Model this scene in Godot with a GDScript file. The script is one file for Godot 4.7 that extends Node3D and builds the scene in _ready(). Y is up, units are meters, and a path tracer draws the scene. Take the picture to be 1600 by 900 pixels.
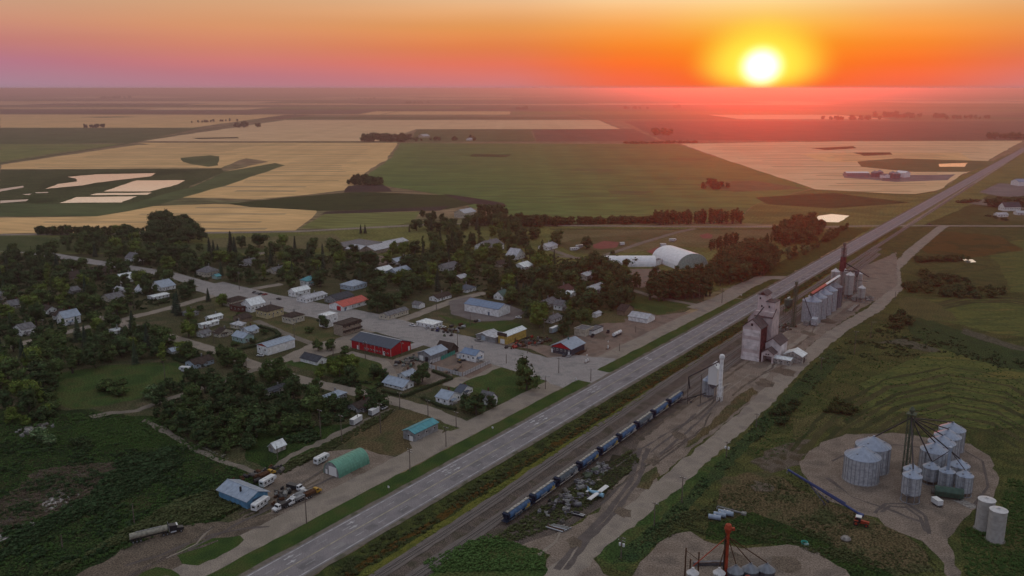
extends Node3D
# A small prairie town at dusk, seen from the air. Units are metres; the section roads run along x and z, the town's
# own grid is turned to follow the highway and the railway.
const TOWN := 0.9622        # turn of the town grid: a thing's local x runs along the highway, its local -z runs into the town
var M := {}
var used := {}
var level_count := {}
var shared := {}
var rough_edge := FastNoiseLite.new()
var rng := RandomNumberGenerator.new()
var lanes := []           # middles and widths of the streets
var lots := []            # outlines of the yards


class MB:
	var v := PackedVector3Array()
	var n := PackedVector3Array()
	var uv := PackedVector2Array()
	var col := PackedColorArray()
	var tint := Color(1, 1, 1)
	var tinted := false

	func put(a: Vector3, na: Vector3, t := Vector2.ZERO) -> void:
		v.append(a); n.append(na); uv.append(t)
		if tinted:
			col.append(tint)

	func tri(a: Vector3, b: Vector3, c: Vector3) -> void:      # anticlockwise seen from outside
		var m := (b - a).cross(c - a).normalized()
		put(a, m); put(c, m, Vector2(1, 1)); put(b, m, Vector2(1, 0))

	func quad(a: Vector3, b: Vector3, c: Vector3, d: Vector3) -> void:
		var m := (b - a).cross(c - a)
		if m.length_squared() < 1e-12:
			m = (c - a).cross(d - a)
		m = m.normalized()
		put(a, m, Vector2(0, 0)); put(c, m, Vector2(1, 1)); put(b, m, Vector2(1, 0))
		put(a, m, Vector2(0, 0)); put(d, m, Vector2(0, 1)); put(c, m, Vector2(1, 1))

	func box(c: Vector3, s: Vector3, b := Basis()) -> MB:
		var h := s / 2.0
		var p: Array[Vector3] = []
		for i in 8:
			p.append(c + b * Vector3(h.x if i & 1 else -h.x, h.y if i & 2 else -h.y, h.z if i & 4 else -h.z))
		quad(p[4], p[5], p[7], p[6]); quad(p[1], p[0], p[2], p[3]); quad(p[5], p[1], p[3], p[7])
		quad(p[0], p[4], p[6], p[2]); quad(p[6], p[7], p[3], p[2]); quad(p[0], p[1], p[5], p[4])
		return self

	# a profile in the xy plane (anticlockwise seen from +z) drawn out along z
	func prof(pts: PackedVector2Array, z0: float, z1: float, b := Basis(), at := Vector3.ZERO) -> MB:
		var idx := Geometry2D.triangulate_polygon(pts)
		var k := pts.size()
		for i in range(0, idx.size(), 3):
			var A := pts[idx[i]]
			var B := pts[idx[i + 1]]
			var C := pts[idx[i + 2]]
			if (B - A).cross(C - A) < 0:
				var s := B
				B = C
				C = s
			tri(at + b * Vector3(A.x, A.y, z1), at + b * Vector3(B.x, B.y, z1), at + b * Vector3(C.x, C.y, z1))
			tri(at + b * Vector3(A.x, A.y, z0), at + b * Vector3(C.x, C.y, z0), at + b * Vector3(B.x, B.y, z0))
		for i in k:
			var p := pts[i]
			var q := pts[(i + 1) % k]
			quad(at + b * Vector3(p.x, p.y, z1), at + b * Vector3(p.x, p.y, z0), at + b * Vector3(q.x, q.y, z0), at + b * Vector3(q.x, q.y, z1))
		return self

	func tube(a: Vector3, c: Vector3, r0: float, r1: float, seg := 8, caps := true) -> MB:
		var d := (c - a).normalized()
		var x := d.cross(Vector3.UP if absf(d.y) < 0.9 else Vector3.RIGHT).normalized()
		var y := d.cross(x)
		for i in seg:
			var t0 := TAU * i / seg
			var t1 := TAU * (i + 1) / seg
			var n0 := x * cos(t0) + y * sin(t0)
			var n1 := x * cos(t1) + y * sin(t1)
			var p0 := a + n0 * r0
			var p1 := a + n1 * r0
			var q0 := c + n0 * r1
			var q1 := c + n1 * r1
			put(p0, n0, Vector2(float(i) / seg, 0)); put(q1, n1, Vector2(float(i + 1) / seg, 1)); put(p1, n1, Vector2(float(i + 1) / seg, 0))
			put(p0, n0, Vector2(float(i) / seg, 0)); put(q0, n0, Vector2(float(i) / seg, 1)); put(q1, n1, Vector2(float(i + 1) / seg, 1))
			if caps:
				tri(a, p1, p0); tri(c, q0, q1)
		return self

	# turned about the y axis; the profile holds (radius, height) from the bottom up
	func lathe(pr: PackedVector2Array, seg := 20, at := Vector3.ZERO) -> MB:
		for j in pr.size() - 1:
			var a := pr[j]
			var c := pr[j + 1]
			var e := (c - a).normalized()
			for i in seg:
				var t0 := TAU * i / seg
				var t1 := TAU * (i + 1) / seg
				var r0 := Vector3(cos(t0), 0, sin(t0))
				var r1 := Vector3(cos(t1), 0, sin(t1))
				var n0 := (r0 * e.y + Vector3.UP * -e.x).normalized()
				var n1 := (r1 * e.y + Vector3.UP * -e.x).normalized()
				var u0 := float(i) / seg
				var u1 := float(i + 1) / seg
				var A := at + r0 * a.x + Vector3.UP * a.y
				var B := at + r1 * a.x + Vector3.UP * a.y
				var C := at + r1 * c.x + Vector3.UP * c.y
				var D := at + r0 * c.x + Vector3.UP * c.y
				if a.x > 1e-4:
					put(A, n0, Vector2(u0, a.y)); put(B, n1, Vector2(u1, a.y)); put(D, n0, Vector2(u0, c.y))
				if c.x > 1e-4:
					put(B, n1, Vector2(u1, a.y)); put(C, n1, Vector2(u1, c.y)); put(D, n0, Vector2(u0, c.y))
		return self

	func mesh() -> ArrayMesh:
		var a := []
		a.resize(Mesh.ARRAY_MAX)
		a[Mesh.ARRAY_VERTEX] = v
		a[Mesh.ARRAY_NORMAL] = n
		a[Mesh.ARRAY_TEX_UV] = uv
		if tinted:
			a[Mesh.ARRAY_COLOR] = col
		var m := ArrayMesh.new()
		m.add_surface_from_arrays(Mesh.PRIMITIVE_TRIANGLES, a)
		return m


func numbered(parent: Node, called: String) -> String:
	var key := str(parent.get_instance_id()) + called
	var k: int = used.get(key, 0)
	used[key] = k + 1
	return called if k == 0 else "%s_%03d" % [called, k]


func tag(o: Node, label := "", category := "", group := "", kind := "") -> Node:
	if label: o.set_meta("label", label)
	if category: o.set_meta("category", category)
	if group: o.set_meta("group", group)
	if kind: o.set_meta("kind", kind)
	return o


# a Node3D at the base of a thing; its children are its parts
func thing(called: String, label: String, category: String, at: Vector3, turn := 0.0, group := "") -> Node3D:
	var o := Node3D.new()
	o.name = numbered(self, called)
	o.position = at
	o.rotation.y = turn
	add_child(o)
	tag(o, label, category, group)
	return o


func part(parent: Node, called: String, mesh, material: Material, at := Vector3.ZERO) -> MeshInstance3D:
	var o := MeshInstance3D.new()
	o.mesh = mesh.mesh() if mesh is MB else mesh
	o.material_override = material
	o.position = at
	o.name = numbered(parent, called)
	parent.add_child(o)
	return o


func lin(r: float, g: float, b: float) -> Color:
	return Color(r, g, b).linear_to_srgb()


var noises := {}
func noise_tex(key: String, freq: float, octaves: int, stops: Array, kind := FastNoiseLite.TYPE_SIMPLEX_SMOOTH, size := 512) -> NoiseTexture2D:
	if noises.has(key):
		return noises[key]
	var f := FastNoiseLite.new()
	f.noise_type = kind
	f.seed = 7 + noises.size() * 13
	f.frequency = freq
	f.fractal_octaves = octaves
	var t := NoiseTexture2D.new()
	t.width = size
	t.height = size
	t.seamless = true
	t.noise = f
	var g := Gradient.new()
	var off := PackedFloat32Array()
	var cs := PackedColorArray()
	for i in stops.size():
		off.append(0.22 + 0.56 * float(i) / (stops.size() - 1))
		cs.append(stops[i])
	g.offsets = off
	g.colors = cs
	t.color_ramp = g
	noises[key] = t
	return t


# paint, metal, wood: a plain colour with weathering
func mat(key: String, c: Color, rough := 0.8, metal := 0.0, spec := 0.4, wear := 0.0, tile := 6.0) -> StandardMaterial3D:
	if M.has(key):
		return M[key]
	var m := StandardMaterial3D.new()
	m.albedo_color = c
	m.roughness = rough
	m.metallic = metal
	m.metallic_specular = spec
	if wear > 0.0:
		m.albedo_texture = noise_tex("wear%.2f" % wear, 0.012, 5, [Color(1 - wear, 1 - wear, 1 - wear), Color(1 - wear * 0.35, 1 - wear * 0.4, 1 - wear * 0.45), Color.WHITE])
		m.uv1_triplanar = true
		m.uv1_scale = Vector3.ONE / (tile * 2.5)
	M[key] = m
	return m


# ground cover: a coarse colour pattern multiplied by a fine one, laid in world space
func cover(key: String, stops: Array, coarse: Vector3, fine: Vector3, depth := 0.35, octaves := 5) -> StandardMaterial3D:
	if M.has(key):
		return M[key]
	var m := StandardMaterial3D.new()
	m.roughness = 1.0
	m.metallic_specular = 0.05
	m.albedo_texture = noise_tex(key, 0.008, octaves, stops)
	m.uv1_triplanar = true
	m.uv1_world_triplanar = true
	m.uv1_scale = Vector3(1 / coarse.x, 1 / coarse.y, 1 / coarse.z)
	m.detail_enabled = true
	m.detail_blend_mode = BaseMaterial3D.BLEND_MODE_MUL
	m.detail_uv_layer = BaseMaterial3D.DETAIL_UV_2
	m.detail_albedo = noise_tex("fine%.2f" % depth, 0.03, 4, [Color(1 - depth, 1 - depth, 1 - depth), Color(1 - depth * 0.4, 1 - depth * 0.4, 1 - depth * 0.4), Color.WHITE])
	m.uv2_triplanar = true
	m.uv2_world_triplanar = true
	m.uv2_scale = Vector3(1 / fine.x, 1 / fine.y, 1 / fine.z)
	M[key] = m
	return m


func pts2(a: Array) -> PackedVector2Array:
	var p := PackedVector2Array()
	for i in range(0, a.size(), 2):
		p.append(Vector2(a[i], a[i + 1]))
	return p


# the outline of a piece of ground, cut into short steps and roughened
func roughened(p: PackedVector2Array, amount: float, step: float) -> PackedVector2Array:
	var q := PackedVector2Array()
	for i in p.size():
		var a := p[i]
		var b := p[(i + 1) % p.size()]
		var k := maxi(1, int(a.distance_to(b) / step))
		for j in k:
			var c := a.lerp(b, float(j) / k)
			var f := 60.0 / step
			q.append(c + Vector2(rough_edge.get_noise_2d(c.x * f, c.y * f), rough_edge.get_noise_2d(c.x * f + 900, c.y * f - 700)) * amount * 2.0)
	return q


# a sheet of ground: level sets which sheet lies on which
func sheet(called: String, a: Array, level: float, material: Material, amount := 0.7, step := 4.0) -> MeshInstance3D:
	var p := roughened(pts2(a), amount, step) if amount > 0 else pts2(a)
	var idx := Geometry2D.triangulate_polygon(p)
	if idx.is_empty():
		p = pts2(a)
		idx = Geometry2D.triangulate_polygon(p)
	if idx.is_empty():
		p = Geometry2D.convex_hull(p)
		idx = Geometry2D.triangulate_polygon(p)
	if called == "yard":
		lots.append(pts2(a))
	level_count[level] = level_count.get(level, 0) + 1
	var y: float = (level * 0.02 if level < 16 else 0.1 + (level - 16) * 0.008) + float(level_count[level]) * 0.0004
	var mb := MB.new()
	for i in range(0, idx.size(), 3):
		var A := Vector3(p[idx[i]].x, y, p[idx[i]].y)
		var B := Vector3(p[idx[i + 1]].x, y, p[idx[i + 1]].y)
		var C := Vector3(p[idx[i + 2]].x, y, p[idx[i + 2]].y)
		if (B - A).cross(C - A).y < 0:
			mb.tri(A, C, B)
		else:
			mb.tri(A, B, C)
	var o := part(self, called, mb, material)
	tag(o, "", "", "", "structure")
	if called == "field" and p[0].y > -4300 and p[0].y < -900:
		if material == M.wheat or material == M.wheat_pale:
			crop_rows(p, y + 0.003, M.wheat_row)
		elif material == M.green_crop or material == M.canola:
			crop_rows(p, y + 0.003, M.green_row)
	return o


# passes of the combine and the sprayer across a field
func crop_rows(p: PackedVector2Array, y: float, material: Material) -> void:
	var z0 := 1e9
	var z1 := -1e9
	for q in p:
		z0 = minf(z0, q.y)
		z1 = maxf(z1, q.y)
	var r := RandomNumberGenerator.new()
	r.seed = int(absf(z0))
	var mb := MB.new()
	var z := z1 - 30.0
	while z > z0 + 20.0:
		var w := r.randf_range(5.0, 16.0)
		var ends := []
		for i in p.size():
			var a := p[i]
			var b := p[(i + 1) % p.size()]
			if (a.y > z) != (b.y > z):
				ends.append(a.x + (b.x - a.x) * (z - a.y) / (b.y - a.y))
		ends.sort()
		for k in range(0, ends.size() - 1, 2):
			var xa: float = ends[k] + 25.0 + r.randf() * 60.0
			var xb: float = ends[k + 1] - 25.0 - r.randf() * 60.0
			if xb > xa + 60.0:
				mb.quad(Vector3(xa, y, z), Vector3(xb, y, z + r.randf_range(-3, 3)), Vector3(xb, y, z - w), Vector3(xa, y, z - w * r.randf_range(0.6, 1.4)))
		z -= w + r.randf_range(14.0, 75.0)
	if mb.v.size():
		tag(part(self, "crop_rows", mb, material), "", "", "", "structure")


# a band of even width along a line: roads, tracks, ditches, painted lines
func band(called: String, a: Array, width: float, level: float, material: Material, amount := 0.35, step := 5.0) -> MeshInstance3D:
	var p := pts2(a)
	if called == "street" or called == "track":
		lanes.append([p, width / 2.0 + 1.2])
	var l := PackedVector2Array()
	var r := PackedVector2Array()
	for i in p.size():
		var d := (p[mini(i + 1, p.size() - 1)] - p[maxi(i - 1, 0)]).normalized()
		var s := Vector2(-d.y, d.x) * width / 2.0
		l.append(p[i] + s)
		r.append(p[i] - s)
	r.reverse()
	l.append_array(r)
	var flat := []
	for q in l:
		flat.append(q.x)
		flat.append(q.y)
	return sheet(called, flat, level, material, amount, step)


# ---------------------------------------------------------------- buildings

func window_on(parent: Node, at: Vector3, w: float, h: float, across: bool, frame := "trim", glass := "glass") -> void:
	var k := "win%.1f_%.1f_%s" % [w, h, across]
	if not shared.has(k):
		var s := Vector3(w, h, 0.1) if across else Vector3(0.1, h, w)
		var g := Vector3(w * 0.8, h * 0.8, 0.16) if across else Vector3(0.16, h * 0.8, w * 0.8)
		shared[k] = [MB.new().box(Vector3.ZERO, s).mesh(), MB.new().box(Vector3.ZERO, g).mesh()]
	var f := part(parent, "window", shared[k][0], M[frame], at)
	part(f, "pane", shared[k][1], M[glass])


func door_on(parent: Node, at: Vector3, w: float, h: float, across: bool, m := "trim") -> void:
	var k := "door%.1f_%.1f_%s" % [w, h, across]
	if not shared.has(k):
		shared[k] = MB.new().box(Vector3(0, h / 2, 0), Vector3(w, h, 0.14) if across else Vector3(0.14, h, w)).mesh()
	part(parent, "door", shared[k], M[m], at)


# su along the highway, sv into the town; ridge "u", "v", "hip", "flat" or "arch"
func house(called: String, label: String, category: String, x: float, z: float, su: float, sv: float, eave: float, ridge: String, wall: String, roof: String, o := {}) -> Node3D:
	var t := thing(called, label, category, Vector3(x, 0, z), o.get("turn", TOWN), o.get("group", ""))
	t.set_meta("su", su)
	t.set_meta("sv", sv)
	t.set_meta("eave", eave)
	var pitch: float = o.get("pitch", 0.45)
	var over: float = o.get("over", 0.45)
	var th := 0.22
	var low := -0.3
	if ridge == "u" or ridge == "v":
		var wide := sv if ridge == "u" else su
		var long := su if ridge == "u" else sv
		var hw := wide / 2
		var top := eave + hw * pitch
		# profile in local xy drawn out along z: right for ridge "v"; turned a quarter for ridge "u"
		var b := Basis() if ridge == "v" else Basis(Vector3.UP, PI / 2)
		part(t, "wall", MB.new().prof(PackedVector2Array([Vector2(-hw, low), Vector2(hw, low), Vector2(hw, eave), Vector2(0, top), Vector2(-hw, eave)]), -long / 2, long / 2, b), M[wall])
		var e := eave - over * pitch + 0.03
		var rf := part(t, "roof", MB.new().prof(PackedVector2Array([Vector2(-hw - over, e), Vector2(0, top + 0.03), Vector2(hw + over, e), Vector2(hw + over, e + th), Vector2(0, top + 0.03 + th), Vector2(-hw - over, e + th)]), -long / 2 - over, long / 2 + over, b), M[roof])
		part(rf, "ridge_cap", MB.new().box(Vector3(0, top + 0.05 + th, 0), Vector3(0.4, 0.12, long + over * 2), b), M[o.get("cap", roof)])
		if o.has("seams"):
			var sl := Vector2(hw + over, (hw + over) * pitch).length()
			for k in int(long / o.seams):
				for s in [-1, 1]:
					var at := b * Vector3(s * (hw + over) / 2, (top + e) / 2 + th + 0.05, -long / 2 + (k + 0.5) * o.seams)
					var key := "seam%.2f%s%d%.2f" % [sl, ridge, s, pitch]
					if not shared.has(key):
						shared[key] = MB.new().box(Vector3.ZERO, Vector3(sl - 0.1, 0.07, 0.12), b * Basis(Vector3(0, 0, 1), -s * atan(pitch))).mesh()
					part(rf, "seam", shared[key], M[roof], at)
	elif ridge == "hip":
		part(t, "wall", MB.new().box(Vector3(0, (eave + low) / 2, 0), Vector3(su, eave - low, sv)), M[wall])
		var hx := su / 2 + over
		var hz := sv / 2 + over
		var rise := minf(hx, hz) * pitch
		var rx := maxf(hx - hz, 0.0)
		var rz := maxf(hz - hx, 0.0)
		var mb := MB.new()
		var A := Vector3(-hx, eave + 0.15, hz)
		var B := Vector3(hx, eave + 0.15, hz)
		var C := Vector3(hx, eave + 0.15, -hz)
		var D := Vector3(-hx, eave + 0.15, -hz)
		var P := Vector3(-rx, eave + 0.15 + rise, rz)
		var Q := Vector3(rx, eave + 0.15 + rise, rz)
		var R := Vector3(rx, eave + 0.15 + rise, -rz)
		var S := Vector3(-rx, eave + 0.15 + rise, -rz)
		mb.quad(A, B, Q, P); mb.quad(B, C, R, Q); mb.quad(C, D, S, R); mb.quad(D, A, P, S)
		mb.box(Vector3(0, eave + 0.06, 0), Vector3(hx * 2, 0.16, hz * 2))
		part(t, "roof", mb, M[roof])
	elif ridge == "flat":
		part(t, "wall", MB.new().box(Vector3(0, (eave + low) / 2, 0), Vector3(su, eave - low, sv)), M[wall])
		part(t, "roof", MB.new().box(Vector3(0, eave + 0.1, 0), Vector3(su + over, 0.2, sv + over)), M[roof])
		var mb := MB.new()
		for s in [-1, 1]:
			mb.box(Vector3(s * (su + over) / 2, eave + 0.3, 0), Vector3(0.25, 0.4, sv + over + 0.25))
			mb.box(Vector3(0, eave + 0.3, s * (sv + over) / 2), Vector3(su + over - 0.25, 0.39, 0.25))
		part(t, "parapet", mb, M[o.get("cap", wall)])
	else:   # arch: a round steel shell along v, or along u
		var along := "u" if ridge == "arch_u" else "v"
		var wide := sv if along == "u" else su
		var long := su if along == "u" else sv
		var b := Basis() if along == "v" else Basis(Vector3.UP, PI / 2)
		var outer := PackedVector2Array()
		var inner := PackedVector2Array()
		var seg := 14
		for i in seg + 1:
			var a := PI * i / seg
			outer.append(Vector2(cos(a) * wide / 2, pow(sin(a), 0.85) * eave))
			inner.append(Vector2(cos(a) * (wide / 2 - 0.2), pow(sin(a), 0.85) * (eave - 0.2)))
		var shell := outer.duplicate()
		inner.reverse()
		shell.append_array(inner)
		var rf := part(t, "roof", MB.new().prof(shell, -long / 2, long / 2, b), M[roof])
		inner.reverse()
		part(t, "end_wall", MB.new().prof(inner, long / 2 - 0.35, long / 2 - 0.15, b), M[wall])
		part(t, "end_wall", MB.new().prof(inner, -long / 2 + 0.15, -long / 2 + 0.35, b), M[wall])
		var ribs := int(long / 1.6) if o.get("ribbed", true) else 0
		for k in ribs:
			var hoop := PackedVector2Array()
			for i in seg + 1:
				var a := PI * i / seg
				hoop.append(Vector2(cos(a) * (wide / 2 + 0.05), pow(sin(a), 0.85) * (eave + 0.05)))
			for i in range(seg, -1, -1):
				hoop.append(outer[i] * 0.995)
			var key := "hoop%.2f_%.2f%s" % [wide, eave, along]
			if not shared.has(key):
				shared[key] = MB.new().prof(hoop, -0.12, 0.12, b).mesh()
			part(rf, "rib", shared[key], M[roof], b * Vector3(0, 0, -long / 2 + (k + 0.5) * long / ribs))
	# doors and windows on the two faces towards the highway and two on the others
	var fx := -su / 2 - 0.03
	var fz := sv / 2 + 0.03
	var wn: String = o.get("windows", "both")
	var wh: float = minf(eave * 0.42, 1.3)
	var ww: float = o.get("ww", 1.2)
	var storeys: int = o.get("storeys", 1)
	if not ridge.begins_with("arch") and wn != "none":
		for f in storeys:
			var y := eave * (0.58 if storeys == 1 else 0.28 + 0.48 * f)
			var nz := clampi(int(su / o.get("every", 3.2)), 1, 12)
			var nx := clampi(int(sv / o.get("every", 3.2)), 1, 12)
			if wn == "both" or wn == "z":
				for k in nz:
					window_on(t, Vector3(-su / 2 + su * (k + 0.5) / nz, y, fz), ww, wh, true, o.get("frame", "trim"))
			if wn == "both" or wn == "x":
				for k in nx:
					window_on(t, Vector3(fx, y, -sv / 2 + sv * (k + 0.5) / nx), ww, wh, false, o.get("frame", "trim"))
			window_on(t, Vector3(su / 2 + 0.03, y, sv * 0.2), ww, wh, false, o.get("frame", "trim"))
			window_on(t, Vector3(su * 0.2, y, -sv / 2 - 0.03), ww, wh, true, o.get("frame", "trim"))
	for d in o.get("doors", []):     # [face, along 0..1, width, height, material]
		if d[0] == "z":
			door_on(t, Vector3(-su / 2 + su * d[1], 0, fz + 0.02), d[2], d[3], true, d[4])
		else:
			door_on(t, Vector3(fx - 0.02 + (0.25 if ridge.begins_with("arch") else 0.0), 0, sv / 2 - sv * d[1]), d[2], d[3], false, d[4])
	if category == "house":
		var odd := int(absf(x * 3.0 + z)) % 3
		door_on(t, Vector3(-su * 0.15, 0.2, fz + 0.05), 1.0, 2.1, true, "grey_paint")
		if odd > 0:
			var pw := minf(su * 0.5, 4.0)
			var pr := part(t, "porch_roof", MB.new().box(Vector3(-su * 0.15, 2.5, fz + 0.9), Vector3(pw, 0.16, 1.8), Basis(Vector3.RIGHT, 0.15)), M[roof])
			for q in [-0.5, 0.5]:
				part(pr, "post", MB.new().box(Vector3(-su * 0.15 + q * pw * 0.9, 1.2, fz + 1.6), Vector3(0.12, 2.4, 0.12)), M.trim)
			part(t, "porch_step", MB.new().box(Vector3(-su * 0.15, 0.2, fz + 0.9), Vector3(pw, 0.4, 1.7)), M.concrete)
		if not o.has("chimneys"):
			part(t, "chimney", MB.new().box(Vector3(su * 0.18, eave + minf(su, sv) * pitch * 0.25 + 0.9, -sv * 0.12), Vector3(0.6, minf(su, sv) * pitch * 0.5 + 1.8, 0.6)), M.brick_red if odd == 1 else M.steel)
	for c in o.get("chimneys", []):  # [local x, local z, height]
		part(t, "chimney", MB.new().box(Vector3(0, c[2] / 2, 0), Vector3(0.6, c[2], 0.6)), M.get(o.get("flue", "brick_red")), Vector3(c[0], eave, c[1]))
	return t


# ---------------------------------------------------------------- plants

func leafy(seed_: int, kind: String) -> Array:
	var r := RandomNumberGenerator.new()
	r.seed = seed_
	var mb := MB.new()
	mb.tinted = true
	var base := Color(0.045, 0.068, 0.028)
	var blobs := []
	if kind == "broad":
		var k := r.randi_range(13, 17)
		for i in k:
			var a := r.randf() * TAU
			var h := r.randf_range(0.26, 0.9)
			var reach := 0.33 * sqrt(maxf(0.05, 1.0 - pow((h - 0.52) / 0.5, 2)))
			blobs.append([Vector3(cos(a) * reach * r.randf_range(0.4, 1.0), h - 0.06, sin(a) * reach * r.randf_range(0.4, 1.0)), r.randf_range(0.13, 0.2), r.randf_range(0.7, 1.4)])
		blobs.append([Vector3(0, 0.55, 0), 0.25, 0.8])
	elif kind == "poplar":
		for i in 11:
			var h := 0.16 + 0.78 * i / 10.0
			var a := r.randf() * TAU
			blobs.append([Vector3(cos(a) * 0.05, h, sin(a) * 0.05), r.randf_range(0.09, 0.14) * (1.1 - absf(h - 0.5)), r.randf_range(0.8, 1.25)])
	elif kind == "bush":
		for i in 9:
			var a := r.randf() * TAU
			var q := r.randf_range(0.1, 0.42)
			blobs.append([Vector3(cos(a) * q, r.randf_range(0.28, 0.7), sin(a) * q), r.randf_range(0.2, 0.32), r.randf_range(0.75, 1.25)])
	if kind == "spruce":
		base = Color(0.03, 0.046, 0.03)
		var tiers := 13
		for i in tiers:
			var h := 0.06 + 0.9 * i / tiers
			var rad := 0.2 * pow(1.0 - h, 0.8) + 0.012
			var k := 11 - i / 2
			for j in k:
				var a := TAU * (j + r.randf() * 0.7) / k
				var dir := Vector3(cos(a), 0, sin(a))
				var side := Vector3(-sin(a), 0, cos(a))
				var q := rad * r.randf_range(0.75, 1.15)
				var y0 := h + 0.045
				var f := r.randf_range(0.7, 1.35)
				mb.tint = Color(base.r * f, base.g * f, base.b * f)
				var tip := dir * q + Vector3.UP * (h - 0.035)
				var root := dir * 0.008 + Vector3.UP * y0
				var w := q * 0.42
				mb.tri(root, tip - side * w * 0.35 - Vector3.UP * 0.01, dir * q * 0.55 + side * w + Vector3.UP * (h - 0.02))
				mb.tri(root, dir * q * 0.6 - side * w + Vector3.UP * (h - 0.025), tip + side * w * 0.3)
				mb.tri(dir * q * 0.2 + Vector3.UP * (h + 0.03), dir * q * 0.75 - Vector3.UP * (-h + 0.05) - side * w * 0.5, dir * q * 0.8 + side * w * 0.6 + Vector3.UP * (h - 0.03))
		mb.tint = base * 0.8
		mb.lathe(PackedVector2Array([Vector2(0.12, 0.1), Vector2(0.075, 0.45), Vector2(0.03, 0.8), Vector2(0, 0.97)]), 7)
	else:
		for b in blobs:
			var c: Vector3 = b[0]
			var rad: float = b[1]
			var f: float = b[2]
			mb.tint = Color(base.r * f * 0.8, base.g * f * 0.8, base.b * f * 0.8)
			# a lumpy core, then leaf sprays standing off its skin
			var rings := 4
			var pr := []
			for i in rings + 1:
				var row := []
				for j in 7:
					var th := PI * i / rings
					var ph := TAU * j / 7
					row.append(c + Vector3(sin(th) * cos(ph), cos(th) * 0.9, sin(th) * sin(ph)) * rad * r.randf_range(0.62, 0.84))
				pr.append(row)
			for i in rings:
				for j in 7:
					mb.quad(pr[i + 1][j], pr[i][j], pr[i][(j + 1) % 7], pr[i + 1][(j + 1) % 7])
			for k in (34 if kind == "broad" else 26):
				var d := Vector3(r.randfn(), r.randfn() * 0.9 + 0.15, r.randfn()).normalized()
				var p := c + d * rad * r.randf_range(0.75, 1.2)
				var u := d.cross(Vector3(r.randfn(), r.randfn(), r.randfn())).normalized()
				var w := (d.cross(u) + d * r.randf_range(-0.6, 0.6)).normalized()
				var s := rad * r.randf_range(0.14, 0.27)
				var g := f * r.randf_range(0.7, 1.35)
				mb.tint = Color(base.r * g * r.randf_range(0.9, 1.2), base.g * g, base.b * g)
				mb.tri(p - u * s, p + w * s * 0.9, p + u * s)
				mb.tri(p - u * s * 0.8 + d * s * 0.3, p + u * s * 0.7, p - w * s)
	var tr := MB.new()
	if kind == "bush":
		for i in 4:
			var a := TAU * i / 4 + r.randf()
			tr.tube(Vector3(0, 0, 0), Vector3(cos(a) * 0.2, 0.4, sin(a) * 0.2), 0.03, 0.015, 5, false)
	else:
		tr.tube(Vector3.ZERO, Vector3(0, 0.5, 0), 0.03, 0.018, 6, false)
		if kind == "broad":
			for i in 4:
				var b: Array = blobs[i]
				tr.tube(Vector3(0, r.randf_range(0.22, 0.36), 0), b[0], 0.014, 0.006, 5, false)
	return [mb.mesh(), tr.mesh()]


var plants := {}
func plant_kinds() -> void:
	for k in ["broad", "spruce", "poplar", "bush"]:
		plants[k] = []
		for i in ({"broad": 8, "spruce": 4, "poplar": 4, "bush": 4}[k]):
			plants[k].append(leafy(100 + i * 7 + k.length() * 31, k))


# tone: 0 dark, 1 mid, 2 yellow green, 3 silver, 4 russet
func tree(called: String, label: String, kind: String, x: float, z: float, h: float, wide: float, tone: int, group: String) -> void:
	var i: int = int(absf(x * 3.7 + z * 1.9)) % int(plants[kind].size())
	var t := thing(called, label, "shrub" if kind == "bush" else "tree", Vector3(x, 0.0, z), fmod(absf(x + z), TAU), group)
	t.scale = Vector3(h * wide, h, h * wide)
	part(t, "stem" if kind == "bush" else "trunk", plants[kind][i][1], M.bark)
	part(t, "crown", plants[kind][i][0], M["leaf%d" % tone])


# trees of one kind and tone in one place, told apart by size and by their order from the left; a holds x, z, height of each
const NTH := ["first", "second", "third", "fourth", "fifth", "sixth", "seventh", "eighth", "ninth", "tenth", "eleventh", "twelfth", "thirteenth", "fourteenth", "fifteenth", "sixteenth", "seventeenth", "eighteenth", "nineteenth", "twentieth", "twenty first", "twenty second", "twenty third", "twenty fourth", "twenty fifth"]
func trees(kind: String, where: String, tone: int, a: Array) -> void:
	var name_of := {"broad": "leafy_tree", "spruce": "spruce_tree", "poplar": "poplar_tree", "bush": "bush"}
	var word := {"broad": "leafy tree", "spruce": "spruce", "poplar": "poplar", "bush": "bush"}
	var groups := {"broad": "leafy trees of the town and shelterbelts", "spruce": "spruces of the town", "poplar": "poplars of the shelterbelts", "bush": "bushes of the gardens and meadows"}
	var spread := {"broad": [0.9, 1.28], "spruce": [0.8, 1.15], "poplar": [1.2, 1.8], "bush": [1.0, 1.6]}
	var by := {}
	for k in range(0, a.size(), 3):
		var h: float = a[k + 2]
		var s := "low " if h < (4 if kind == "bush" else 9) else ("tall " if h > (6 if kind == "bush" else 15) else "")
		s += ["dark green ", "green ", "yellow green ", "silvery ", "russet green ", "brownish green "][tone] + word[kind]
		if not by.has(s):
			by[s] = []
		by[s].append(k)
	for s in by:
		var n: int = by[s].size()
		for o in n:
			var k: int = by[s][o]
			var l := "%s %s" % [s, where]
			if n > 1:
				var half := o < (n + 1) / 2
				l = "%s %s from the %s %s" % [NTH[o if half else n - 1 - o], s, "left" if half else "right", where]
			if l.split(" ").size() > 16:
				l = l.replace("dark green ", "").replace("brownish green", "brown").replace("yellow green", "yellowish")
			tree(name_of[kind], l, kind, a[k], a[k + 1], a[k + 2], lerpf(spread[kind][0], spread[kind][1], fmod(absf(a[k] * 0.37 + a[k + 1] * 0.61), 1.0)), tone, groups[kind])


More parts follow.
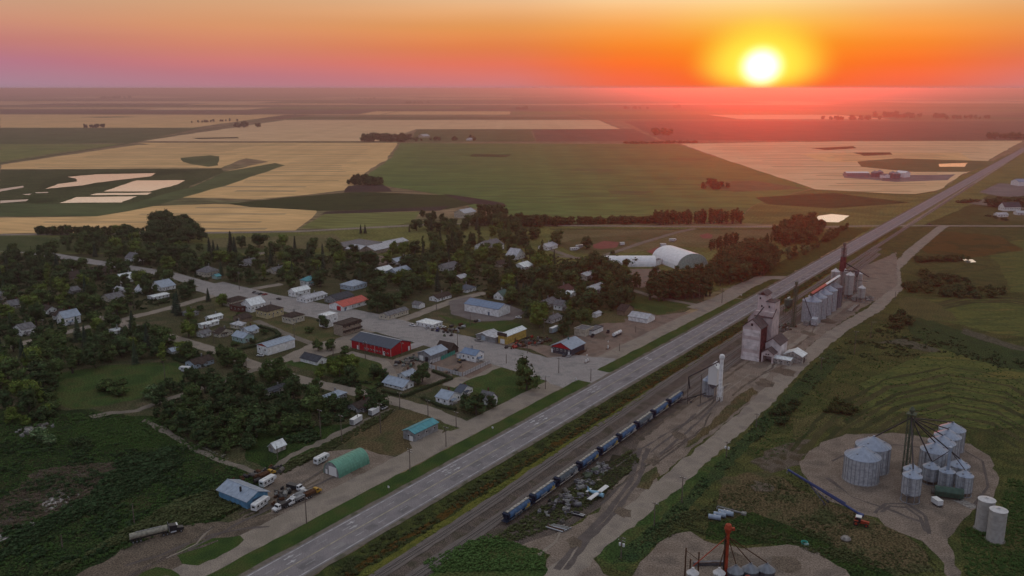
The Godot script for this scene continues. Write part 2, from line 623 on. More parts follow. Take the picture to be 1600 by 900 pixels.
# the trees past the three hundred largest: one mass in several leaf shapes
var mass := {}
func far_trees(kind: String, tone: int, a: Array) -> void:
	for k in range(0, a.size(), 3):
		var w := 1.05 + 0.35 * fmod(absf(a[k]), 1.0) + 0.04 * fmod(absf(a[k + 1]), 9.0)
		var i: int = int(absf(a[k] * 3.7 + a[k + 1] * 1.9)) % int(plants[kind].size())
		var key := [kind, i, tone]
		if not mass.has(key):
			mass[key] = []
		mass[key].append(Transform3D(Basis(Vector3.UP, fmod(absf(a[k]), TAU)).scaled(Vector3(a[k + 2] * w, a[k + 2], a[k + 2] * w)), Vector3(a[k], 0, a[k + 1])))


func far_one(kind: String, tones: Array, x: float, z: float, h: float, w: float) -> void:
	var i := rng.randi() % int(plants[kind].size())
	var key := [kind, i, tones[rng.randi() % tones.size()]]
	if not mass.has(key):
		mass[key] = []
	mass[key].append(Transform3D(Basis(Vector3.UP, rng.randf() * TAU).scaled(Vector3(h * w, h, h * w)), Vector3(x, 0, z)))


func far_row(kind: String, tones: Array, x0: float, z0: float, x1: float, z1: float, n: int, h: float, wide: float, jit: float) -> void:
	for k in n:
		var t := (k + 0.5) / n
		far_one(kind, tones, lerpf(x0, x1, t) + rng.randf_range(-jit, jit), lerpf(z0, z1, t) + rng.randf_range(-jit, jit), h * rng.randf_range(0.75, 1.15), wide * rng.randf_range(0.85, 1.25))


func far_fill(kind: String, tones: Array, a: Array, n: int, h0: float, h1: float) -> void:
	var p := pts2(a)
	var lo := p[0]
	var hi := p[0]
	for q in p:
		lo = lo.min(q)
		hi = hi.max(q)
	var k := 0
	for i in n * 30:
		var q := Vector2(rng.randf_range(lo.x, hi.x), rng.randf_range(lo.y, hi.y))
		if k < n and Geometry2D.is_point_in_polygon(q, p):
			k += 1
			far_one(kind, tones, q.x, q.y, rng.randf_range(h0, h1), rng.randf_range(1.0, 1.4))


func finish_far_trees() -> void:
	var t := thing("distant_trees", "smaller trees of the far shelterbelts, bluffs and back gardens", "", Vector3.ZERO)
	tag(t, "", "", "", "stuff")
	for key in mass:
		for s in 2:
			var mm := MultiMesh.new()
			mm.transform_format = MultiMesh.TRANSFORM_3D
			mm.mesh = plants[key[0]][key[1]][s]
			mm.instance_count = mass[key].size()
			for k in mass[key].size():
				mm.set_instance_transform(k, mass[key][k])
			var o := MultiMeshInstance3D.new()
			o.multimesh = mm
			o.material_override = M["leaf%d" % key[2]] if s == 0 else M.bark
			o.name = numbered(t, ["crowns", "trunks"][s])
			t.add_child(o)
			tag(o, "", "", "", "stuff")


func on_a_lane(q: Vector2) -> bool:
	for l in lanes:
		var p: PackedVector2Array = l[0]
		for i in p.size() - 1:
			if Geometry2D.get_closest_point_to_segment(q, p[i], p[i + 1]).distance_to(q) < l[1]:
				return true
	for p in lots:
		if Geometry2D.is_point_in_polygon(q, p):
			return true
	return false


# wild growth nobody could count: clumps of blades spread over an area
func growth(called: String, label: String, a: Array, count: int, h: float, mats: String, shape := "tuft", clump := 0.0, off_lanes := false) -> void:
	var p := pts2(a)
	var lo := p[0]
	var hi := p[0]
	for q in p:
		lo = lo.min(q)
		hi = hi.max(q)
	var key := "growth_" + shape
	if not shared.has(key):
		var mb := MB.new()
		var r := RandomNumberGenerator.new()
		r.seed = 5
		mb.tinted = true
		for k in (16 if shape == "tuft" else 30):
			var d := TAU * r.randf()
			var o := Vector3(cos(d), 0, sin(d))
			var s := Vector3(-sin(d), 0, cos(d))
			var g := r.randf_range(0.6, 1.35)
			mb.tint = Color(g, g, g * 0.95)
			if shape == "tuft":
				var root := o * r.randf_range(0.0, 0.5)
				mb.tri(root - s * 0.16, root + s * 0.16, root + o * r.randf_range(0.1, 0.5) + Vector3.UP * r.randf_range(0.5, 1.0))
			else:
				var c := o * r.randf_range(0.1, 0.6) + Vector3.UP * r.randf_range(0.15, 0.9)
				var u := Vector3(r.randfn(), r.randfn(), r.randfn()).normalized() * 0.26
				var w := u.cross(Vector3(r.randfn(), r.randfn(), r.randfn()).normalized()).normalized() * 0.26
				mb.tri(c - u, c + w, c + u)
				mb.tri(c - u * 0.7, c + u * 0.8, c - w)
		shared[key] = mb.mesh()
	var where: Array[Transform3D] = []
	var tries := 0
	while where.size() < count and tries < count * 14:
		tries += 1
		var q := Vector2(rng.randf_range(lo.x, hi.x), rng.randf_range(lo.y, hi.y))
		if not Geometry2D.is_point_in_polygon(q, p):
			continue
		if off_lanes and on_a_lane(q):
			continue
		var n := rough_edge.get_noise_2d(q.x * 2.2 + 50, q.y * 2.2)
		if clump > 0.0 and n < clump - 0.5 + rng.randf() * 0.2:
			continue
		var s := h * rng.randf_range(0.55, 1.25) * (1.0 + n * 0.8)
		where.append(Transform3D(Basis(Vector3.UP, rng.randf() * TAU).scaled(Vector3(s * 1.5, s, s * 1.5)), Vector3(q.x, 0.0, q.y)))
	var mm := MultiMesh.new()
	mm.transform_format = MultiMesh.TRANSFORM_3D
	mm.mesh = shared[key]
	mm.instance_count = where.size()
	for k in where.size():
		mm.set_instance_transform(k, where[k])
	var o := MultiMeshInstance3D.new()
	o.multimesh = mm
	o.material_override = M[mats]
	o.name = numbered(self, called)
	add_child(o)
	tag(o, label, "", "", "stuff")


# ---------------------------------------------------------------- vehicles and street furniture

func wheel_mesh(r: float, w: float) -> ArrayMesh:
	var k := "wheel%.2f_%.2f" % [r, w]
	if not shared.has(k):
		shared[k] = MB.new().tube(Vector3(0, 0, -w / 2), Vector3(0, 0, w / 2), r, r, 12).mesh()
		shared[k + "rim"] = MB.new().tube(Vector3(0, 0, -w / 2 - 0.02), Vector3(0, 0, w / 2 + 0.02), r * 0.55, r * 0.55, 10).mesh()
	return shared[k]


func wheels_on(t: Node3D, xs: Array, half: float, r := 0.38, w := 0.28) -> void:
	var m := wheel_mesh(r, w)
	for x in xs:
		for s in [-1, 1]:
			var o := part(t, "wheel", m, M.rubber, Vector3(x, r, s * half))
			part(o, "rim", shared["wheel%.2f_%.2frim" % [r, w]], M.steel)


# local +x is forward
func car(kind: String, paint: String, label: String, x: float, z: float, turn: float, group := "") -> void:
	var t := thing(kind, label, kind.replace("_", " "), Vector3(x, 0.1, z), turn, group)
	var p: PackedVector2Array
	var c: PackedVector2Array
	if kind == "pickup_truck":
		p = PackedVector2Array([Vector2(-2.8, 0.45), Vector2(2.8, 0.45), Vector2(2.85, 0.9), Vector2(2.6, 1.1), Vector2(1.2, 1.15), Vector2(-0.6, 1.15), Vector2(-0.62, 0.75), Vector2(-2.62, 0.75), Vector2(-2.66, 1.15), Vector2(-2.8, 1.15)])
		c = PackedVector2Array([Vector2(-0.6, 1.12), Vector2(1.3, 1.12), Vector2(0.7, 1.8), Vector2(-0.5, 1.82)])
	elif kind == "van":
		p = PackedVector2Array([Vector2(-2.6, 0.4), Vector2(2.6, 0.4), Vector2(2.65, 0.9), Vector2(2.2, 1.2), Vector2(-2.65, 1.2)])
		c = PackedVector2Array([Vector2(-2.6, 1.18), Vector2(2.1, 1.18), Vector2(1.4, 2.1), Vector2(-2.5, 2.1)])
	else:
		p = PackedVector2Array([Vector2(-2.2, 0.35), Vector2(2.2, 0.35), Vector2(2.25, 0.7), Vector2(2.0, 0.88), Vector2(0.9, 0.98), Vector2(-1.7, 1.02), Vector2(-2.2, 0.95)])
		c = PackedVector2Array([Vector2(-1.7, 1.0), Vector2(0.95, 0.96), Vector2(0.3, 1.48), Vector2(-1.1, 1.5)])
	part(t, "body", MB.new().prof(p, -0.92, 0.92), M[paint])
	part(t, "cabin", MB.new().prof(c, -0.78, 0.78), M.glass)
	var top := c[2].y
	part(t, "roof_panel", MB.new().box(Vector3((c[2].x + c[3].x) / 2, top + 0.03, 0), Vector3(c[2].x - c[3].x + 0.1, 0.09, 1.5)), M[paint])
	var ax: float = p[1].x * 0.62
	wheels_on(t, [-ax, ax], 0.82)
	for s in [-1, 1]:
		part(t, "headlight", MB.new().box(Vector3(p[1].x + 0.03, 0.72, s * 0.62), Vector3(0.1, 0.18, 0.36)), M.trim)
		part(t, "tail_light", MB.new().box(Vector3(p[0].x - 0.02, 0.85, s * 0.72), Vector3(0.08, 0.2, 0.26)), M.paint_red)


func camper(label: String, x: float, z: float, turn: float, long := 8.0, group := "") -> void:
	var t := thing("camper_trailer", label, "camper", Vector3(x, 0.1, z), turn, group)
	var h := long / 2
	part(t, "body", MB.new().prof(PackedVector2Array([Vector2(-h, 0.7), Vector2(h * 0.55, 0.7), Vector2(h * 0.62, 1.5), Vector2(h * 0.95, 1.6), Vector2(h, 2.5), Vector2(h * 0.85, 3.2), Vector2(-h * 0.9, 3.3), Vector2(-h, 3.0)]), -1.25, 1.25), M.paint_white)
	part(t, "roof_vent", MB.new().box(Vector3(-h * 0.3, 3.35, 0), Vector3(0.9, 0.3, 0.8)), M.trim)
	part(t, "stripe", MB.new().box(Vector3(-h * 0.15, 1.35, 0), Vector3(long * 0.78, 0.25, 2.56)), M.grey_paint)
	for k in 3:
		window_on(t, Vector3(-h * 0.7 + k * h * 0.5, 2.2, 1.27), 1.1, 0.8, true, "grey_paint")
		window_on(t, Vector3(-h * 0.7 + k * h * 0.5, 2.2, -1.27), 1.1, 0.8, true, "grey_paint")
	window_on(t, Vector3(-h - 0.02, 2.2, 0), 1.4, 0.8, false, "grey_paint")
	part(t, "hitch", MB.new().tube(Vector3(h * 0.5, 0.6, 0), Vector3(h * 1.05, 0.6, 0), 0.09, 0.09, 6), M.dark_metal)
	wheels_on(t, [-0.6, 0.4], 1.1, 0.36)


func box_trailer(label: String, x: float, z: float, turn: float, long: float, paint: String, tall := 2.6) -> void:
	var t := thing("cargo_trailer", label, "trailer", Vector3(x, 0.1, z), turn)
	part(t, "body", MB.new().box(Vector3(0, 0.7 + tall / 2, 0), Vector3(long, tall, 2.4)), M[paint])
	part(t, "roof_panel", MB.new().box(Vector3(0, 0.72 + tall, 0), Vector3(long + 0.1, 0.1, 2.5)), M.trim)
	part(t, "rear_door", MB.new().box(Vector3(-long / 2 - 0.03, 0.7 + tall / 2, 0), Vector3(0.08, tall * 0.9, 2.1)), M.grey_paint)
	part(t, "frame", MB.new().box(Vector3(0.3, 0.62, 0), Vector3(long + 0.8, 0.14, 1.6)), M.dark_metal)
	wheels_on(t, [-0.5, 0.5], 1.05, 0.36)


func truck(label: String, x: float, z: float, turn: float, cab: String, bed: String) -> void:
	var t := thing("work_truck", label, "truck", Vector3(x, 0.1, z), turn)
	part(t, "frame", MB.new().box(Vector3(0, 0.85, 0), Vector3(8.0, 0.25, 1.0)), M.dark_metal)
	part(t, "cab", MB.new().prof(PackedVector2Array([Vector2(1.4, 0.8), Vector2(4.2, 0.8), Vector2(4.3, 1.5), Vector2(3.0, 1.75), Vector2(2.7, 2.65), Vector2(1.5, 2.7)]), -1.1, 1.1), M[cab])
	part(t, "windscreen", MB.new().box(Vector3(2.86, 2.2, 0), Vector3(0.12, 0.75, 1.9), Basis(Vector3(0, 0, 1), 0.3)), M.glass)
	for s in [-1, 1]:
		part(t, "side_window", MB.new().box(Vector3(2.1, 2.2, s * 1.1), Vector3(0.9, 0.6, 0.06)), M.glass)
		part(t, "headlight", MB.new().box(Vector3(4.28, 1.15, s * 0.75), Vector3(0.1, 0.3, 0.35)), M.trim)
	if bed == "boom":
		part(t, "deck", MB.new().box(Vector3(-1.3, 1.15, 0), Vector3(5.2, 0.35, 2.3)), M.dark_metal)
		part(t, "boom", MB.new().tube(Vector3(-3.6, 1.6, 0), Vector3(2.6, 3.4, 0), 0.28, 0.18, 8), M.paint_white)
		part(t, "turret", MB.new().lathe(PackedVector2Array([Vector2(0.6, 1.3), Vector2(0.6, 2.0), Vector2(0, 2.1)]), 10, Vector3(-2.6, 0, 0)), M.paint_white)
	elif bed == "drum":
		part(t, "tank", MB.new().tube(Vector3(-3.6, 2.0, 0), Vector3(1.1, 2.0, 0), 1.0, 1.0, 14), M.grey_paint)
		part(t, "deck", MB.new().box(Vector3(-1.3, 1.1, 0), Vector3(5.0, 0.25, 2.2)), M.dark_metal)
	else:
		part(t, "deck", MB.new().box(Vector3(-1.4, 1.15, 0), Vector3(5.2, 0.3, 2.4)), M.dark_metal)
		part(t, "bin", MB.new().box(Vector3(-1.4, 1.85, 0), Vector3(4.8, 1.1, 2.3)), M[bed])
	wheels_on(t, [-2.6, -1.5, 3.2], 0.98, 0.52, 0.36)


func pole(label: String, x: float, z: float, h: float, arms: int, extra := "") -> void:
	var t := thing("utility_pole" if extra != "lamp" else "street_lamp", label, "utility pole" if extra != "lamp" else "street lamp", Vector3(x, 0, z), TOWN)
	var k := "pole%.1f" % h
	if not shared.has(k):
		shared[k] = MB.new().tube(Vector3.ZERO, Vector3(0, h, 0), 0.24, 0.15, 7).mesh()
	part(t, "post", shared[k], M.pole_wood)
	for a in arms:
		part(t, "crossarm", MB.new().box(Vector3(0, 0, 0), Vector3(0.16, 0.2, 2.8)), M.pole_wood, Vector3(0.15, h - 0.5 - a * 1.1, 0))
		for s in [-1.2, 0.5, 1.2]:
			part(t, "insulator", MB.new().box(Vector3.ZERO, Vector3(0.14, 0.28, 0.14)), M.trim, Vector3(0.15, h - 0.25 - a * 1.1, s))
	if extra == "transformer":
		for s in [-0.7, 0.7]:
			part(t, "transformer", MB.new().lathe(PackedVector2Array([Vector2(0.35, 0), Vector2(0.42, 0.1), Vector2(0.42, 1.1), Vector2(0, 1.25)]), 10), M.paint_white, Vector3(0.3, h - 3.6, s))
	elif extra == "lamp":
		part(t, "arm", MB.new().tube(Vector3.ZERO, Vector3(0, 0.5, 2.2), 0.08, 0.06, 6), M.steel, Vector3(0, h - 0.3, 0))
		part(t, "lamp_head", MB.new().box(Vector3.ZERO, Vector3(0.35, 0.2, 0.9)), M.grey_paint, Vector3(0, h + 0.2, 2.4))


# ---------------------------------------------------------------- grain handling

# a round steel bin: wall, posts, roof with ribs, cap, ladder; hopper bins stand on legs
func grain_bin(called: String, label: String, x: float, z: float, r: float, eave: float, skin: String, o := {}) -> Node3D:
	var t := thing(called, label, o.get("category", "grain bin"), Vector3(x, o.get("y", 0.0), z), o.get("turn", 0.0), o.get("group", ""))
	var low: float = o.get("legs", 0.0)
	var pr := PackedVector2Array()
	if low > 0.0:
		pr.append(Vector2(0.3, low * 0.35))
		pr.append(Vector2(r, low))
	var rings := maxi(3, int((eave - low) / 1.1))
	for k in rings:
		var y0: float = low + (eave - low) * k / rings
		var dy: float = (eave - low) / rings
		pr.append_array(PackedVector2Array([Vector2(r, y0 + 0.02), Vector2(r + 0.035, y0 + dy * 0.5), Vector2(r, y0 + dy * 0.94)]))
	pr.append(Vector2(r, eave))
	part(t, "wall", MB.new().lathe(pr, 28), M[skin])
	var rise: float = r * o.get("pitch", 0.55)
	var roof := part(t, "roof", MB.new().lathe(PackedVector2Array([Vector2(r - 0.1, eave - 0.08), Vector2(r + 0.18, eave - 0.05), Vector2(r + 0.16, eave + 0.04), Vector2(0.45, eave + rise), Vector2(0.45, eave + rise + 0.35), Vector2(0, eave + rise + 0.4)]), 28), M[o.get("roof", skin + "_roof")])
	var posts: int = o.get("posts", 18)
	var pk := "post%.2f_%.2f" % [eave, low]
	if not shared.has(pk):
		shared[pk] = MB.new().box(Vector3(0, (eave + low) / 2, 0), Vector3(0.12, eave - low, 0.2)).mesh()
	var rk := "bin_rib%.2f_%.2f" % [r, rise]
	if not shared.has(rk):
		var len := Vector2(r, rise).length()
		shared[rk] = MB.new().box(Vector3(0, 0, 0), Vector3(len - 0.5, 0.1, 0.1), Basis(Vector3(0, 0, 1), -atan2(rise, r))).mesh()
	for k in posts:
		var a := TAU * (k + 0.5) / posts
		var d := Vector3(cos(a), 0, sin(a))
		if o.get("stiff", true):
			var s := part(t, "post", shared[pk], M[o.get("post", "galv_post")], d * (r + 0.06))
			s.rotation.y = -a
		var b := part(roof, "rib", shared[rk], M[o.get("roof", skin + "_roof")], d * (r * 0.53) + Vector3.UP * (eave + rise * 0.5 + 0.05))
		b.rotation.y = -a
	if low > 0.0:
		for k in 8:
			var a := TAU * k / 8
			part(t, "leg", MB.new().tube(Vector3(cos(a), 0, sin(a)) * r * 0.97, Vector3(cos(a), 0, sin(a)) * r * 0.97 + Vector3.UP * (low + 0.4), 0.12, 0.12, 6), M.galv_post)
		part(t, "base_ring", MB.new().lathe(PackedVector2Array([Vector2(r + 0.1, 0.0), Vector2(r + 0.1, 0.25), Vector2(r - 0.15, 0.25)]), 24), M.galv_post)
	else:
		part(t, "base_ring", MB.new().lathe(PackedVector2Array([Vector2(r + 0.5, -0.1), Vector2(r + 0.5, 0.25), Vector2(r - 0.1, 0.3)]), 28), M.concrete)
	if o.get("ladder", true):
		var la: float = o.get("ladder_at", 2.2)
		var mb := MB.new()
		var d := Vector3(cos(la), 0, sin(la))
		var s := Vector3(-sin(la), 0, cos(la))
		for q in [-0.25, 0.25]:
			mb.tube(d * (r + 0.3) + s * q + Vector3.UP * 0.5, d * (r + 0.3) + s * q + Vector3.UP * (eave + 0.6), 0.05, 0.05, 4)
		for k in int(eave / 0.7):
			mb.box(d * (r + 0.3) + Vector3.UP * (0.8 + k * 0.7), Vector3(0.06, 0.06, 0.5), Basis(Vector3.UP, -la))
		part(t, "ladder", mb, M.dark_metal)
	if o.get("vent", true):
		for k in 3:
			var a := TAU * k / 3 + 0.4
			part(roof, "vent", MB.new().box(Vector3.ZERO, Vector3(0.6, 0.5, 0.6)), M.galv_post, Vector3(cos(a), 0, sin(a)) * r * 0.6 + Vector3.UP * (eave + rise * 0.4 + 0.25))
	return t


func lattice(t: Node3D, called: String, h: float, w: float, m: Material, bay := 3.0) -> void:
	for i in 4:
		var c := Vector3(w / 2 if i & 1 else -w / 2, 0, w / 2 if i & 2 else -w / 2)
		part(t, "tower_leg", MB.new().box(c + Vector3.UP * h / 2, Vector3(0.22, h, 0.22)), m)
	var mb := MB.new()
	var n := int(h / bay)
	for k in n:
		var y0 := h * k / n
		var y1 := h * (k + 1) / n
		for i in 4:
			var a := Vector3([-1, 1, 1, -1][i] * w / 2, 0, [-1, -1, 1, 1][i] * w / 2)
			var b := Vector3([1, 1, -1, -1][i] * w / 2, 0, [-1, 1, 1, -1][i] * w / 2)
			mb.tube(a + Vector3.UP * y1, b + Vector3.UP * y1, 0.09, 0.09, 4)
			mb.tube((a if k % 2 else b) + Vector3.UP * y0, (b if k % 2 else a) + Vector3.UP * y1, 0.08, 0.08, 4)
	tag(part(t, called, mb, m), "", "", "", "stuff")


func heap(called: String, label: String, category: String, x: float, z: float, spread: Vector2, count: int, paints: Array, seed_: int) -> void:
	# scrap and machine pieces stored in the open: each piece a part
	var r := RandomNumberGenerator.new()
	r.seed = seed_
	var t := thing(called, label, category, Vector3(x, 0.05, z), TOWN)
	for k in count:
		var p := Vector3(r.randfn() * spread.x * 0.4, 0, r.randfn() * spread.y * 0.4)
		var mb := MB.new()
		var w := r.randf()
		var b := Basis(Vector3.UP, r.randf() * TAU)
		if w < 0.35:
			var q := r.randf_range(0.4, 1.0)
			mb.tube(b * Vector3(-q * 1.6, q, 0), b * Vector3(q * 1.6, q, 0), q, q, 9)
			part(t, "drum", mb, M[paints[r.randi() % paints.size()]], p)
		elif w < 0.7:
			mb.box(Vector3(0, 0.6, 0), Vector3(r.randf_range(0.8, 2.6), r.randf_range(0.6, 1.5), r.randf_range(0.8, 1.6)), b * Basis(Vector3.RIGHT, r.randf_range(-0.2, 0.2)))
			mb.box(Vector3(0.3, 1.3, 0.1), Vector3(0.7, 0.7, 0.6), b)
			part(t, "casing", mb, M[paints[r.randi() % paints.size()]], p)
		else:
			for j in 3:
				mb.tube(b * Vector3(-2, 0.3 + j * 0.3, j * 0.4 - 0.4), b * Vector3(2, 0.4 + j * 0.25, j * 0.5 - 0.4), 0.14, 0.14, 5)
			for s in [-1, 1]:
				mb.tube(b * Vector3(s * 1.3, 0.45, -0.7), b * Vector3(s * 1.3, 0.45, 0.7), 0.45, 0.45, 9)
			part(t, "frame", mb, M[paints[r.randi() % paints.size()]], p)


# a clipped hedge along a line: one body of leaf sprays
func hedge(label: String, a: Array, w: float, h: float) -> void:
	var p := pts2(a)
	var t := thing("hedge", label, "hedge", Vector3(p[0].x, 0, p[0].y))
	var mb := MB.new()
	mb.tinted = true
	var r := RandomNumberGenerator.new()
	r.seed = int(absf(p[0].x * 10))
	for i in p.size() - 1:
		var d := (p[i + 1] - p[i]).normalized()
		var b := Basis(Vector3.UP, -atan2(d.y, d.x))
		var n := maxi(1, int(p[i].distance_to(p[i + 1]) / 1.1))
		for k in n:
			var c2 := p[i].lerp(p[i + 1], (k + 0.5) / n) - p[0]
			var c := Vector3(c2.x, 0, c2.y)
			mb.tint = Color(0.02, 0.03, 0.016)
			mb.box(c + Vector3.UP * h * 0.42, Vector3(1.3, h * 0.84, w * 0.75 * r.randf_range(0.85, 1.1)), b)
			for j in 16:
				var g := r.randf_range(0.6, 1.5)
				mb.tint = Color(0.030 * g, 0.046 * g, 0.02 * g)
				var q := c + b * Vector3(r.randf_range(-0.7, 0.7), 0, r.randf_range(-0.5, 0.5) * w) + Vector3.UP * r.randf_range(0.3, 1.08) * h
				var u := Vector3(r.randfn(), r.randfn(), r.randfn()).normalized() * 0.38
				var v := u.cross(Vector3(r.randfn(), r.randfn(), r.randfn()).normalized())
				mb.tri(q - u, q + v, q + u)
	part(t, "foliage", mb, M.leaf1)


# the town's own coordinates: u along the highway, v into the town
func town(u: float, v: float, y := 0.0) -> Vector3:
	return Vector3(u * 0.57172 - v * 0.82045, y, -u * 0.82045 - v * 0.57172)


func along(u: float, v: float, long: float, wide: float) -> Array:
	var a := []
	for q in [Vector2(u, v - wide / 2), Vector2(u + long, v - wide / 2), Vector2(u + long, v + wide / 2), Vector2(u, v + wide / 2)]:
		var p := town(q.x, q.y)
		a.append_array([p.x, p.z])
	return a


func arrow(u: float, v: float) -> Array:
	var a := []
	for q in [Vector2(0, -0.25), Vector2(2.4, -0.25), Vector2(2.4, -0.9), Vector2(4.6, 0), Vector2(2.4, 0.9), Vector2(2.4, 0.25), Vector2(0, 0.25)]:
		var p := town(u + q.x, v + q.y)
		a.append_array([p.x, p.z])
	return a


# colours of the evening sky in sRGB by height (rows) and by angle from the sun (columns)
const SKY_H := [0.0, 0.7, 1.5, 2.6, 3.7, 5.7, 7.6, 20.0, 45.0, 90.0]
const SKY_A := [0.0, 8.0, 16.0, 32.0, 47.0, 90.0, 180.0]

func sky_rows() -> Array:
	return [
		[Color8(255, 98, 30), Color8(238, 104, 72), Color8(200, 124, 124), Color8(178, 125, 134), Color8(158, 126, 142), Color8(136, 126, 146), Color8(120, 122, 145)],
		[Color8(255, 110, 24), Color8(250, 108, 66), Color8(216, 120, 112), Color8(186, 120, 130), Color8(168, 122, 138), Color8(142, 128, 146), Color8(126, 124, 148)],
		[Color8(255, 130, 24), Color8(255, 115, 45), Color8(228, 116, 90), Color8(202, 120, 116), Color8(176, 116, 134), Color8(152, 130, 146), Color8(136, 128, 152)],
		[Color8(255, 150, 30), Color8(252, 138, 46), Color8(229, 130, 74), Color8(214, 135, 106), Color8(194, 126, 121), Color8(164, 134, 144), Color8(148, 134, 156)],
		[Color8(255, 190, 70), Color8(250, 162, 76), Color8(231, 152, 84), Color8(218, 150, 106), Color8(204, 144, 121), Color8(174, 142, 142), Color8(158, 142, 160)],
		[Color8(252, 222, 170), Color8(249, 212, 162), Color8(232, 190, 148), Color8(215, 170, 130), Color8(204, 170, 138), Color8(182, 158, 148), Color8(168, 156, 170)],
		[Color8(252, 236, 206), Color8(250, 233, 204), Color8(246, 228, 200), Color8(240, 222, 196), Color8(236, 219, 196), Color8(186, 176, 172), Color8(172, 170, 186)],
		[Color8(226, 218, 208), Color8(224, 217, 208), Color8(220, 212, 204), Color8(208, 204, 202), Color8(196, 196, 202), Color8(176, 184, 202), Color8(164, 178, 204)],
		[Color8(224, 219, 213), Color8(223, 218, 213), Color8(221, 217, 212), Color8(216, 214, 212), Color8(210, 210, 212), Color8(196, 201, 210), Color8(188, 196, 210)],
		[Color8(185, 190, 203), Color8(185, 190, 203), Color8(185, 190, 203), Color8(185, 190, 203), Color8(185, 190, 203), Color8(185, 190, 203), Color8(185, 190, 203)],
	]


func sky_image(sun: Vector3) -> ImageTexture:
	var w := 1536
	var h := 768
	var rows := []
	for r in sky_rows():
		var q := []
		for c in r:
			q.append(Vector3(c.r, c.g, c.b))
		rows.append(q)
	var data := PackedFloat32Array()
	data.resize(w * h * 3)
	var sun_az := atan2(sun.x, -sun.z)
	var sun_el := rad_to_deg(asin(sun.y))
	var wisps := FastNoiseLite.new()
	wisps.seed = 4
	wisps.frequency = 0.02
	var at := 0
	for j in h:
		var e := 90.0 - 180.0 * (j + 0.5) / h
		if e < -1.0:
			for i in w:
				data[at] = 0.30; data[at + 1] = 0.20; data[at + 2] = 0.22
				at += 3
			continue
		e = maxf(e, 0.0)
		var r0 := 0
		while r0 < SKY_H.size() - 2 and SKY_H[r0 + 1] < e:
			r0 += 1
		var ft: float = clampf((e - SKY_H[r0]) / (SKY_H[r0 + 1] - SKY_H[r0]), 0.0, 1.0)
		var row := []
		for k in SKY_A.size():
			row.append((rows[r0][k] as Vector3).lerp(rows[r0 + 1][k], ft))
		for i in w:
			var az := TAU * (i + 0.5) / w
			var a := absf(rad_to_deg(angle_difference(az, sun_az)))
			var k := 0
			while k < SKY_A.size() - 2 and SKY_A[k + 1] < a:
				k += 1
			var fa: float = (a - SKY_A[k]) / (SKY_A[k + 1] - SKY_A[k])
			fa = fa * fa * (3 - 2 * fa) * 0.5 + fa * 0.5
			var c := (row[k] as Vector3).lerp(row[k + 1], fa)
			if e < 12.0:
				c *= 1.0 + 0.03 * wisps.get_noise_3d(cos(az) * 80.0, sin(az) * 80.0, e * 26.0) * minf(1.0, e)
				if a < 14.0:
					# the glow round the sun: yellow, then white
					var dy := e - sun_el
					var g := sqrt(a * a * 0.52 + dy * dy * (1.15 if dy > 0 else 3.2))
					var y := 1.0 - smoothstep(1.1, 3.6, g)
					c = c.lerp(Vector3(1.0, 0.95, 0.3), y * 0.92)
					var core := 1.0 - smoothstep(0.55, 1.7, sqrt(a * a + dy * dy * 1.25))
					c = c.lerp(Vector3(1.25, 1.22, 1.1), core)
			var l := Color(c.x, c.y, c.z).srgb_to_linear()
			data[at] = l.r; data[at + 1] = l.g; data[at + 2] = l.b
			at += 3
	return ImageTexture.create_from_image(Image.create_from_data(w, h, false, Image.FORMAT_RGBF, data.to_byte_array()))


func _ready() -> void:
	rng.seed = 11
	rough_edge.seed = 3
	rough_edge.frequency = 0.02
	rough_edge.fractal_octaves = 3
	# camera: a drone 160 m up, looking along the section roads
	var cam := Camera3D.new()
	cam.name = "camera"
	cam.position = Vector3(0, 160, 0)
	cam.rotation.x = -deg_to_rad(13.0)
	cam.fov = 36.79
	cam.near = 1.0
	cam.far = 120000.0
	add_child(cam)
	cam.current = true
	# the sun, a hand's breadth above the horizon, right of the middle
	var towards := Vector3(0.2689, 0.0228, -0.9629)
	var sun := DirectionalLight3D.new()
	sun.name = "sun"
	sun.light_energy = 0.085
	sun.light_color = Color(1.0, 0.21, 0.03)
	sun.light_angular_distance = 0.6
	sun.shadow_enabled = true
	add_child(sun)
	sun.look_at_from_position(towards * 1000.0, Vector3.ZERO)
	var env := Environment.new()
	env.background_mode = Environment.BG_SKY
	var sm := PanoramaSkyMaterial.new()
	sm.panorama = sky_image(towards.normalized())
	env.sky = Sky.new()
	env.sky.sky_material = sm
	env.tonemap_mode = Environment.TONE_MAPPER_LINEAR
	env.tonemap_exposure = 1.0
	env.sdfgi_enabled = true
	env.ssao_enabled = true
	env.ssil_enabled = true
	env.volumetric_fog_enabled = true       # evening haze that scatters the low sun forwards
	env.volumetric_fog_density = 0.00014
	env.volumetric_fog_albedo = Color(0.97, 0.86, 0.89)
	env.volumetric_fog_anisotropy = 0.87
	env.volumetric_fog_length = 1000.0
	var we := WorldEnvironment.new()
	we.name = "evening"
	we.environment = env
	add_child(we)
	materials()
	plant_kinds()
	ground()
	houses()
	railway()
	elevators()
	farm_bins()
	vehicles()
	street_things()
	vegetation()
	finish_far_trees()


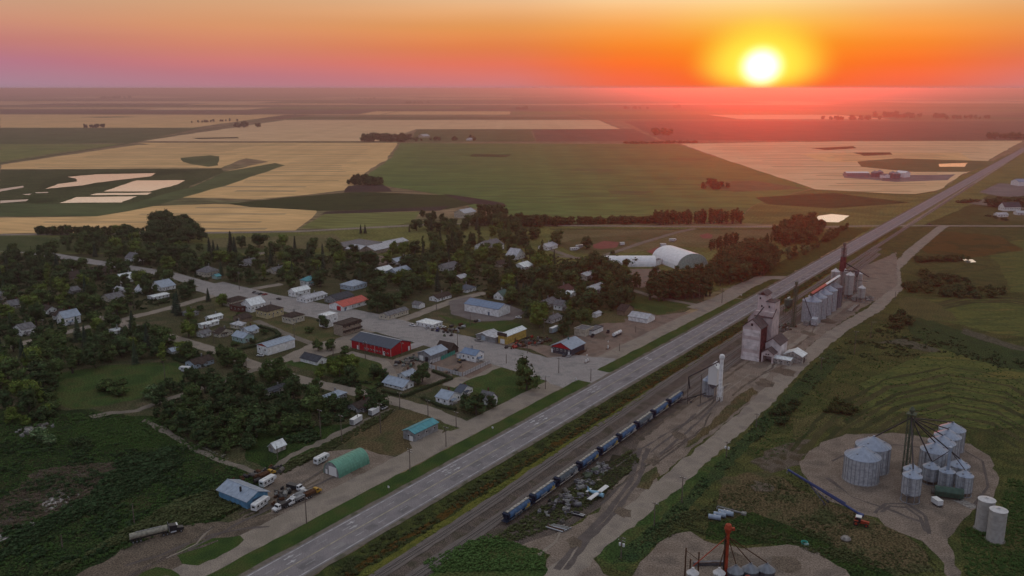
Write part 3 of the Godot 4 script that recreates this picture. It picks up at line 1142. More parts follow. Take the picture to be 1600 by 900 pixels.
func materials() -> void:
	var c := func(k, stops, co, fi, d := 0.35, oc := 5): cover(k, stops, co, fi, d, oc)
	var far := Vector3(1400, 1400, 900)
	var farf := Vector3(900, 160, 42)
	c.call("plain", [lin(0.264, 0.196, 0.115), lin(0.360, 0.253, 0.149), lin(0.192, 0.184, 0.092)], Vector3(4000, 4000, 1500), Vector3(600, 600, 200))
	c.call("wheat", [lin(0.754, 0.475, 0.216), lin(0.886, 0.556, 0.257), lin(0.678, 0.441, 0.202)], far, farf, 0.2)
	c.call("wheat_pale", [lin(0.722, 0.478, 0.260), lin(0.816, 0.547, 0.310), lin(0.692, 0.449, 0.248)], far, farf, 0.15)
	c.call("wheat_row", [lin(0.441, 0.313, 0.168), lin(0.534, 0.371, 0.203)], far, farf, 0.2)
	c.call("green_row", [lin(0.106, 0.138, 0.053), lin(0.148, 0.180, 0.064)], far, farf, 0.2)
	c.call("mow_dark", [lin(0.068, 0.078, 0.035), lin(0.089, 0.095, 0.043)], Vector3(40, 40, 40), Vector3(9, 9, 9), 0.5)
	c.call("mow_pale", [lin(0.098, 0.095, 0.044), lin(0.128, 0.117, 0.056)], Vector3(40, 40, 40), Vector3(9, 9, 9), 0.5)
	c.call("fallow", [lin(0.17, 0.12, 0.09), lin(0.21, 0.15, 0.11)], far, farf)
	c.call("fallow_dark", [lin(0.07, 0.055, 0.05), lin(0.10, 0.075, 0.065)], Vector3(300, 300, 200), Vector3(40, 40, 40))
	c.call("fallow_red", [lin(0.16, 0.10, 0.075), lin(0.21, 0.13, 0.09), lin(0.14, 0.10, 0.07)], far, farf)
	c.call("canola", [lin(0.228, 0.237, 0.085), lin(0.288, 0.288, 0.100), lin(0.192, 0.225, 0.080)], far, farf)
	c.call("green_crop", [lin(0.121, 0.175, 0.058), lin(0.168, 0.225, 0.074), lin(0.137, 0.194, 0.063), lin(0.105, 0.156, 0.058)], Vector3(900, 900, 420), farf, 0.25)
	c.call("pasture_dull", [lin(0.105, 0.138, 0.061), lin(0.147, 0.174, 0.077)], Vector3(700, 700, 400), farf)
	c.call("meadow", [lin(0.085, 0.105, 0.045), lin(0.11, 0.125, 0.055), lin(0.075, 0.10, 0.042)], Vector3(300, 300, 200), Vector3(40, 40, 25))
	c.call("olive_grass", [lin(0.158, 0.159, 0.055), lin(0.224, 0.214, 0.073), lin(0.132, 0.151, 0.055)], Vector3(500, 500, 300), Vector3(60, 60, 40))
	c.call("marsh", [lin(0.088, 0.112, 0.049), lin(0.137, 0.153, 0.069), lin(0.069, 0.102, 0.043)], Vector3(400, 400, 200), Vector3(60, 60, 40), 0.5)
	c.call("slough", [lin(0.061, 0.088, 0.041), lin(0.095, 0.115, 0.047), lin(0.054, 0.074, 0.034)], Vector3(240, 240, 120), Vector3(30, 30, 20), 0.5)
	c.call("dry_grass", [lin(0.17, 0.145, 0.075), lin(0.21, 0.18, 0.09), lin(0.15, 0.14, 0.065)], Vector3(300, 300, 200), Vector3(50, 50, 30))
	c.call("gravel_far", [lin(0.300, 0.250, 0.213), lin(0.375, 0.312, 0.250)], Vector3(300, 300, 300), Vector3(30, 30, 30))
	c.call("gravel", [lin(0.20, 0.18, 0.18), lin(0.26, 0.235, 0.22)], Vector3(200, 200, 200), Vector3(20, 20, 20))
	# near the town
	var n1 := Vector3(150, 150, 150)
	var f1 := Vector3(17, 17, 17)
	c.call("town_grass", [lin(0.098, 0.100, 0.050), lin(0.141, 0.126, 0.070), lin(0.085, 0.099, 0.048), lin(0.170, 0.141, 0.086)], n1, f1, 0.5)
	c.call("park_grass", [lin(0.130, 0.127, 0.057), lin(0.175, 0.145, 0.074), lin(0.108, 0.124, 0.051)], n1, f1, 0.45)
	c.call("lawn", [lin(0.057, 0.099, 0.032), lin(0.083, 0.128, 0.040), lin(0.105, 0.119, 0.043), lin(0.063, 0.109, 0.034)], Vector3(110, 110, 110), f1, 0.4)
	c.call("strip_grass", [lin(0.053, 0.093, 0.030), lin(0.074, 0.119, 0.034), lin(0.098, 0.118, 0.041)], Vector3(60, 60, 60), Vector3(9, 9, 9), 0.45)
	c.call("dry_lawn", [lin(0.129, 0.103, 0.054), lin(0.166, 0.127, 0.069), lin(0.093, 0.101, 0.046)], Vector3(80, 80, 80), f1, 0.45)
	c.call("lawn_wild", [lin(0.031, 0.063, 0.021), lin(0.058, 0.096, 0.027), lin(0.038, 0.068, 0.023)], Vector3(70, 70, 70), f1, 0.55)
	c.call("wild_grass", [lin(0.035, 0.059, 0.024), lin(0.063, 0.090, 0.032), lin(0.029, 0.050, 0.021), lin(0.068, 0.078, 0.033)], Vector3(120, 120, 120), Vector3(14, 14, 14), 0.6)
	c.call("slope_grass", [lin(0.087, 0.105, 0.038), lin(0.144, 0.144, 0.051), lin(0.074, 0.091, 0.034), lin(0.132, 0.124, 0.049)], Vector3(190, 190, 150), Vector3(16, 16, 16), 0.5)
	c.call("green_rows", [lin(0.113, 0.136, 0.045), lin(0.168, 0.178, 0.056), lin(0.095, 0.124, 0.043), lin(0.201, 0.178, 0.059)], Vector3(260, 260, 90), Vector3(60, 60, 7), 0.42)
	c.call("dry_grass_near", [lin(0.124, 0.119, 0.050), lin(0.166, 0.148, 0.063), lin(0.100, 0.119, 0.044)], n1, f1, 0.5)
	c.call("rust_grass", [lin(0.12, 0.085, 0.03), lin(0.16, 0.10, 0.034), lin(0.08, 0.08, 0.03)], n1, f1, 0.5)
	c.call("ditch_dark", [lin(0.046, 0.082, 0.035), lin(0.075, 0.114, 0.043), lin(0.057, 0.088, 0.039)], Vector3(70, 70, 70), f1, 0.55)
	c.call("ditch_grass", [lin(0.074, 0.092, 0.033), lin(0.118, 0.136, 0.041), lin(0.060, 0.082, 0.030)], Vector3(60, 60, 60), Vector3(8, 8, 8), 0.6)
	c.call("ditch_rust", [lin(0.111, 0.068, 0.022), lin(0.158, 0.092, 0.026), lin(0.079, 0.065, 0.022)], Vector3(40, 40, 40), Vector3(6, 6, 6), 0.6)
	c.call("ditch_yellow", [lin(0.156, 0.164, 0.040), lin(0.211, 0.203, 0.047), lin(0.125, 0.143, 0.037)], Vector3(40, 40, 40), Vector3(6, 6, 6), 0.5)
	c.call("pale_weeds", [lin(0.13, 0.125, 0.085), lin(0.19, 0.175, 0.13), lin(0.09, 0.095, 0.055)], Vector3(30, 30, 30), Vector3(6, 6, 6), 0.6)
	c.call("reed_bed", [lin(0.128, 0.098, 0.077), lin(0.180, 0.135, 0.105), lin(0.083, 0.083, 0.054), lin(0.195, 0.158, 0.143)], Vector3(60, 60, 60), Vector3(7, 7, 7), 0.6)
	c.call("weedy_lot", [lin(0.04, 0.052, 0.028), lin(0.085, 0.074, 0.05), lin(0.05, 0.052, 0.034)], Vector3(50, 50, 50), Vector3(10, 10, 10), 0.5)
	c.call("dirt", [lin(0.236, 0.187, 0.149), lin(0.294, 0.235, 0.189), lin(0.201, 0.164, 0.134)], Vector3(80, 80, 80), Vector3(13, 13, 13), 0.3)
	c.call("dirt_dark", [lin(0.160, 0.127, 0.096), lin(0.205, 0.162, 0.124), lin(0.133, 0.108, 0.084)], Vector3(60, 60, 60), Vector3(13, 13, 13), 0.35)
	c.call("dirt_red", [lin(0.235, 0.169, 0.137), lin(0.293, 0.218, 0.174), lin(0.198, 0.155, 0.129)], Vector3(60, 60, 60), Vector3(12, 12, 12), 0.3)
	c.call("dirt_patchy", [lin(0.126, 0.102, 0.067), lin(0.214, 0.174, 0.140), lin(0.101, 0.090, 0.050)], Vector3(40, 40, 40), Vector3(9, 9, 9), 0.5)
	c.call("cinder", [lin(0.144, 0.120, 0.103), lin(0.203, 0.161, 0.136), lin(0.119, 0.106, 0.077)], Vector3(50, 50, 50), Vector3(9, 9, 9), 0.5)
	c.call("ballast", [lin(0.197, 0.170, 0.155), lin(0.257, 0.218, 0.195)], Vector3(30, 30, 30), Vector3(4, 4, 4), 0.4)
	c.call("gravel_road", [lin(0.272, 0.231, 0.188), lin(0.322, 0.273, 0.224), lin(0.245, 0.208, 0.176)], Vector3(70, 70, 70), Vector3(10, 10, 10), 0.22)
	c.call("gravel_dark", [lin(0.171, 0.149, 0.140), lin(0.220, 0.193, 0.180)], Vector3(50, 50, 50), Vector3(10, 10, 10), 0.25)
	c.call("gravel_track", [lin(0.214, 0.186, 0.150), lin(0.285, 0.241, 0.195)], Vector3(40, 40, 40), Vector3(7, 7, 7), 0.35)
	c.call("rut", [lin(0.150, 0.128, 0.117), lin(0.195, 0.165, 0.150)], Vector3(20, 20, 20), Vector3(5, 5, 5), 0.4)
	c.call("main_street", [lin(0.309, 0.282, 0.268), lin(0.362, 0.330, 0.312), lin(0.273, 0.255, 0.243)], Vector3(55, 55, 55), Vector3(14, 14, 14), 0.2)
	c.call("asphalt", [lin(0.244, 0.224, 0.227), lin(0.281, 0.255, 0.256), lin(0.222, 0.206, 0.209)], Vector3(60, 60, 60), Vector3(9, 9, 9), 0.2)
	c.call("asphalt_dark", [lin(0.183, 0.171, 0.172), lin(0.218, 0.202, 0.202)], Vector3(20, 20, 20), Vector3(5, 5, 5), 0.25)
	c.call("asphalt_pale", [lin(0.276, 0.257, 0.252), lin(0.312, 0.290, 0.282)], Vector3(20, 20, 20), Vector3(5, 5, 5), 0.2)
	c.call("shoulder", [lin(0.194, 0.169, 0.142), lin(0.249, 0.211, 0.179), lin(0.139, 0.132, 0.093)], Vector3(30, 30, 30), Vector3(5, 5, 5), 0.35)
	c.call("shale", [lin(0.24, 0.09, 0.075), lin(0.28, 0.11, 0.09)], Vector3(40, 40, 40), Vector3(9, 9, 9), 0.2)
	c.call("pad", [lin(0.34, 0.31, 0.30), lin(0.40, 0.37, 0.36)], Vector3(30, 30, 30), Vector3(6, 6, 6), 0.2)
	var water := mat("water", Color(0.80, 0.80, 0.78), 0.1, 0.85, 0.8)
	water.albedo_color = Color(0.93, 0.92, 0.90)
	mat("mud_water", Color(0.60, 0.58, 0.58), 0.18, 0.5, 0.6, 0.3, 9.0)
	mat("line_white", lin(0.52, 0.51, 0.52), 0.9, 0.0, 0.2, 0.25, 9.0)
	mat("line_yellow", lin(0.46, 0.41, 0.29), 0.9, 0.0, 0.2, 0.25, 9.0)
	# walls
	mat("white_siding", lin(0.799, 0.799, 0.799), 0.8, 0.0, 0.3, 0.16)
	mat("old_white", lin(0.42, 0.39, 0.36), 0.9, 0.0, 0.2, 0.35, 5.0)
	mat("cream", lin(0.529, 0.483, 0.391), 0.85, 0.0, 0.3, 0.2)
	mat("yellow_pale", lin(0.517, 0.437, 0.253), 0.85, 0.0, 0.3, 0.2)
	mat("yellow_siding", lin(0.483, 0.333, 0.086), 0.8, 0.0, 0.3, 0.18)
	mat("tan", lin(0.24, 0.18, 0.13), 0.85, 0.0, 0.3, 0.2)
	mat("stone_tan", lin(0.36, 0.30, 0.24), 0.9, 0.0, 0.2, 0.25, 3.0)
	mat("grey_paint", lin(0.26, 0.265, 0.27), 0.8, 0.0, 0.3, 0.2)
	mat("mint", lin(0.33, 0.46, 0.43), 0.8, 0.0, 0.3, 0.15)
	mat("teal_wall", lin(0.30, 0.42, 0.39), 0.7, 0.0, 0.3, 0.15)
	mat("blue_siding", lin(0.115, 0.276, 0.437), 0.75, 0.0, 0.3, 0.15)
	mat("blue_pale", lin(0.38, 0.46, 0.54), 0.8, 0.0, 0.3, 0.15)
	mat("blue_dark", lin(0.05, 0.10, 0.17), 0.7)
	mat("navy_siding", lin(0.06, 0.065, 0.085), 0.7, 0.0, 0.3, 0.2)
	mat("red_siding", lin(0.431, 0.014, 0.022), 0.6, 0.0, 0.3, 0.12)
	mat("brick_red", lin(0.14, 0.05, 0.04), 0.9, 0.0, 0.2, 0.3, 2.0)
	mat("elevator_boards", lin(0.554, 0.462, 0.454), 0.95, 0.0, 0.15, 0.14, 12.0)
	mat("elevator_white", lin(0.714, 0.652, 0.652), 0.95, 0.0, 0.15, 0.14, 12.0)
	mat("elevator_rust", lin(0.15, 0.055, 0.06), 0.95, 0.0, 0.15, 0.4, 6.0)
	# roofs
	mat("roof_white", lin(0.721, 0.773, 0.800), 0.45, 0.1, 0.5, 0.18)
	mat("rink_white", lin(0.756, 0.766, 0.777), 0.55, 0.0, 0.4, 0.08, 12.0)
	mat("roof_pale", lin(0.464, 0.476, 0.515), 0.6, 0.1, 0.4, 0.22)
	mat("roof_bluegrey", lin(0.283, 0.347, 0.438), 0.5, 0.15, 0.5, 0.15)
	mat("roof_blue", lin(0.142, 0.220, 0.347), 0.5, 0.15, 0.5, 0.15)
	mat("roof_grey", lin(0.184, 0.184, 0.196), 0.85, 0.0, 0.3, 0.3)
	mat("roof_brown", lin(0.075, 0.058, 0.05), 0.9, 0.0, 0.2, 0.3)
	mat("elevator_roof", lin(0.125, 0.10, 0.10), 0.9, 0.0, 0.2, 0.2)
	mat("roof_charcoal", lin(0.063, 0.071, 0.086), 0.8, 0.0, 0.3, 0.25)
	mat("roof_slate", lin(0.057, 0.076, 0.109), 0.6, 0.1, 0.4, 0.12)
	mat("roof_salmon", lin(0.55, 0.10, 0.075), 0.6, 0.0, 0.4, 0.18)
	mat("roof_teal", lin(0.04, 0.26, 0.31), 0.5, 0.1, 0.5, 0.12)
	mat("roof_green", lin(0.05, 0.13, 0.12), 0.6, 0.0, 0.4, 0.2)
	mat("roof_maroon", lin(0.11, 0.05, 0.045), 0.8, 0.0, 0.3, 0.2)
	mat("quonset_green", lin(0.11, 0.30, 0.22), 0.5, 0.15, 0.5, 0.12)
	# details
	mat("trim", lin(0.66, 0.65, 0.63), 0.7, 0.0, 0.3)
	mat("glass", lin(0.02, 0.022, 0.028), 0.12, 0.0, 0.6)
	mat("rubber", lin(0.02, 0.02, 0.02), 0.9)
	mat("steel", lin(0.32, 0.33, 0.35), 0.45, 0.7, 0.5)
	mat("dark_metal", lin(0.035, 0.033, 0.035), 0.6, 0.3)
	mat("concrete", lin(0.30, 0.28, 0.26), 0.95, 0.0, 0.2, 0.3, 4.0)
	mat("pole_wood", lin(0.17, 0.14, 0.12), 0.95, 0.0, 0.2, 0.3, 3.0)
	mat("rail_steel", lin(0.20, 0.185, 0.18), 0.4, 0.6)
	mat("tie_wood", lin(0.07, 0.06, 0.055), 0.95)
	mat("galv", lin(0.47, 0.50, 0.54), 0.42, 0.2, 0.5, 0.2, 5.0)
	mat("galv_roof", lin(0.27, 0.32, 0.41), 0.42, 0.25, 0.5, 0.15, 5.0)
	mat("galv_post", lin(0.27, 0.29, 0.33), 0.5, 0.5)
	mat("silo_white", lin(0.38, 0.365, 0.345), 0.75, 0.0, 0.3, 0.12, 5.0)
	mat("silo_white_roof", lin(0.56, 0.55, 0.55), 0.6, 0.0, 0.4, 0.15, 5.0)
	mat("galv_dark", lin(0.17, 0.165, 0.19), 0.6, 0.3, 0.4, 0.3, 5.0)
	mat("galv_dark_roof", lin(0.20, 0.22, 0.25), 0.55, 0.3, 0.4, 0.2, 5.0)
	mat("lattice_green", lin(0.10, 0.125, 0.085), 0.8, 0.1, 0.3, 0.2)
	mat("lattice_grey", lin(0.13, 0.12, 0.11), 0.7, 0.3, 0.4, 0.2)
	mat("paint_white", lin(0.62, 0.63, 0.64), 0.4, 0.0, 0.5, 0.08)
	mat("paint_silver", lin(0.36, 0.37, 0.39), 0.4, 0.3, 0.5)
	mat("paint_red", lin(0.30, 0.03, 0.02), 0.4)
	mat("paint_orange_red", lin(0.36, 0.05, 0.018), 0.6, 0.0, 0.4, 0.2)
	mat("paint_blue", lin(0.035, 0.055, 0.17), 0.5, 0.0, 0.4, 0.15)
	mat("paint_black", lin(0.02, 0.02, 0.024), 0.4)
	mat("paint_yellow", lin(0.46, 0.26, 0.03), 0.5, 0.0, 0.4, 0.2)
	mat("paint_green", lin(0.05, 0.10, 0.075), 0.6, 0.0, 0.4, 0.2)
	mat("rust", lin(0.12, 0.06, 0.035), 0.95, 0.0, 0.2, 0.4, 2.0)
	mat("dull_white", lin(0.27, 0.27, 0.26), 0.7, 0.0, 0.3, 0.3, 2.0)
	mat("tank_tan", lin(0.32, 0.31, 0.25), 0.6, 0.0, 0.4, 0.25, 3.0)
	mat("hopper_blue", lin(0.04, 0.115, 0.25), 0.55, 0.0, 0.4, 0.3, 5.0)
	mat("hopper_worn", lin(0.12, 0.15, 0.18), 0.75, 0.0, 0.3, 0.45, 4.0)
	mat("hopper_dark", lin(0.018, 0.030, 0.060), 0.7, 0.0, 0.3, 0.2, 4.0)
	mat("hopper_top", lin(0.42, 0.40, 0.36), 0.8, 0.0, 0.3, 0.35, 3.0)
	mat("emblem_yellow", lin(0.46, 0.34, 0.10), 0.7, 0.0, 0.3, 0.25, 3.0)
	mat("emblem_pale", lin(0.42, 0.42, 0.42), 0.7, 0.0, 0.3, 0.25, 3.0)
	mat("fence_white", lin(0.50, 0.49, 0.50), 0.8, 0.0, 0.3, 0.15)
	mat("fence_green", lin(0.05, 0.30, 0.24), 0.7, 0.0, 0.3, 0.15)
	mat("plane_blue", lin(0.22, 0.40, 0.52), 0.5)
	# plants
	mat("bark", lin(0.07, 0.058, 0.048), 1.0, 0.0, 0.1)
	var tones := [Color(0.85, 0.9, 0.9), Color(1.2, 1.2, 1.0), Color(1.9, 1.75, 0.95), Color(2.0, 2.0, 2.3), Color(1.15, 0.85, 0.8), Color(1.15, 0.98, 0.85)]
	for i in tones.size():
		var m := StandardMaterial3D.new()
		m.vertex_color_use_as_albedo = true
		m.albedo_color = (tones[i] * 1.32).linear_to_srgb()
		m.albedo_color.a = 1.0
		m.roughness = 0.9
		m.metallic_specular = 0.15
		m.cull_mode = BaseMaterial3D.CULL_DISABLED
		M["leaf%d" % i] = m
	for g in [["grow_green", lin(0.079, 0.138, 0.042)], ["grow_dark", lin(0.039, 0.067, 0.029)], ["grow_olive", lin(0.085, 0.098, 0.042)], ["grow_yellow", lin(0.20, 0.215, 0.05)], ["grow_rust", lin(0.15, 0.085, 0.03)], ["grow_reed", lin(0.176, 0.135, 0.101)], ["grow_pale", lin(0.216, 0.209, 0.162)], ["grow_crop", lin(0.115, 0.128, 0.054)]]:
		var m := StandardMaterial3D.new()
		m.vertex_color_use_as_albedo = true
		m.albedo_color = g[1]
		m.roughness = 0.95
		m.metallic_specular = 0.1
		m.cull_mode = BaseMaterial3D.CULL_DISABLED
		M[g[0]] = m


func ground() -> void:
	# one sheet to the horizon, finer towards the town
	var xs := []
	for q in [60000, 30000, 14000, 7000, 4000, 2500, 1600, 1000, 600, 300, 0]:
		xs.append(-float(q))
		if q > 0:
			xs.append(float(q))
	xs.sort()
	var zs := [400.0, 100.0, -150.0, -300.0, -450.0, -600.0, -800.0, -1000.0, -1300.0, -1700.0, -2300.0, -3200.0, -4500.0, -7000.0, -11000.0, -18000.0, -30000.0, -60000.0]
	var mb := MB.new()
	for i in xs.size() - 1:
		for j in zs.size() - 1:
			mb.quad(Vector3(xs[i], 0, zs[j]), Vector3(xs[i + 1], 0, zs[j]), Vector3(xs[i + 1], 0, zs[j + 1]), Vector3(xs[i], 0, zs[j + 1]))
	tag(part(self, "ground", mb, M.plain), "", "", "", "structure")
	# quarter sections towards the horizon, one crop each
	var crops := ["wheat", "wheat_pale", "fallow", "pasture_dull", "canola", "fallow_red", "plain", "wheat", "pasture_dull"]
	var r := RandomNumberGenerator.new()
	r.seed = 21
	var z := -4650.0
	while z > -30000.0:
		var deep := 805.0 if z > -9000 else (1609.0 if z > -16000 else 3218.0)
		var x := -0.66 * -z - 800.0
		x = floorf(x / 805.0) * 805.0 + r.randi_range(0, 1) * 400.0
		while x < 0.66 * -z + 800.0:
			var wide := 805.0 * r.randi_range(1, 3)
			var crop: String = crops[r.randi() % crops.size()]
			var cut := deep * (1.0 if r.randf() < 0.7 else 0.5)
			sheet("field", [x, z, x + wide - 14, z, x + wide - 14, z - cut + 14, x, z - cut + 14], 16, M[crop], 8.0, 120.0)
			if r.randf() < 0.25:
				var sx := x + wide * r.randf_range(0.1, 0.6)
				sheet("slough", [sx, z - cut * 0.4, sx + 150, z - cut * 0.3, sx + 320, z - cut * 0.45, sx + 160, z - cut * 0.55], 28, M.slough, 12.0, 40.0)
			x += wide
		z -= deep
	sheet("field", [-3204, -5526, -1388, -5393, -1352, -4435, -1324, -3641, -2119, -3641], 20, M.wheat, 3.0, 45)
	sheet("field", [-3864, -6671, -966, -6671, -961, -5526, -3204, -5526], 19, M.fallow, 3.0, 45)
	sheet("field", [-2119, -3641, -1277, -3641, -1146, -2615, -1493, -2555], 21, M.pasture_dull, 3.0, 45)
	sheet("field", [-1493, -2555, -1136, -2569, -1148, -2177, -1133, -1929], 21, M.canola, 3.0, 45)
	sheet("field", [-1095, -1864, -1089, -2290, -1079, -2526, -898, -2615, -727, -2584, -638, -2177, -598, -1788, -1034, -1759], 21, M.wheat, 3.0, 45)
	sheet("field", [-1166, -4524, 443, -4524, 431, -3527, -385, -3527, -389, -3175, -416, -2711, -1148, -2711, -1152, -3367], 21, M.wheat_pale, 3.0, 45)
	sheet("field", [-1124, -2630, -342, -2630, -289, -2018, -286, -1731, -262, -1406, -315, -1329, -378, -1274, -495, -1297, -524, -1434, -564, -1704, -543, -1946], 21, M.wheat, 3.0, 45)
	sheet("grass", [-1026, -1745, -593, -1773, -564, -1704, -537, -1454, -505, -1312, -544, -1223, -570, -1127, -660, -1109], 21, M.marsh, 3.0, 45)
	sheet("grass", [-726, -1223, -544, -1223, -530, -1434, -564, -1704, -519, -1912, -482, -1848, -483, -1454, -497, -1196, -523, -1098, -654, -1098], 22, M.pasture_dull, 3.0, 45)
	sheet("field", [-647, -1086, -531, -1098, -497, -1196, -422, -1223, -269, -1170, -257, -1139, -249, -986, -579, -968], 23, M.wheat, 3.0, 45)
	sheet("field", [-334, -2615, 484, -2569, 490, -1416, 345, -1223, 275, -1054, 46.5, -1039, -52.4, -1176, -97.2, -1312, -228, -1473, -270, -1536, -276, -1788, -283, -2055], 21, M.green_crop, 3.0, 45)
	sheet("grass", [-404, -1223, -344, -1289, -243, -1371, -92.9, -1321, -49.9, -1223, -86.9, -1170, -257, -1151, -362, -1189], 24, M.slough, 3.0, 45)
	sheet("field", [-274, -1454, -218, -1473, -191, -1371, -264, -1362], 25, M.fallow_dark, 3.0, 45)
	sheet("field", [-246, -1142, -84.6, -1199, -94.6, -1157, -246, -1121], 25, M.fallow_dark, 3.0, 45)
	sheet("field", [-97.2, -1312, -59, -1223, -8.9, -1196, -13.8, -1237, -57.6, -1297, -109.5, -1345], 25, M.fallow_dark, 3.0, 45)
	sheet("field", [-247, -1004, -241, -1127, -123.4, -1145, -121.8, -1054, -148.6, -995], 24, M.canola, 3.0, 45)
	sheet("field", [80.8, -3472, 488, -3527, 458, -2727, 74.7, -2694], 22, M.fallow_red, 3.0, 45)
	sheet("field", [-374, -3472, 75.8, -3472, 70.8, -2694, -313, -2678], 22, M.pasture_dull, 3.0, 45)
	sheet("field", [553, -4349, 2653, -4349, 1693, -2761, 471, -2744], 21, M.fallow_red, 3.0, 45)
	sheet("field", [495, -2584, 1049, -2711, 1589, -2727, 833, -1616, 678, -1380, 623, -1337, 494, -1362, 488, -1745], 21, M.wheat_pale, 3.0, 45)
	sheet("field", [717, -2177, 862, -2221, 1138, -2221, 1046, -1981, 863, -1896, 700, -1946], 22, M.wheat, 3.0, 45)
	sheet("grass", [818, -2389, 966, -2469, 940, -2389, 830, -2314], 23, M.slough, 3.0, 45)
	sheet("grass", [867, -2221, 967, -2232, 938, -2156, 852, -2115], 23, M.slough, 3.0, 45)
	sheet("grass", [768, -1946, 896, -2036, 1032, -1981, 1100, -1946, 890, -1704, 777, -1704, 728, -1817], 23, M.pasture_dull, 3.0, 45)
	sheet("yard", [635, -1665, 749, -1640, 842, -1652, 776, -1547, 670, -1514, 610, -1592], 24, M.gravel, 3.0, 45)
	sheet("grass", [486, -1406, 620, -1329, 674, -1371, 827, -1604, 1890, -3087, 1104, -1788, 484, -1014, 405, -1004, 272, -1044, 345, -1223], 22, M.olive_grass, 3.0, 45)
	sheet("grass", [365, -1297, 501, -1354, 569, -1237, 437, -1176, 361, -1216], 24, M.slough, 3.0, 45)
	sheet("grass", [-574, -959, -248, -977, -206, -986, -125.7, -1054, -78.6, -1054, 45.8, -1024, 403, -1000, 458, -1024, 370, -933, 281, -830, 228, -755, 141.4, -652, 56, -741, -124.9, -830, -312, -830, -500, -830], 0.5, M.olive_grass, 3.0, 45)
	sheet("grass", [-569, -950, -522, -942, -419, -933, -324, -902, -214, -894, -185, -883, -232, -857, -315, -837, -515, -857], 23, M.meadow, 3.0, 45)
	sheet("grass", [-335, -933, -201, -959, -175.7, -902, -208, -864, -311, -883], 24, M.dry_grass, 3.0, 45)
	sheet("field", [51.6, -986, 141.8, -1000, 327, -995, 294, -933, 209, -872, 172.2, -883, 114.6, -847, 47.3, -902], 24, M.dry_grass, 3.0, 45)
	sheet("ball_diamond", [84.5, -894, 99.8, -919, 113.1, -909, 108.2, -879, 91.2, -868, 83.4, -875], 26, M.shale, 0.8, 8)
	sheet("ball_diamond", [135.2, -857, 152, -881, 160.3, -868, 154.7, -844, 139.5, -844], 26, M.shale, 0.8, 8)
	sheet("ball_diamond", [209, -955, 221, -968, 224, -955, 217, -933, 208, -933], 26, M.shale, 0.8, 8)
	sheet("grass", [-779, -2055, -735, -2135, -703, -2094, -623, -1848, -634, -1817, -690, -1880, -735, -1946], 25, M.pasture_dull, 3.0, 45)
	sheet("grass", [-1053, -2887, -918, -2940, -891, -2868, -1008, -2821], 25, M.slough, 3.0, 45)
	sheet("grass", [-755, -1274, -726, -1289, -666, -1266, -675, -1230, -734, -1237], 25, M.slough, 3.0, 45)
	sheet("grass", [-755, -1380, -713, -1397, -691, -1536, -666, -1616, -627, -1704, -659, -1759, -752, -1704, -840, -1678, -838, -1558], 24, M.slough, 3.0, 45)
	sheet("field", [353, -1362, 483, -1416, 430, -1536, 360, -1525, 311, -1454], 24, M.dry_grass, 3.0, 45)
	sheet("grass", [-95.7, -2177, 0, -2156, -15.2, -2075, -99.8, -2094], 24, M.slough, 3.0, 45)
	sheet("grass", [377, -2055, 463, -2036, 436, -1981, 359, -1999], 24, M.pasture_dull, 3.0, 45)
	sheet("grass", [154, -1388, 223, -1371, 198, -1337, 158.3, -1337], 24, M.pasture_dull, 3.0, 45)
	sheet("grass", [131.4, -1788, 207, -1759, 188, -1704, 114.6, -1731], 24, M.pasture_dull, 3.0, 45)
	sheet("pond", [-821, -1604, -791, -1652, -688, -1678, -671, -1616, -694, -1569, -721, -1504, -724, -1463, -759, -1411, -777, -1483, -763, -1525, -786, -1569], 30, M.water, 1.5, 12)
	sheet("pond", [-668, -1541, -582, -1547, -569, -1483, -575, -1375, -647, -1371], 30, M.water, 1.5, 12)
	sheet("pond", [-647, -1349, -564, -1358, -562, -1329, -647, -1325], 30, M.water, 1.5, 12)
	sheet("pond", [-655, -1301, -569, -1309, -560, -1237, -645, -1234], 30, M.water, 1.5, 12)
	sheet("pond", [391, -1103, 417, -1121, 433, -1106, 399, -1049, 374, -1054], 30, M.water, 1.5, 12)
	sheet("pond", [924, -1888, 999, -1912, 943, -1817, 892, -1817], 30, M.water, 1.5, 12)
	sheet("pond", [433, -817, 441, -814, 438, -801, 428, -798], 30, M.water, 1.5, 12)
	sheet("pond", [-751, -1362, -733, -1366, -726, -1354, -741, -1349], 30, M.mud_water, 1.0, 8)
	sheet("pond", [-757, -1337, -746, -1345, -740, -1325], 30, M.mud_water, 1.0, 8)
	sheet("pond", [-832, -1406, -821, -1454, -807, -1434, -811, -1371], 30, M.mud_water, 1.0, 8)
	sheet("pond", [-746, -1259, -713, -1274, -705, -1251, -730, -1230], 30, M.mud_water, 1.0, 8)
	band("road", [-572, -957, -362, -968, -242, -981, -180, -1004, -77.5, -1039], 11, 27, M.gravel_far, 0.8, 20)
	band("road", [-77.5, -1039, 53.5, -1024, 227, -1014, 356, -1014, 462, -1024], 9, 27, M.gravel_far, 0.5, 20)
	band("road", [462, -1024, 533, -1021, 639, -1019], 9, 27, M.gravel_far, 0.5, 20)
	band("road", [-1112, -1802, -1130, -2376, -1158, -2887, -1288, -4435, -1325, -5146, -1483, -7320], 14, 27, M.pasture_dull, 1.0, 40)
	band("road", [-342, -2634, -1141, -2659], 7, 27, M.pasture_dull, 1.0, 40)
	band("grass", [44.7, -997, 328, -997], 7, 28, M.slough, 1.0, 10)
	sheet("grass", [-509, -847, -315, -837, -112.4, -830, 58, -769, 151.6, -665, 148, -648, -44.3, -348, -128.3, -260, -184, -260, -537, -830], 1, M.town_grass, 0)
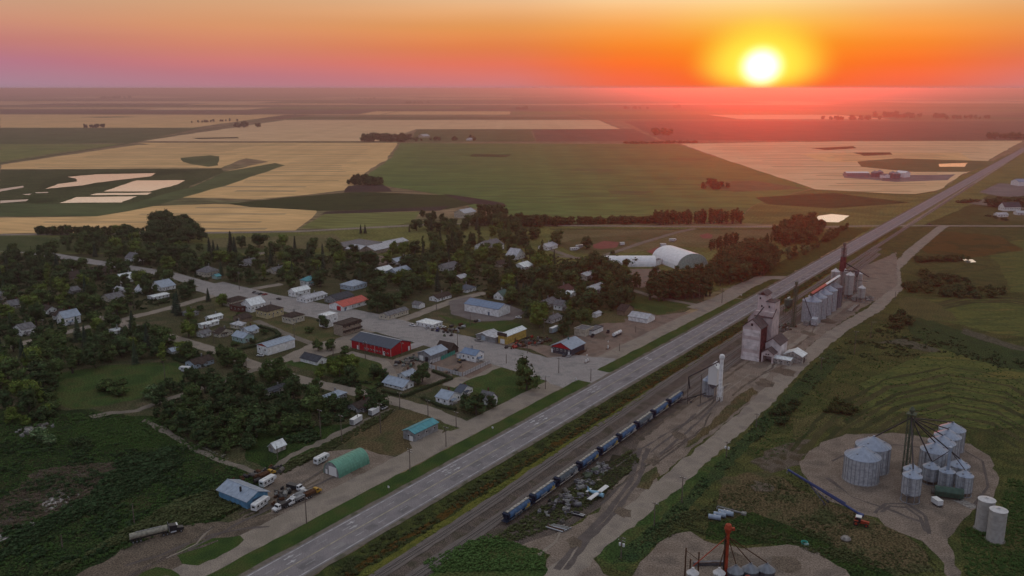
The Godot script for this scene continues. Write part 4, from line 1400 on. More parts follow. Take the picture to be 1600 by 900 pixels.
	sheet("grass", [-281, -416, -209, -416, -174.4, -403, -148.5, -375, -115.3, -344, -100.2, -329, -110.2, -299, -130.8, -287, -147.5, -260, -184, -260], 2, M.wild_grass, 2.0, 6)
	sheet("grass", [-264, -472, -239, -490, -200, -496, -185, -478, -187, -445, -204, -427, -219, -416, -238, -426, -256, -450], 3, M.lawn, 1.5, 5)
	sheet("grass", [-214, -375, -212, -403, -182, -408, -168, -395, -151.5, -375, -160.4, -368, -188, -365], 3, M.lawn_wild, 2.0, 5)
	sheet("marsh", [-203, -326, -203, -344, -190, -351, -172.1, -352, -168.8, -335, -172.5, -320, -178.3, -307, -186, -294, -193, -283, -208, -307], 4, M.reed_bed, 2.0)
	sheet("pond", [-196, -329, -191, -331, -184, -328, -179.6, -326, -174.9, -323, -174, -319, -178.3, -319, -178.6, -314, -178.3, -307, -181, -308, -186, -314, -188, -321, -192, -323], 5, M.mud_water, 1.6, 3)
	sheet("pond", [-178.2, -317, -174.5, -318, -169.6, -317, -170, -311, -172.4, -307], 5, M.mud_water, 1.4, 3)
	sheet("pond", [-193, -289, -186, -294, -182, -298, -179, -299, -181, -291, -187, -283], 5, M.mud_water, 1.4, 3)
	sheet("grass", [39.7, -652, 93.5, -665, 136.5, -628, 99.5, -591, 81, -571, 45.2, -591], 2, M.park_grass, 1.0, 5)
	sheet("grass", [96, -665, 138.1, -648, 138.6, -636, 106.4, -605, 88.6, -628], 3, M.lawn, 1.0, 5)
	sheet("grass", [-70.7, -509, -38.8, -502, -29, -466, -48.4, -443, -67.4, -456], 2, M.park_grass, 0.8, 5)
	sheet("grass", [-35.1, -450, -5.3, -492, 5.6, -478, 22.6, -469, 15.8, -450, -3.3, -426, -19.6, -416], 3, M.lawn, 1.0)
	sheet("grass", [-147.5, -502, -118.4, -502, -100.9, -513, -77.6, -502, -70, -480, -67, -458, -76.9, -448, -85.1, -456, -119.2, -480], 3, M.lawn, 1.0)
	sheet("grass", [-181, -591, -162.8, -609, -118.9, -574, -107.1, -546, -127.9, -536, -160.7, -566], 3, M.park_grass, 1.0)
	sheet("grass", [-235, -658, -194, -628, -171.9, -591, -178.3, -574, -214, -609], 3, M.park_grass, 1.0)
	sheet("grass", [-108.6, -591, -92.5, -605, -66.9, -583, -44.6, -583, -23.5, -555, -41.8, -543, -70.1, -571], 2, M.park_grass, 1.0)
	sheet("grass", [-55.8, -609, -26.8, -583, -4.5, -591, 13.2, -574, -4.3, -558, -35.2, -574], 3, M.lawn, 0.8)
	sheet("grass", [-80.2, -375, -74.6, -395, -58.8, -416, -49, -416, -34.2, -395, -31.2, -375, -43, -361, -57.1, -360, -69.4, -365], 3, M.dry_lawn, 1.0)
	sheet("grass", [-132.9, -408, -118.2, -395, -102.1, -392, -87.6, -397, -75.4, -399, -80.2, -375, -91.7, -361, -101.6, -344, -119.3, -358], 3, M.lawn_wild, 1.2)
	sheet("grass", [46.9, -894, 63.7, -847, 100.7, -837, 135.2, -902, 190, -977, 69.9, -933], 25, M.park_grass, 1.0, 8)
	band("street", [-123, -244, -54.8, -343, 31, -466, 124.9, -596, 178, -656], 13, 6, M.gravel_road, 0.3, 6)
	band("street", [135.7, -624, 160.8, -650, 190, -696, 219, -733, 243, -731], 15, 6, M.gravel_road, 0.5, 4)
	band("street", [-552, -875, -482, -854, -306, -749, -249, -699], 15, 6, M.main_street, 0.6, 6)
	band("street", [-255, -703, -200, -658, -109.5, -597, -16, -518, 38.1, -466, 51.4, -456], 33, 6, M.main_street, 0.8, 6)
	sheet("street", [15.5, -502, 41.3, -509, 62.1, -502, 65.2, -480, 46.1, -456, 36.3, -443, 21.3, -456], 7, M.main_street, 0.8)
	band("street", [-322, -522, -307, -548, -291, -574, -279, -588, -257, -624, -236, -667], 9, 5, M.gravel_road, 0.6, 4)
	band("street", [-237, -665, -212, -689, -193, -708], 9, 5, M.gravel_road, 0.6, 4)
	band("street", [-298, -600, -279, -588, -245, -563, -221, -546, -198, -528, -174.9, -511, -148.8, -486, -113.8, -460, -65.9, -432, -42.3, -415, -20.1, -392], 9.5, 5, M.gravel_road, 0.6, 4)
	band("street", [-148.8, -486, -130.3, -511, -107.4, -548, -88.3, -576, -73.4, -600, -40.1, -658, -20.5, -676], 9.5, 5, M.gravel_road, 0.6, 4)
	band("street", [-148.1, -484, -156.6, -469, -165.6, -455, -174.2, -442, -183, -430, -191, -415, -203, -412, -210, -406], 5, 5, M.gravel_track, 0.8, 4)
	band("street", [-181, -591, -166.4, -574, -143.2, -548, -127.3, -533], 6, 5, M.gravel_track, 0.6, 4)
	band("street", [29.8, -883, 61.7, -820, 79.1, -808], 7, 25, M.gravel_track, 0.6, 6)
	band("street", [43.7, -830, 80, -817, 135.2, -902, 190, -977, 213, -1000], 7, 28, M.gravel_track, 0.5, 6)
	band("street", [96.4, -687, 115.2, -658, 139.5, -636], 6, 5, M.gravel_track, 0.6, 4)
	band("street", [-35.2, -452, -28.9, -464, -18.5, -475, -5.7, -495], 8, 5, M.gravel_road, 0.6, 4)
	band("street", [-67, -458, -68.5, -472, -76.7, -496, -101.4, -515], 6, 6, M.gravel_road, 0.6, 4)
	band("track", [-182, -403, -160.3, -383, -141.7, -365, -126.3, -353, -109.5, -343, -98.9, -344], 3.4, 5, M.gravel_track, 0.9, 4)
	band("track", [-102.5, -346, -99.4, -358, -79.8, -389, -60.6, -418], 4, 4, M.gravel_track, 0.9, 4)
	sheet("yard", [-103.3, -326, -100.6, -342, -91.7, -349, -85.3, -365, -69.9, -367, -51.3, -359, -44.9, -353, -52.7, -329, -77.2, -298, -92.1, -283, -99.8, -301, -92.9, -307], 4, M.dirt, 1.2)
	sheet("yard", [-147.5, -260, -138, -280, -131.6, -289, -122.6, -297, -111.4, -299, -99.1, -303, -79.9, -310, -79.1, -296, -100.5, -260], 5, M.dirt_dark, 1.2)
	sheet("grass", [-118.7, -276, -117.3, -282, -109.6, -287, -99.6, -288, -96.5, -285, -99.9, -278, -107.9, -269, -114.5, -269], 8, M.strip_grass, 0.7, 3)
	sheet("grass", [-126.1, -262, -122.5, -267, -115.7, -266, -109.8, -261], 8, M.strip_grass, 0.7, 3)
	sheet("yard", [-139.5, -509, -127.9, -536, -107.4, -548, -94.3, -558, -102.6, -522, -116.5, -502, -130.2, -495], 6, M.gravel_road, 0.8)
	sheet("yard", [-101.9, -518, -72.6, -500, -59.9, -518, -44.3, -522, -31.1, -502, -35.5, -456, -56.8, -456, -67.1, -466, -76.7, -496], 4, M.dirt, 0.8)
	sheet("yard", [-48, -484, -23.6, -466, -12.1, -487, -13.8, -509, -32, -518, -43.7, -515], 5, M.dirt_red, 0.5)
	sheet("yard", [-49.3, -648, -32.7, -663, 0, -632, 10.3, -615, 0, -591, -24.7, -588, -44.2, -609], 6, M.gravel_dark, 0.8)
	sheet("yard", [-25.1, -543, 0, -536, 24.5, -529, 42.9, -558, 62.5, -583, 83, -586, 91.2, -566, 131.4, -615, 62.4, -505, 37.1, -478, 12.1, -522], 5, M.dirt_red, 0.8)
	sheet("yard", [-47.5, -375, -31.4, -399, -33.3, -383, -43.4, -365], 4, M.gravel_road, 0.8)
	sheet("yard", [-282, -864, -252, -883, -238, -857, -253, -830], 4, M.gravel_road, 0.8)
	sheet("yard", [-159.2, -830, -132.1, -837, -107.2, -814, -118.1, -783, -143.3, -792], 4, M.dirt_red, 0.8)
	sheet("yard", [107.4, -769, 133.5, -769, 130.1, -716, 104.9, -692, 97.6, -716], 25, M.dirt_red, 0.8, 5)
	sheet("concrete_pad", [-75.1, -518, -63, -521, -54.2, -533, -62, -537, -65.5, -532], 8, M.pad, 0.1, 9)
	sheet("grass", [-50.2, -399, -46, -403, -31.3, -397, -25.4, -392, -29.1, -388, -40.2, -392], 7, M.park_grass, 0.6)
	sheet("yard", [79.6, -595, 106.4, -605, 132.1, -618, 90, -558, 81, -571], 4, M.dirt_red, 0.8)
	band("grass", [-144.1, 45.9, 1468, -2268], 214, 0.7, M.slope_grass, 0, 60)
	band("yard", [-129.7, -139.2, 200, -616], 34, 2.5, M.cinder, 0.5, 8)
	band("grass", [-119.8, -230, 40.6, -460], 9.0, 9, M.strip_grass, 0.5, 5)
	band("grass", [52.7, -478, 132.4, -590, 178, -654], 8.6, 9, M.strip_grass, 0.5, 5)
	band("grass", [-105.3, -195, 156.1, -574, 462, -1019, 1313, -2254], 14, 3, M.ditch_grass, 0.7, 6)
	band("grass", [-103.2, -194, 158.5, -572, 406, -936], 3.2, 4, M.ditch_rust, 1.2, 5)
	band("grass", [-98.7, -191, 161.8, -570, 408, -934], 4.2, 5, M.ditch_yellow, 0.9, 5)
	band("grass", [172.3, -660, 318, -876, 652, -1374, 1272, -2283], 26, 3, M.ditch_grass, 1.5, 8)
	band("track", [461, -1007, 693, -1345, 1316, -2252], 6, 11.8, M.gravel_far, 0.4, 20)
	band("track", [390, -840, 409, -868, 505, -1009, 518, -1022], 10, 11.8, M.gravel_road, 0.6)
	band("shoulder", [-291, 41.1, 2225, -3569], 20.4, 11.6, M.shoulder, 0.35, 6)
	band("highway", [-291, 41.1, 2225, -3569], 16.2, 12, M.asphalt, 0.05, 30)
	band("road_marking", [-297, 37.1, 1247, -2178], 0.36, 14, M.line_white, 0, 30)
	band("road_marking", [-291, 41.1, 1253, -2174], 0.36, 14, M.line_yellow, 0, 30)
	band("road_marking", [-285, 45, 1258, -2170], 0.36, 14, M.line_white, 0, 30)
	for k in 90:   # the dashes between the lanes
		for v in [218.7, 211.8]:
			var u := 60.0 + k * 12.0
			sheet("road_marking", along(u, v, 4.2, 0.2), 14, M.line_white, 0)
	for u in [176.0, 206.0, 262.0, 268.0, 330.0, 338.0, 386.0, 392.0, 455.0]:   # turning arrows worn into blurs of paint
		for v in [217.2, 220.3]:
			sheet("road_marking", arrow(u + (v - 217.0) * 0.5, v), 14, M.line_white, 0)
	for k in 46:   # patched seams across the lanes
		var u := 40.0 + k * 17.0 + 5.0 * rough_edge.get_noise_2d(k * 40.0, 3.0)
		sheet("road_patch", along(u, 209.0 + 12.0 * absf(rough_edge.get_noise_2d(k * 90.0, 9.0)), 7.0 + 4.0 * rough_edge.get_noise_2d(k * 31.0, 77.0), 3.1), 13, M.asphalt_dark if k % 3 else M.asphalt_pale, 0.12, 3.0)
	band("ballast", [-118.8, -155.9, -12.6, -309, 91, -466, 404, -922, 1317, -2252], 5.2, 11, M.ballast, 0.5, 5)
	band("ballast", [-110.1, -149.8, -11.6, -293, 120.6, -489, 257, -692, 376, -872], 5.2, 11, M.ballast, 0.5, 5)
	band("ballast", [87.6, -427, 152.9, -527, 262, -689, 364, -844], 4.4, 11, M.ballast, 0.5, 5)
	sheet("yard", [-59.9, -260, -34.2, -260, -7.2, -296, 0, -307, 88.4, -435, 155, -522, 204, -591, 263, -680, 287, -716, 283, -703, 175.2, -529, 117.1, -456, 59.4, -375, 52.1, -354, 35.2, -312, 14, -287, 0, -278, -17.1, -260], 3, M.cinder, 1.2, 5)
	sheet("yard", [59.4, -375, 84.9, -416, 116, -466, 141.7, -502, 194, -574, 247, -648, 314, -755, 385, -854, 327, -716, 279, -648, 219, -571, 170.8, -502, 137.1, -445, 102.6, -395, 73.2, -354, 51.5, -320, 36.1, -297, 28.4, -278, 29.6, -268, 34.2, -260, 6.4, -260, 13.5, -276, 2.3, -283, 16.5, -290, 32.2, -307, 43.8, -332, 51.1, -358], 5, M.dirt, 1.2)
	band("track", [15, -260, 28.8, -283, 53.2, -315, 94.7, -374, 131.6, -429, 172.3, -495, 221, -565, 270, -624, 315, -692, 346, -769, 403, -857, 505, -1009], 10, 6, M.gravel_road, 0.8, 4)
	sheet("yard", [313, -769, 382, -847, 321, -703, 283, -652, 256, -628, 247, -648], 6, M.dirt, 1.0)
	band("track", [58.3, -368, 49.6, -335, 37.2, -307, 23, -283, 15.3, -266], 2.2, 7, M.rut, 0.5, 4)
	band("track", [61.8, -368, 53, -335, 40.1, -307, 25.8, -283, 18.5, -266], 2.2, 7, M.rut, 0.5, 4)
	band("track", [141.4, -466, 173.1, -522, 222, -591, 261, -648], 3.5, 7, M.gravel_road, 0.6, 4)
	sheet("grass", [77.3, -368, 97.3, -399, 119, -435, 131.9, -451, 132.8, -443, 118.7, -421, 94.6, -387, 82, -370], 8, M.dry_lawn, 0.8, 3)
	sheet("grass", [51.2, -328, 55.8, -341, 62.5, -349, 62.4, -340, 54.9, -326], 8, M.dry_lawn, 0.8, 3)
	sheet("grass", [28.4, -338, 45.7, -360, 56.3, -364, 52.2, -344, 36.3, -323, 25.1, -312, 12.1, -299, 10.4, -307], 6, M.weedy_lot, 1.2, 3)
	sheet("grass", [-29.9, -260, -18.1, -278, -9.4, -288, 0, -285, 10.8, -276, 12.3, -269, 9.6, -260], 6, M.lawn, 1.2, 3)
	sheet("grass", [236, -716, 249, -716, 307, -783, 402, -909, 445, -977, 385, -902, 300, -814], 8, M.ditch_grass, 0.8)
	sheet("grass", [30.2, -274, 35, -287, 53.7, -310, 84.2, -353, 127.3, -416, 167.6, -480, 222, -555, 287, -628, 333, -716, 367, -798, 502, -1004, 645, -1004, 184, -260, 113.3, -260, 99, -283, 82.2, -280, 69.5, -285, 65.1, -292, 53, -283, 39.6, -260, 30.3, -264], 2, M.slope_grass, 1.0, 5)
	sheet("grass", [30.7, -268, 29.7, -276, 36.5, -290, 58.3, -315, 88.1, -358, 102.1, -368, 76.4, -329, 56.1, -302, 56.5, -290, 44.8, -274, 38.1, -265], 4, M.lawn, 1.0)
	sheet("grass", [34.3, -270, 42.6, -283, 65.9, -315, 93.8, -358, 149.3, -445, 201, -522, 202, -502, 140.4, -416, 98.6, -354, 70.4, -312, 53.4, -285, 43.1, -270], 5, M.ditch_dark, 1.5)
	sheet("field", [193, -456, 228, -490, 277, -529, 306, -522, 334, -502, 270, -399, 228, -391, 205, -408, 183, -416], 4, M.green_rows, 1.5, 6)
	sheet("field", [311, -648, 354, -665, 424, -648, 359, -543, 324, -555, 303, -591], 4, M.green_rows, 1.5, 6)
	sheet("field", [487, -902, 606, -942, 437, -669, 403, -680, 457, -798], 4, M.green_rows, 1.5, 6)
	sheet("grass", [276, -591, 294, -600, 304, -566, 318, -529, 338, -509, 312, -466, 287, -487, 272, -518, 263, -543], 5, M.ditch_dark, 1.5, 5)
	sheet("grass", [296, -648, 320, -669, 323, -632, 317, -591, 294, -591, 286, -609], 5, M.dry_grass_near, 1.5, 5)
	sheet("grass", [493, -986, 540, -950, 519, -864, 446, -824, 414, -847, 417, -883], 4, M.rust_grass, 1.5, 6)
	sheet("grass", [300, -558, 314, -522, 334, -502, 337, -507, 321, -532, 309, -571], 6, M.pale_weeds, 1.0)
	sheet("grass", [235, -536, 256, -546, 265, -529, 268, -515, 256, -518, 246, -532], 6, M.pale_weeds, 1.2, 3)
	sheet("grass", [139.5, -403, 163.2, -416, 191, -406, 214, -399, 201, -379, 184, -389, 155.5, -395, 130.7, -375], 4, M.dry_grass_near, 1.2)
	sheet("yard", [124.9, -353, 137.7, -368, 157.9, -385, 186, -385, 198, -379, 211, -374, 213, -360, 205, -338, 195, -320, 182, -311, 169.6, -299, 159.3, -287, 154.6, -274, 150.1, -260, 145.8, -260, 148.1, -270, 148.5, -285, 143.4, -291, 139.1, -302, 130.4, -311, 124.1, -320, 123.5, -342], 5, M.dirt, 1.2)
	sheet("yard", [104.2, -354, 127.7, -375, 140.9, -379, 125.7, -351, 108.9, -341], 4, M.dirt_patchy, 1.8)
	band("track", [142.7, -307, 148.4, -312, 154.2, -311, 156.1, -303, 152.9, -292], 1.4, 7, M.rut, 0.3, 3)
	band("track", [139.8, -306, 147.6, -314, 156.1, -314, 158.6, -304, 153.4, -290], 1.4, 7, M.rut, 0.3, 3)
	sheet("grass", [89.1, -338, 109.8, -344, 122.6, -318, 138.7, -301, 147.4, -283, 143.9, -266, 124, -260, 115.6, -266, 100.5, -287, 79.3, -307], 4, M.dry_lawn, 1.5)
	sheet("grass", [75.1, -299, 94.1, -307, 112.5, -288, 126.5, -266, 128.3, -260, 113.3, -260, 103.4, -282, 82.9, -283, 70.3, -288], 5, M.lawn_wild, 1.5)
	sheet("yard", [39.6, -260, 44.2, -270, 53, -283, 59.1, -291, 65.2, -292, 69.6, -285, 82.2, -280, 99, -283, 105.5, -280, 113.8, -266, 113.8, -260], 6, M.dirt, 1.2)
	sheet("yard", [735, -1362, 838, -1494, 902, -1454, 797, -1281, 739, -1312], 29, M.gravel, 1.5, 8)
	band("track", [649, -1223, 702, -1281, 681, -1176, 715, -1145], 5, 29, M.gravel_track, 0.6, 8)
	sheet("yard", [618, -1115, 722, -1157, 663, -1059, 600, -1059], 28, M.park_grass, 1.5, 8)
	var tq := RandomNumberGenerator.new()
	tq.seed = 8
	for k in 34:      # wheel tracks on the yards
		var low := k > 23
		var u := tq.randf_range(130, 220) if low else tq.randf_range(225, 640)
		var v := tq.randf_range(252, 262) if low else tq.randf_range(149, 170)
		var long := tq.randf_range(20, 60) if low else tq.randf_range(25, 110)
		var a := town(u, v)
		var b := town(u + long * 0.5, v + tq.randf_range(-2, 2))
		var c := town(u + long, v + tq.randf_range(-6, 6))
		band("tyre_track", [a.x, a.z, b.x, b.z, c.x, c.z], tq.randf_range(0.6, 1.5), 7.5, M[["rut", "dirt_dark", "gravel_road", "cinder"][k % 4]], 0.5, 5)
	band("tyre_track", [-132.8, -268, -123.6, -275, -116, -285, -104.6, -293, -91.1, -296], 1.1, 7.6, M.rut, 0.9, 4)
	band("tyre_track", [140.8, -354, 157.5, -368, 176.6, -372, 190, -368], 1.1, 7.6, M.rut, 0.9, 4)
	band("tyre_track", [132.4, -338, 136.4, -320, 148.6, -307, 156.3, -297], 1.1, 7.6, M.rut, 0.9, 4)
	band("tyre_track", [204, -368, 207, -354, 196, -329, 181, -312], 1.1, 7.6, M.rut, 0.9, 4)
	for q in [[141, -458, 6], [158, -478, 7], [222, -591, 8], [198, -558, 6], [79, -383, 4], [62, -354, 4], [43, -307, 4], [23, -283, 4], [95, -270, 6], [78, -274, 5], [103, -329, 5], [-60, -484, 6], [59, -551, 7], [-66, -344, 4]]:
		var ring := []
		for k in 10:
			var t := TAU * k / 10
			ring.append_array([q[0] + q[2] * cos(t) * tq.randf_range(0.5, 1.1), q[1] + q[2] * 1.3 * sin(t) * tq.randf_range(0.5, 1.1)])
		sheet("stain", ring, 9.5, M.dirt_dark, 1.2, 3)
	band("mown_line", [125.8, -365, 158.4, -412, 208, -462, 257, -487, 283, -466, 284, -416], 2.2, 4.6, M.mow_dark, 1.2, 8)
	band("mown_line", [129.8, -362, 160.4, -405, 206, -450, 250, -472, 274, -453, 276, -409], 3.6, 4.6, M.mow_pale, 1.2, 8)
	band("mown_line", [133.7, -359, 162, -398, 204, -438, 243, -458, 266, -442, 268, -402], 2.8, 4.6, M.mow_dark, 1.2, 8)
	band("mown_line", [135.9, -357, 163, -394, 203, -432, 240, -450, 261, -435, 264, -398], 2.2, 4.6, M.mow_pale, 1.2, 8)
	band("mown_line", [139.7, -354, 164.5, -388, 201, -422, 234, -437, 253, -425, 256, -391], 3.6, 4.6, M.mow_dark, 1.2, 8)
	band("mown_line", [143.5, -352, 166.3, -381, 198, -411, 229, -426, 245, -414, 249, -385], 2.8, 4.6, M.mow_pale, 1.2, 8)
	band("mown_line", [145.5, -350, 167.2, -378, 198, -406, 226, -419, 242, -408, 245, -381], 2.2, 4.6, M.mow_dark, 1.2, 8)
	band("mown_line", [149.3, -347, 168.9, -372, 195, -396, 220, -408, 234, -398, 238, -375], 3.6, 4.6, M.mow_pale, 1.2, 8)
	band("mown_line", [153, -344, 170.6, -367, 194, -387, 215, -397, 228, -388, 231, -368], 2.8, 4.6, M.mow_dark, 1.2, 8)
	band("mown_line", [280, -591, 308, -632, 352, -660, 392, -660, 419, -632], 2.2, 4.6, M.mow_dark, 1.2, 8)
	band("mown_line", [285, -591, 311, -630, 352, -656, 389, -656, 415, -630], 3.6, 4.6, M.mow_pale, 1.2, 8)
	band("mown_line", [290, -591, 314, -626, 351, -650, 385, -650, 409, -626], 2.8, 4.6, M.mow_dark, 1.2, 8)
	band("mown_line", [292, -591, 315, -624, 351, -648, 384, -648, 407, -624], 2.2, 4.6, M.mow_pale, 1.2, 8)
	band("mown_line", [296, -591, 318, -622, 351, -644, 381, -644, 402, -622], 3.6, 4.6, M.mow_dark, 1.2, 8)


func houses() -> void:
	house("community_hall", "long red metal hall with slate blue roof on the main street", "hall", -82.4, -523.0, 18.2, 33.4, 5.3, "v", "red_siding", "roof_slate", {"pitch": 0.32, "windows": "none", "seams": 2.4, "cap": "trim", "over": 0.7, "doors": [["x", 0.17, 1.3, 2.6, "trim"], ["x", 0.84, 1.3, 2.6, "trim"], ["z", 0.9, 1.4, 2.8, "trim"]]})
	house("stone_store", "tan two storey store with brown awning and mansard bands", "store", -110.4, -560.2, 17.0, 8.5, 7.5, "flat", "stone_tan", "roof_brown", {"storeys": 2, "cap": "roof_brown", "every": 4.0, "frame": "cream", "windows": "z"})
	house("false_front_shop", "tall white shop with curved pale roof behind a tree", "shop", -126.8, -577.6, 10.2, 7.7, 8.2, "flat", "white_siding", "roof_white", {"every": 5.0, "cap": "trim"})
	house("cottage", "beige cottage with brown hip roof on the open lawn", "house", -153.8, -588.7, 11.8, 9.9, 4.6, "hip", "cream", "roof_brown")
	house("bungalow", "yellow bungalow with dark brown hip roof facing the main street", "house", -174.6, -604.4, 14.8, 12.4, 5.2, "hip", "yellow_pale", "roof_brown")
	house("gabled_shop", "tall white gabled shop with pale metal roof beside brick shops", "shop", -191.3, -621.2, 12.8, 11.1, 5.3, "u", "white_siding", "roof_white", {"pitch": 0.7, "doors": [["z", 0.6, 1.2, 2.4, "grey_paint"]]})
	house("brick_shop", "low red brick shop with flat roof joined to the gabled shop", "shop", -199.9, -621.4, 12.4, 12.4, 3.9, "flat", "brick_red", "roof_brown")
	house("brown_shop", "low shop with brown hip roof at the end of the brick shops", "shop", -210.1, -639.1, 16.0, 9.3, 3.5, "hip", "cream", "roof_brown")
	house("mobile_home", "long white building with pale ribbed roof across the main street", "house", -155.3, -653.7, 21.5, 11.1, 3.0, "u", "white_siding", "roof_pale", {"pitch": 0.25, "seams": 2.0})
	house("dark_roof_house", "grey house with wide charcoal roof beside the fire hall", "house", -133.2, -649.0, 18.4, 13.1, 3.5, "u", "grey_paint", "roof_charcoal", {"pitch": 0.4})
	house("fire_hall", "white fire hall with salmon red metal roof and red door", "fire hall", -122.5, -631.5, 26.5, 14.4, 3.4, "u", "white_siding", "roof_salmon", {"pitch": 0.35, "seams": 1.8, "windows": "z", "every": 6.0, "doors": [["x", 0.3, 4.0, 3.4, "red_siding"], ["z", 0.08, 1.4, 2.6, "blue_dark"]]})
	house("teal_roof_house", "white house with bright teal hip roof under trees", "house", -169.2, -706.3, 12.3, 9.0, 4.3, "hip", "white_siding", "roof_teal", {"pitch": 0.6})
	house("pale_house", "white house with pale blue gable roof and dormer side", "house", -168.8, -669.1, 15.9, 7.5, 4.1, "u", "white_siding", "roof_white", {"pitch": 0.6})
	house("care_home", "long grey roofed care home with hipped wings", "building", -130.0, -693.3, 16.7, 14.0, 3.7, "hip", "blue_pale", "roof_bluegrey", {"pitch": 0.4, "every": 4.0})
	house("church_hall", "long cream hall with grey roof and rounded far end", "hall", -84.8, -602.6, 22.0, 8.1, 3.3, "u", "cream", "roof_grey", {"pitch": 0.35, "every": 4.0, "windows": "both"})
	house("garden_garage", "small white garage between trees beside the street", "garage", -70.0, -628.7, 6.6, 7.0, 2.9, "v", "white_siding", "roof_grey", {"windows": "none", "doors": [["z", 0.5, 2.6, 2.2, "trim"]]})
	house("workshop", "white workshop with orange gable and three garage doors", "workshop", -147.7, -520.3, 21.4, 10.2, 5.3, "u", "white_siding", "roof_bluegrey", {"pitch": 0.3, "seams": 2.2, "windows": "x", "every": 5.0, "doors": [["z", 0.22, 3.6, 3.4, "trim"], ["z", 0.52, 3.6, 3.4, "trim"], ["z", 0.82, 3.6, 3.4, "trim"]]})
	house("lawn_shed", "white shed with charcoal roof on the lawn behind the red hall", "shed", -118.8, -495.9, 7.8, 14.7, 2.4, "v", "white_siding", "roof_charcoal", {"pitch": 0.6, "windows": "none", "doors": [["z", 0.5, 1.2, 2.1, "grey_paint"]]})
	house("cream_house", "small square cream house with pale hip roof", "house", -187.7, -573.1, 7.4, 7.2, 2.7, "hip", "cream", "roof_pale")
	house("grey_roof_house", "white house with blue grey gable roof beside the cream house", "house", -175.9, -559.6, 8.7, 7.6, 2.7, "u", "white_siding", "roof_bluegrey", {"pitch": 0.45})
	house("mint_house", "pale mint gabled house with grey roof by the hedge", "house", -174.8, -541.2, 8.3, 11.4, 3.4, "v", "mint", "roof_bluegrey", {"pitch": 0.55})
	house("arched_garage", "brown garage with rounded doorway behind the cream house", "garage", -190.1, -590.7, 8.4, 10.1, 2.8, "u", "tan", "roof_brown", {"windows": "none", "doors": [["x", 0.5, 2.6, 2.2, "glass"]]})
	house("white_long_house", "long white house with flat pale roof at the lane", "house", -209.2, -576.4, 13.8, 4.2, 2.7, "u", "white_siding", "roof_white", {"pitch": 0.2})
	house("back_house", "white house just behind the long white house", "house", -211.3, -593.8, 11.0, 5.2, 2.4, "u", "white_siding", "roof_white", {"pitch": 0.4})
	house("little_house", "little grey white house at the corner of the lane", "house", -204.2, -552.4, 7.2, 6.0, 2.6, "u", "white_siding", "roof_grey")
	house("brown_gable_house", "low cream house with brown grey roof beside the lane", "house", -192.1, -554.3, 11.2, 6.9, 2.4, "v", "cream", "roof_brown")
	house("tall_white_house", "tall white house with brown gable among western trees", "house", -335.8, -607.6, 6.9, 10.3, 4.7, "v", "white_siding", "roof_brown", {"storeys": 2, "pitch": 0.6})
	house("blue_roof_house", "white house with broad pale blue roof west of the avenue", "house", -309.1, -583.6, 11.8, 9.5, 5.5, "u", "white_siding", "roof_bluegrey", {"pitch": 0.8})
	house("brown_porch_house", "white house with brown roof joined behind the blue roof", "house", -317.9, -592.6, 10.4, 7.7, 4.2, "v", "white_siding", "roof_brown", {"pitch": 0.6})
	house("hidden_house", "white house half hidden by dark spruces on the avenue", "house", -325.9, -557.7, 9.0, 11.4, 4.4, "u", "white_siding", "roof_grey")
	house("flat_roof_house", "white flat roofed house at the corner of the avenues", "house", -264.9, -558.5, 6.3, 7.2, 2.4, "flat", "white_siding", "roof_white")
	house("north_gable_house", "white gabled house with grey roof near the north fields", "house", -358.0, -807.1, 12.1, 13.0, 3.7, "v", "white_siding", "roof_grey", {"pitch": 0.7})
	house("rambler", "long tan rambler with brown roof north of the street", "house", -366.3, -746.9, 19.9, 18.3, 2.4, "u", "tan", "roof_brown", {"pitch": 0.4})
	house("metal_roof_house", "white house with bright metal roof beside tall elms", "house", -328.5, -721.6, 15.9, 15.1, 2.8, "u", "white_siding", "roof_white", {"pitch": 0.5})
	house("peak_house", "small white house with steep roof among elms", "house", -296.8, -676.7, 7.3, 8.6, 2.6, "v", "white_siding", "roof_pale", {"pitch": 0.9})
	house("double_house", "white house of two joined grey gables", "house", -286.0, -690.4, 12.7, 17.5, 3.2, "u", "white_siding", "roof_bluegrey", {"pitch": 0.45})
	house("trailer_home", "long narrow white trailer home with pale roof", "trailer home", -276.2, -657.8, 13.8, 7.7, 2.5, "u", "white_siding", "roof_white", {"pitch": 0.12})
	house("hip_house", "cream house with steep grey hip roof near the corner", "house", -266.5, -743.1, 13.7, 14.1, 4.0, "hip", "cream", "roof_grey", {"pitch": 0.6})
	house("teal_shed", "small teal shed beside the cream hip roofed house", "shed", -254.6, -729.5, 4.5, 6.6, 2.4, "u", "mint", "roof_teal", {"windows": "none"})
	house("grey_garage", "low grey garage under western elms", "garage", -352.4, -677.0, 7.2, 9.9, 2.4, "u", "grey_paint", "roof_grey", {"windows": "none"})
	house("corner_cottage", "small dark roofed cottage beside the gravel corner", "house", -232.4, -605.7, 7.9, 8.5, 2.4, "hip", "grey_paint", "roof_grey")
	house("edge_house", "pale house at the left edge under elms", "house", -398.8, -655.0, 9.0, 12.0, 3.6, "u", "cream", "roof_grey")
	house("low_west_house", "low grey roofed house behind the tall white house", "house", -373.9, -632.1, 11.3, 12.0, 2.4, "u", "cream", "roof_grey")
	house("park_shed", "small pale roofed shed at the edge of the green park", "shed", -208.8, -513.6, 7.7, 6.6, 2.4, "u", "white_siding", "roof_bluegrey", {"windows": "none"})
	house("park_house", "brown roofed house with blue wall behind the park camper", "house", -185.2, -490.5, 13.2, 9.2, 2.7, "u", "blue_pale", "roof_brown", {"pitch": 0.4})
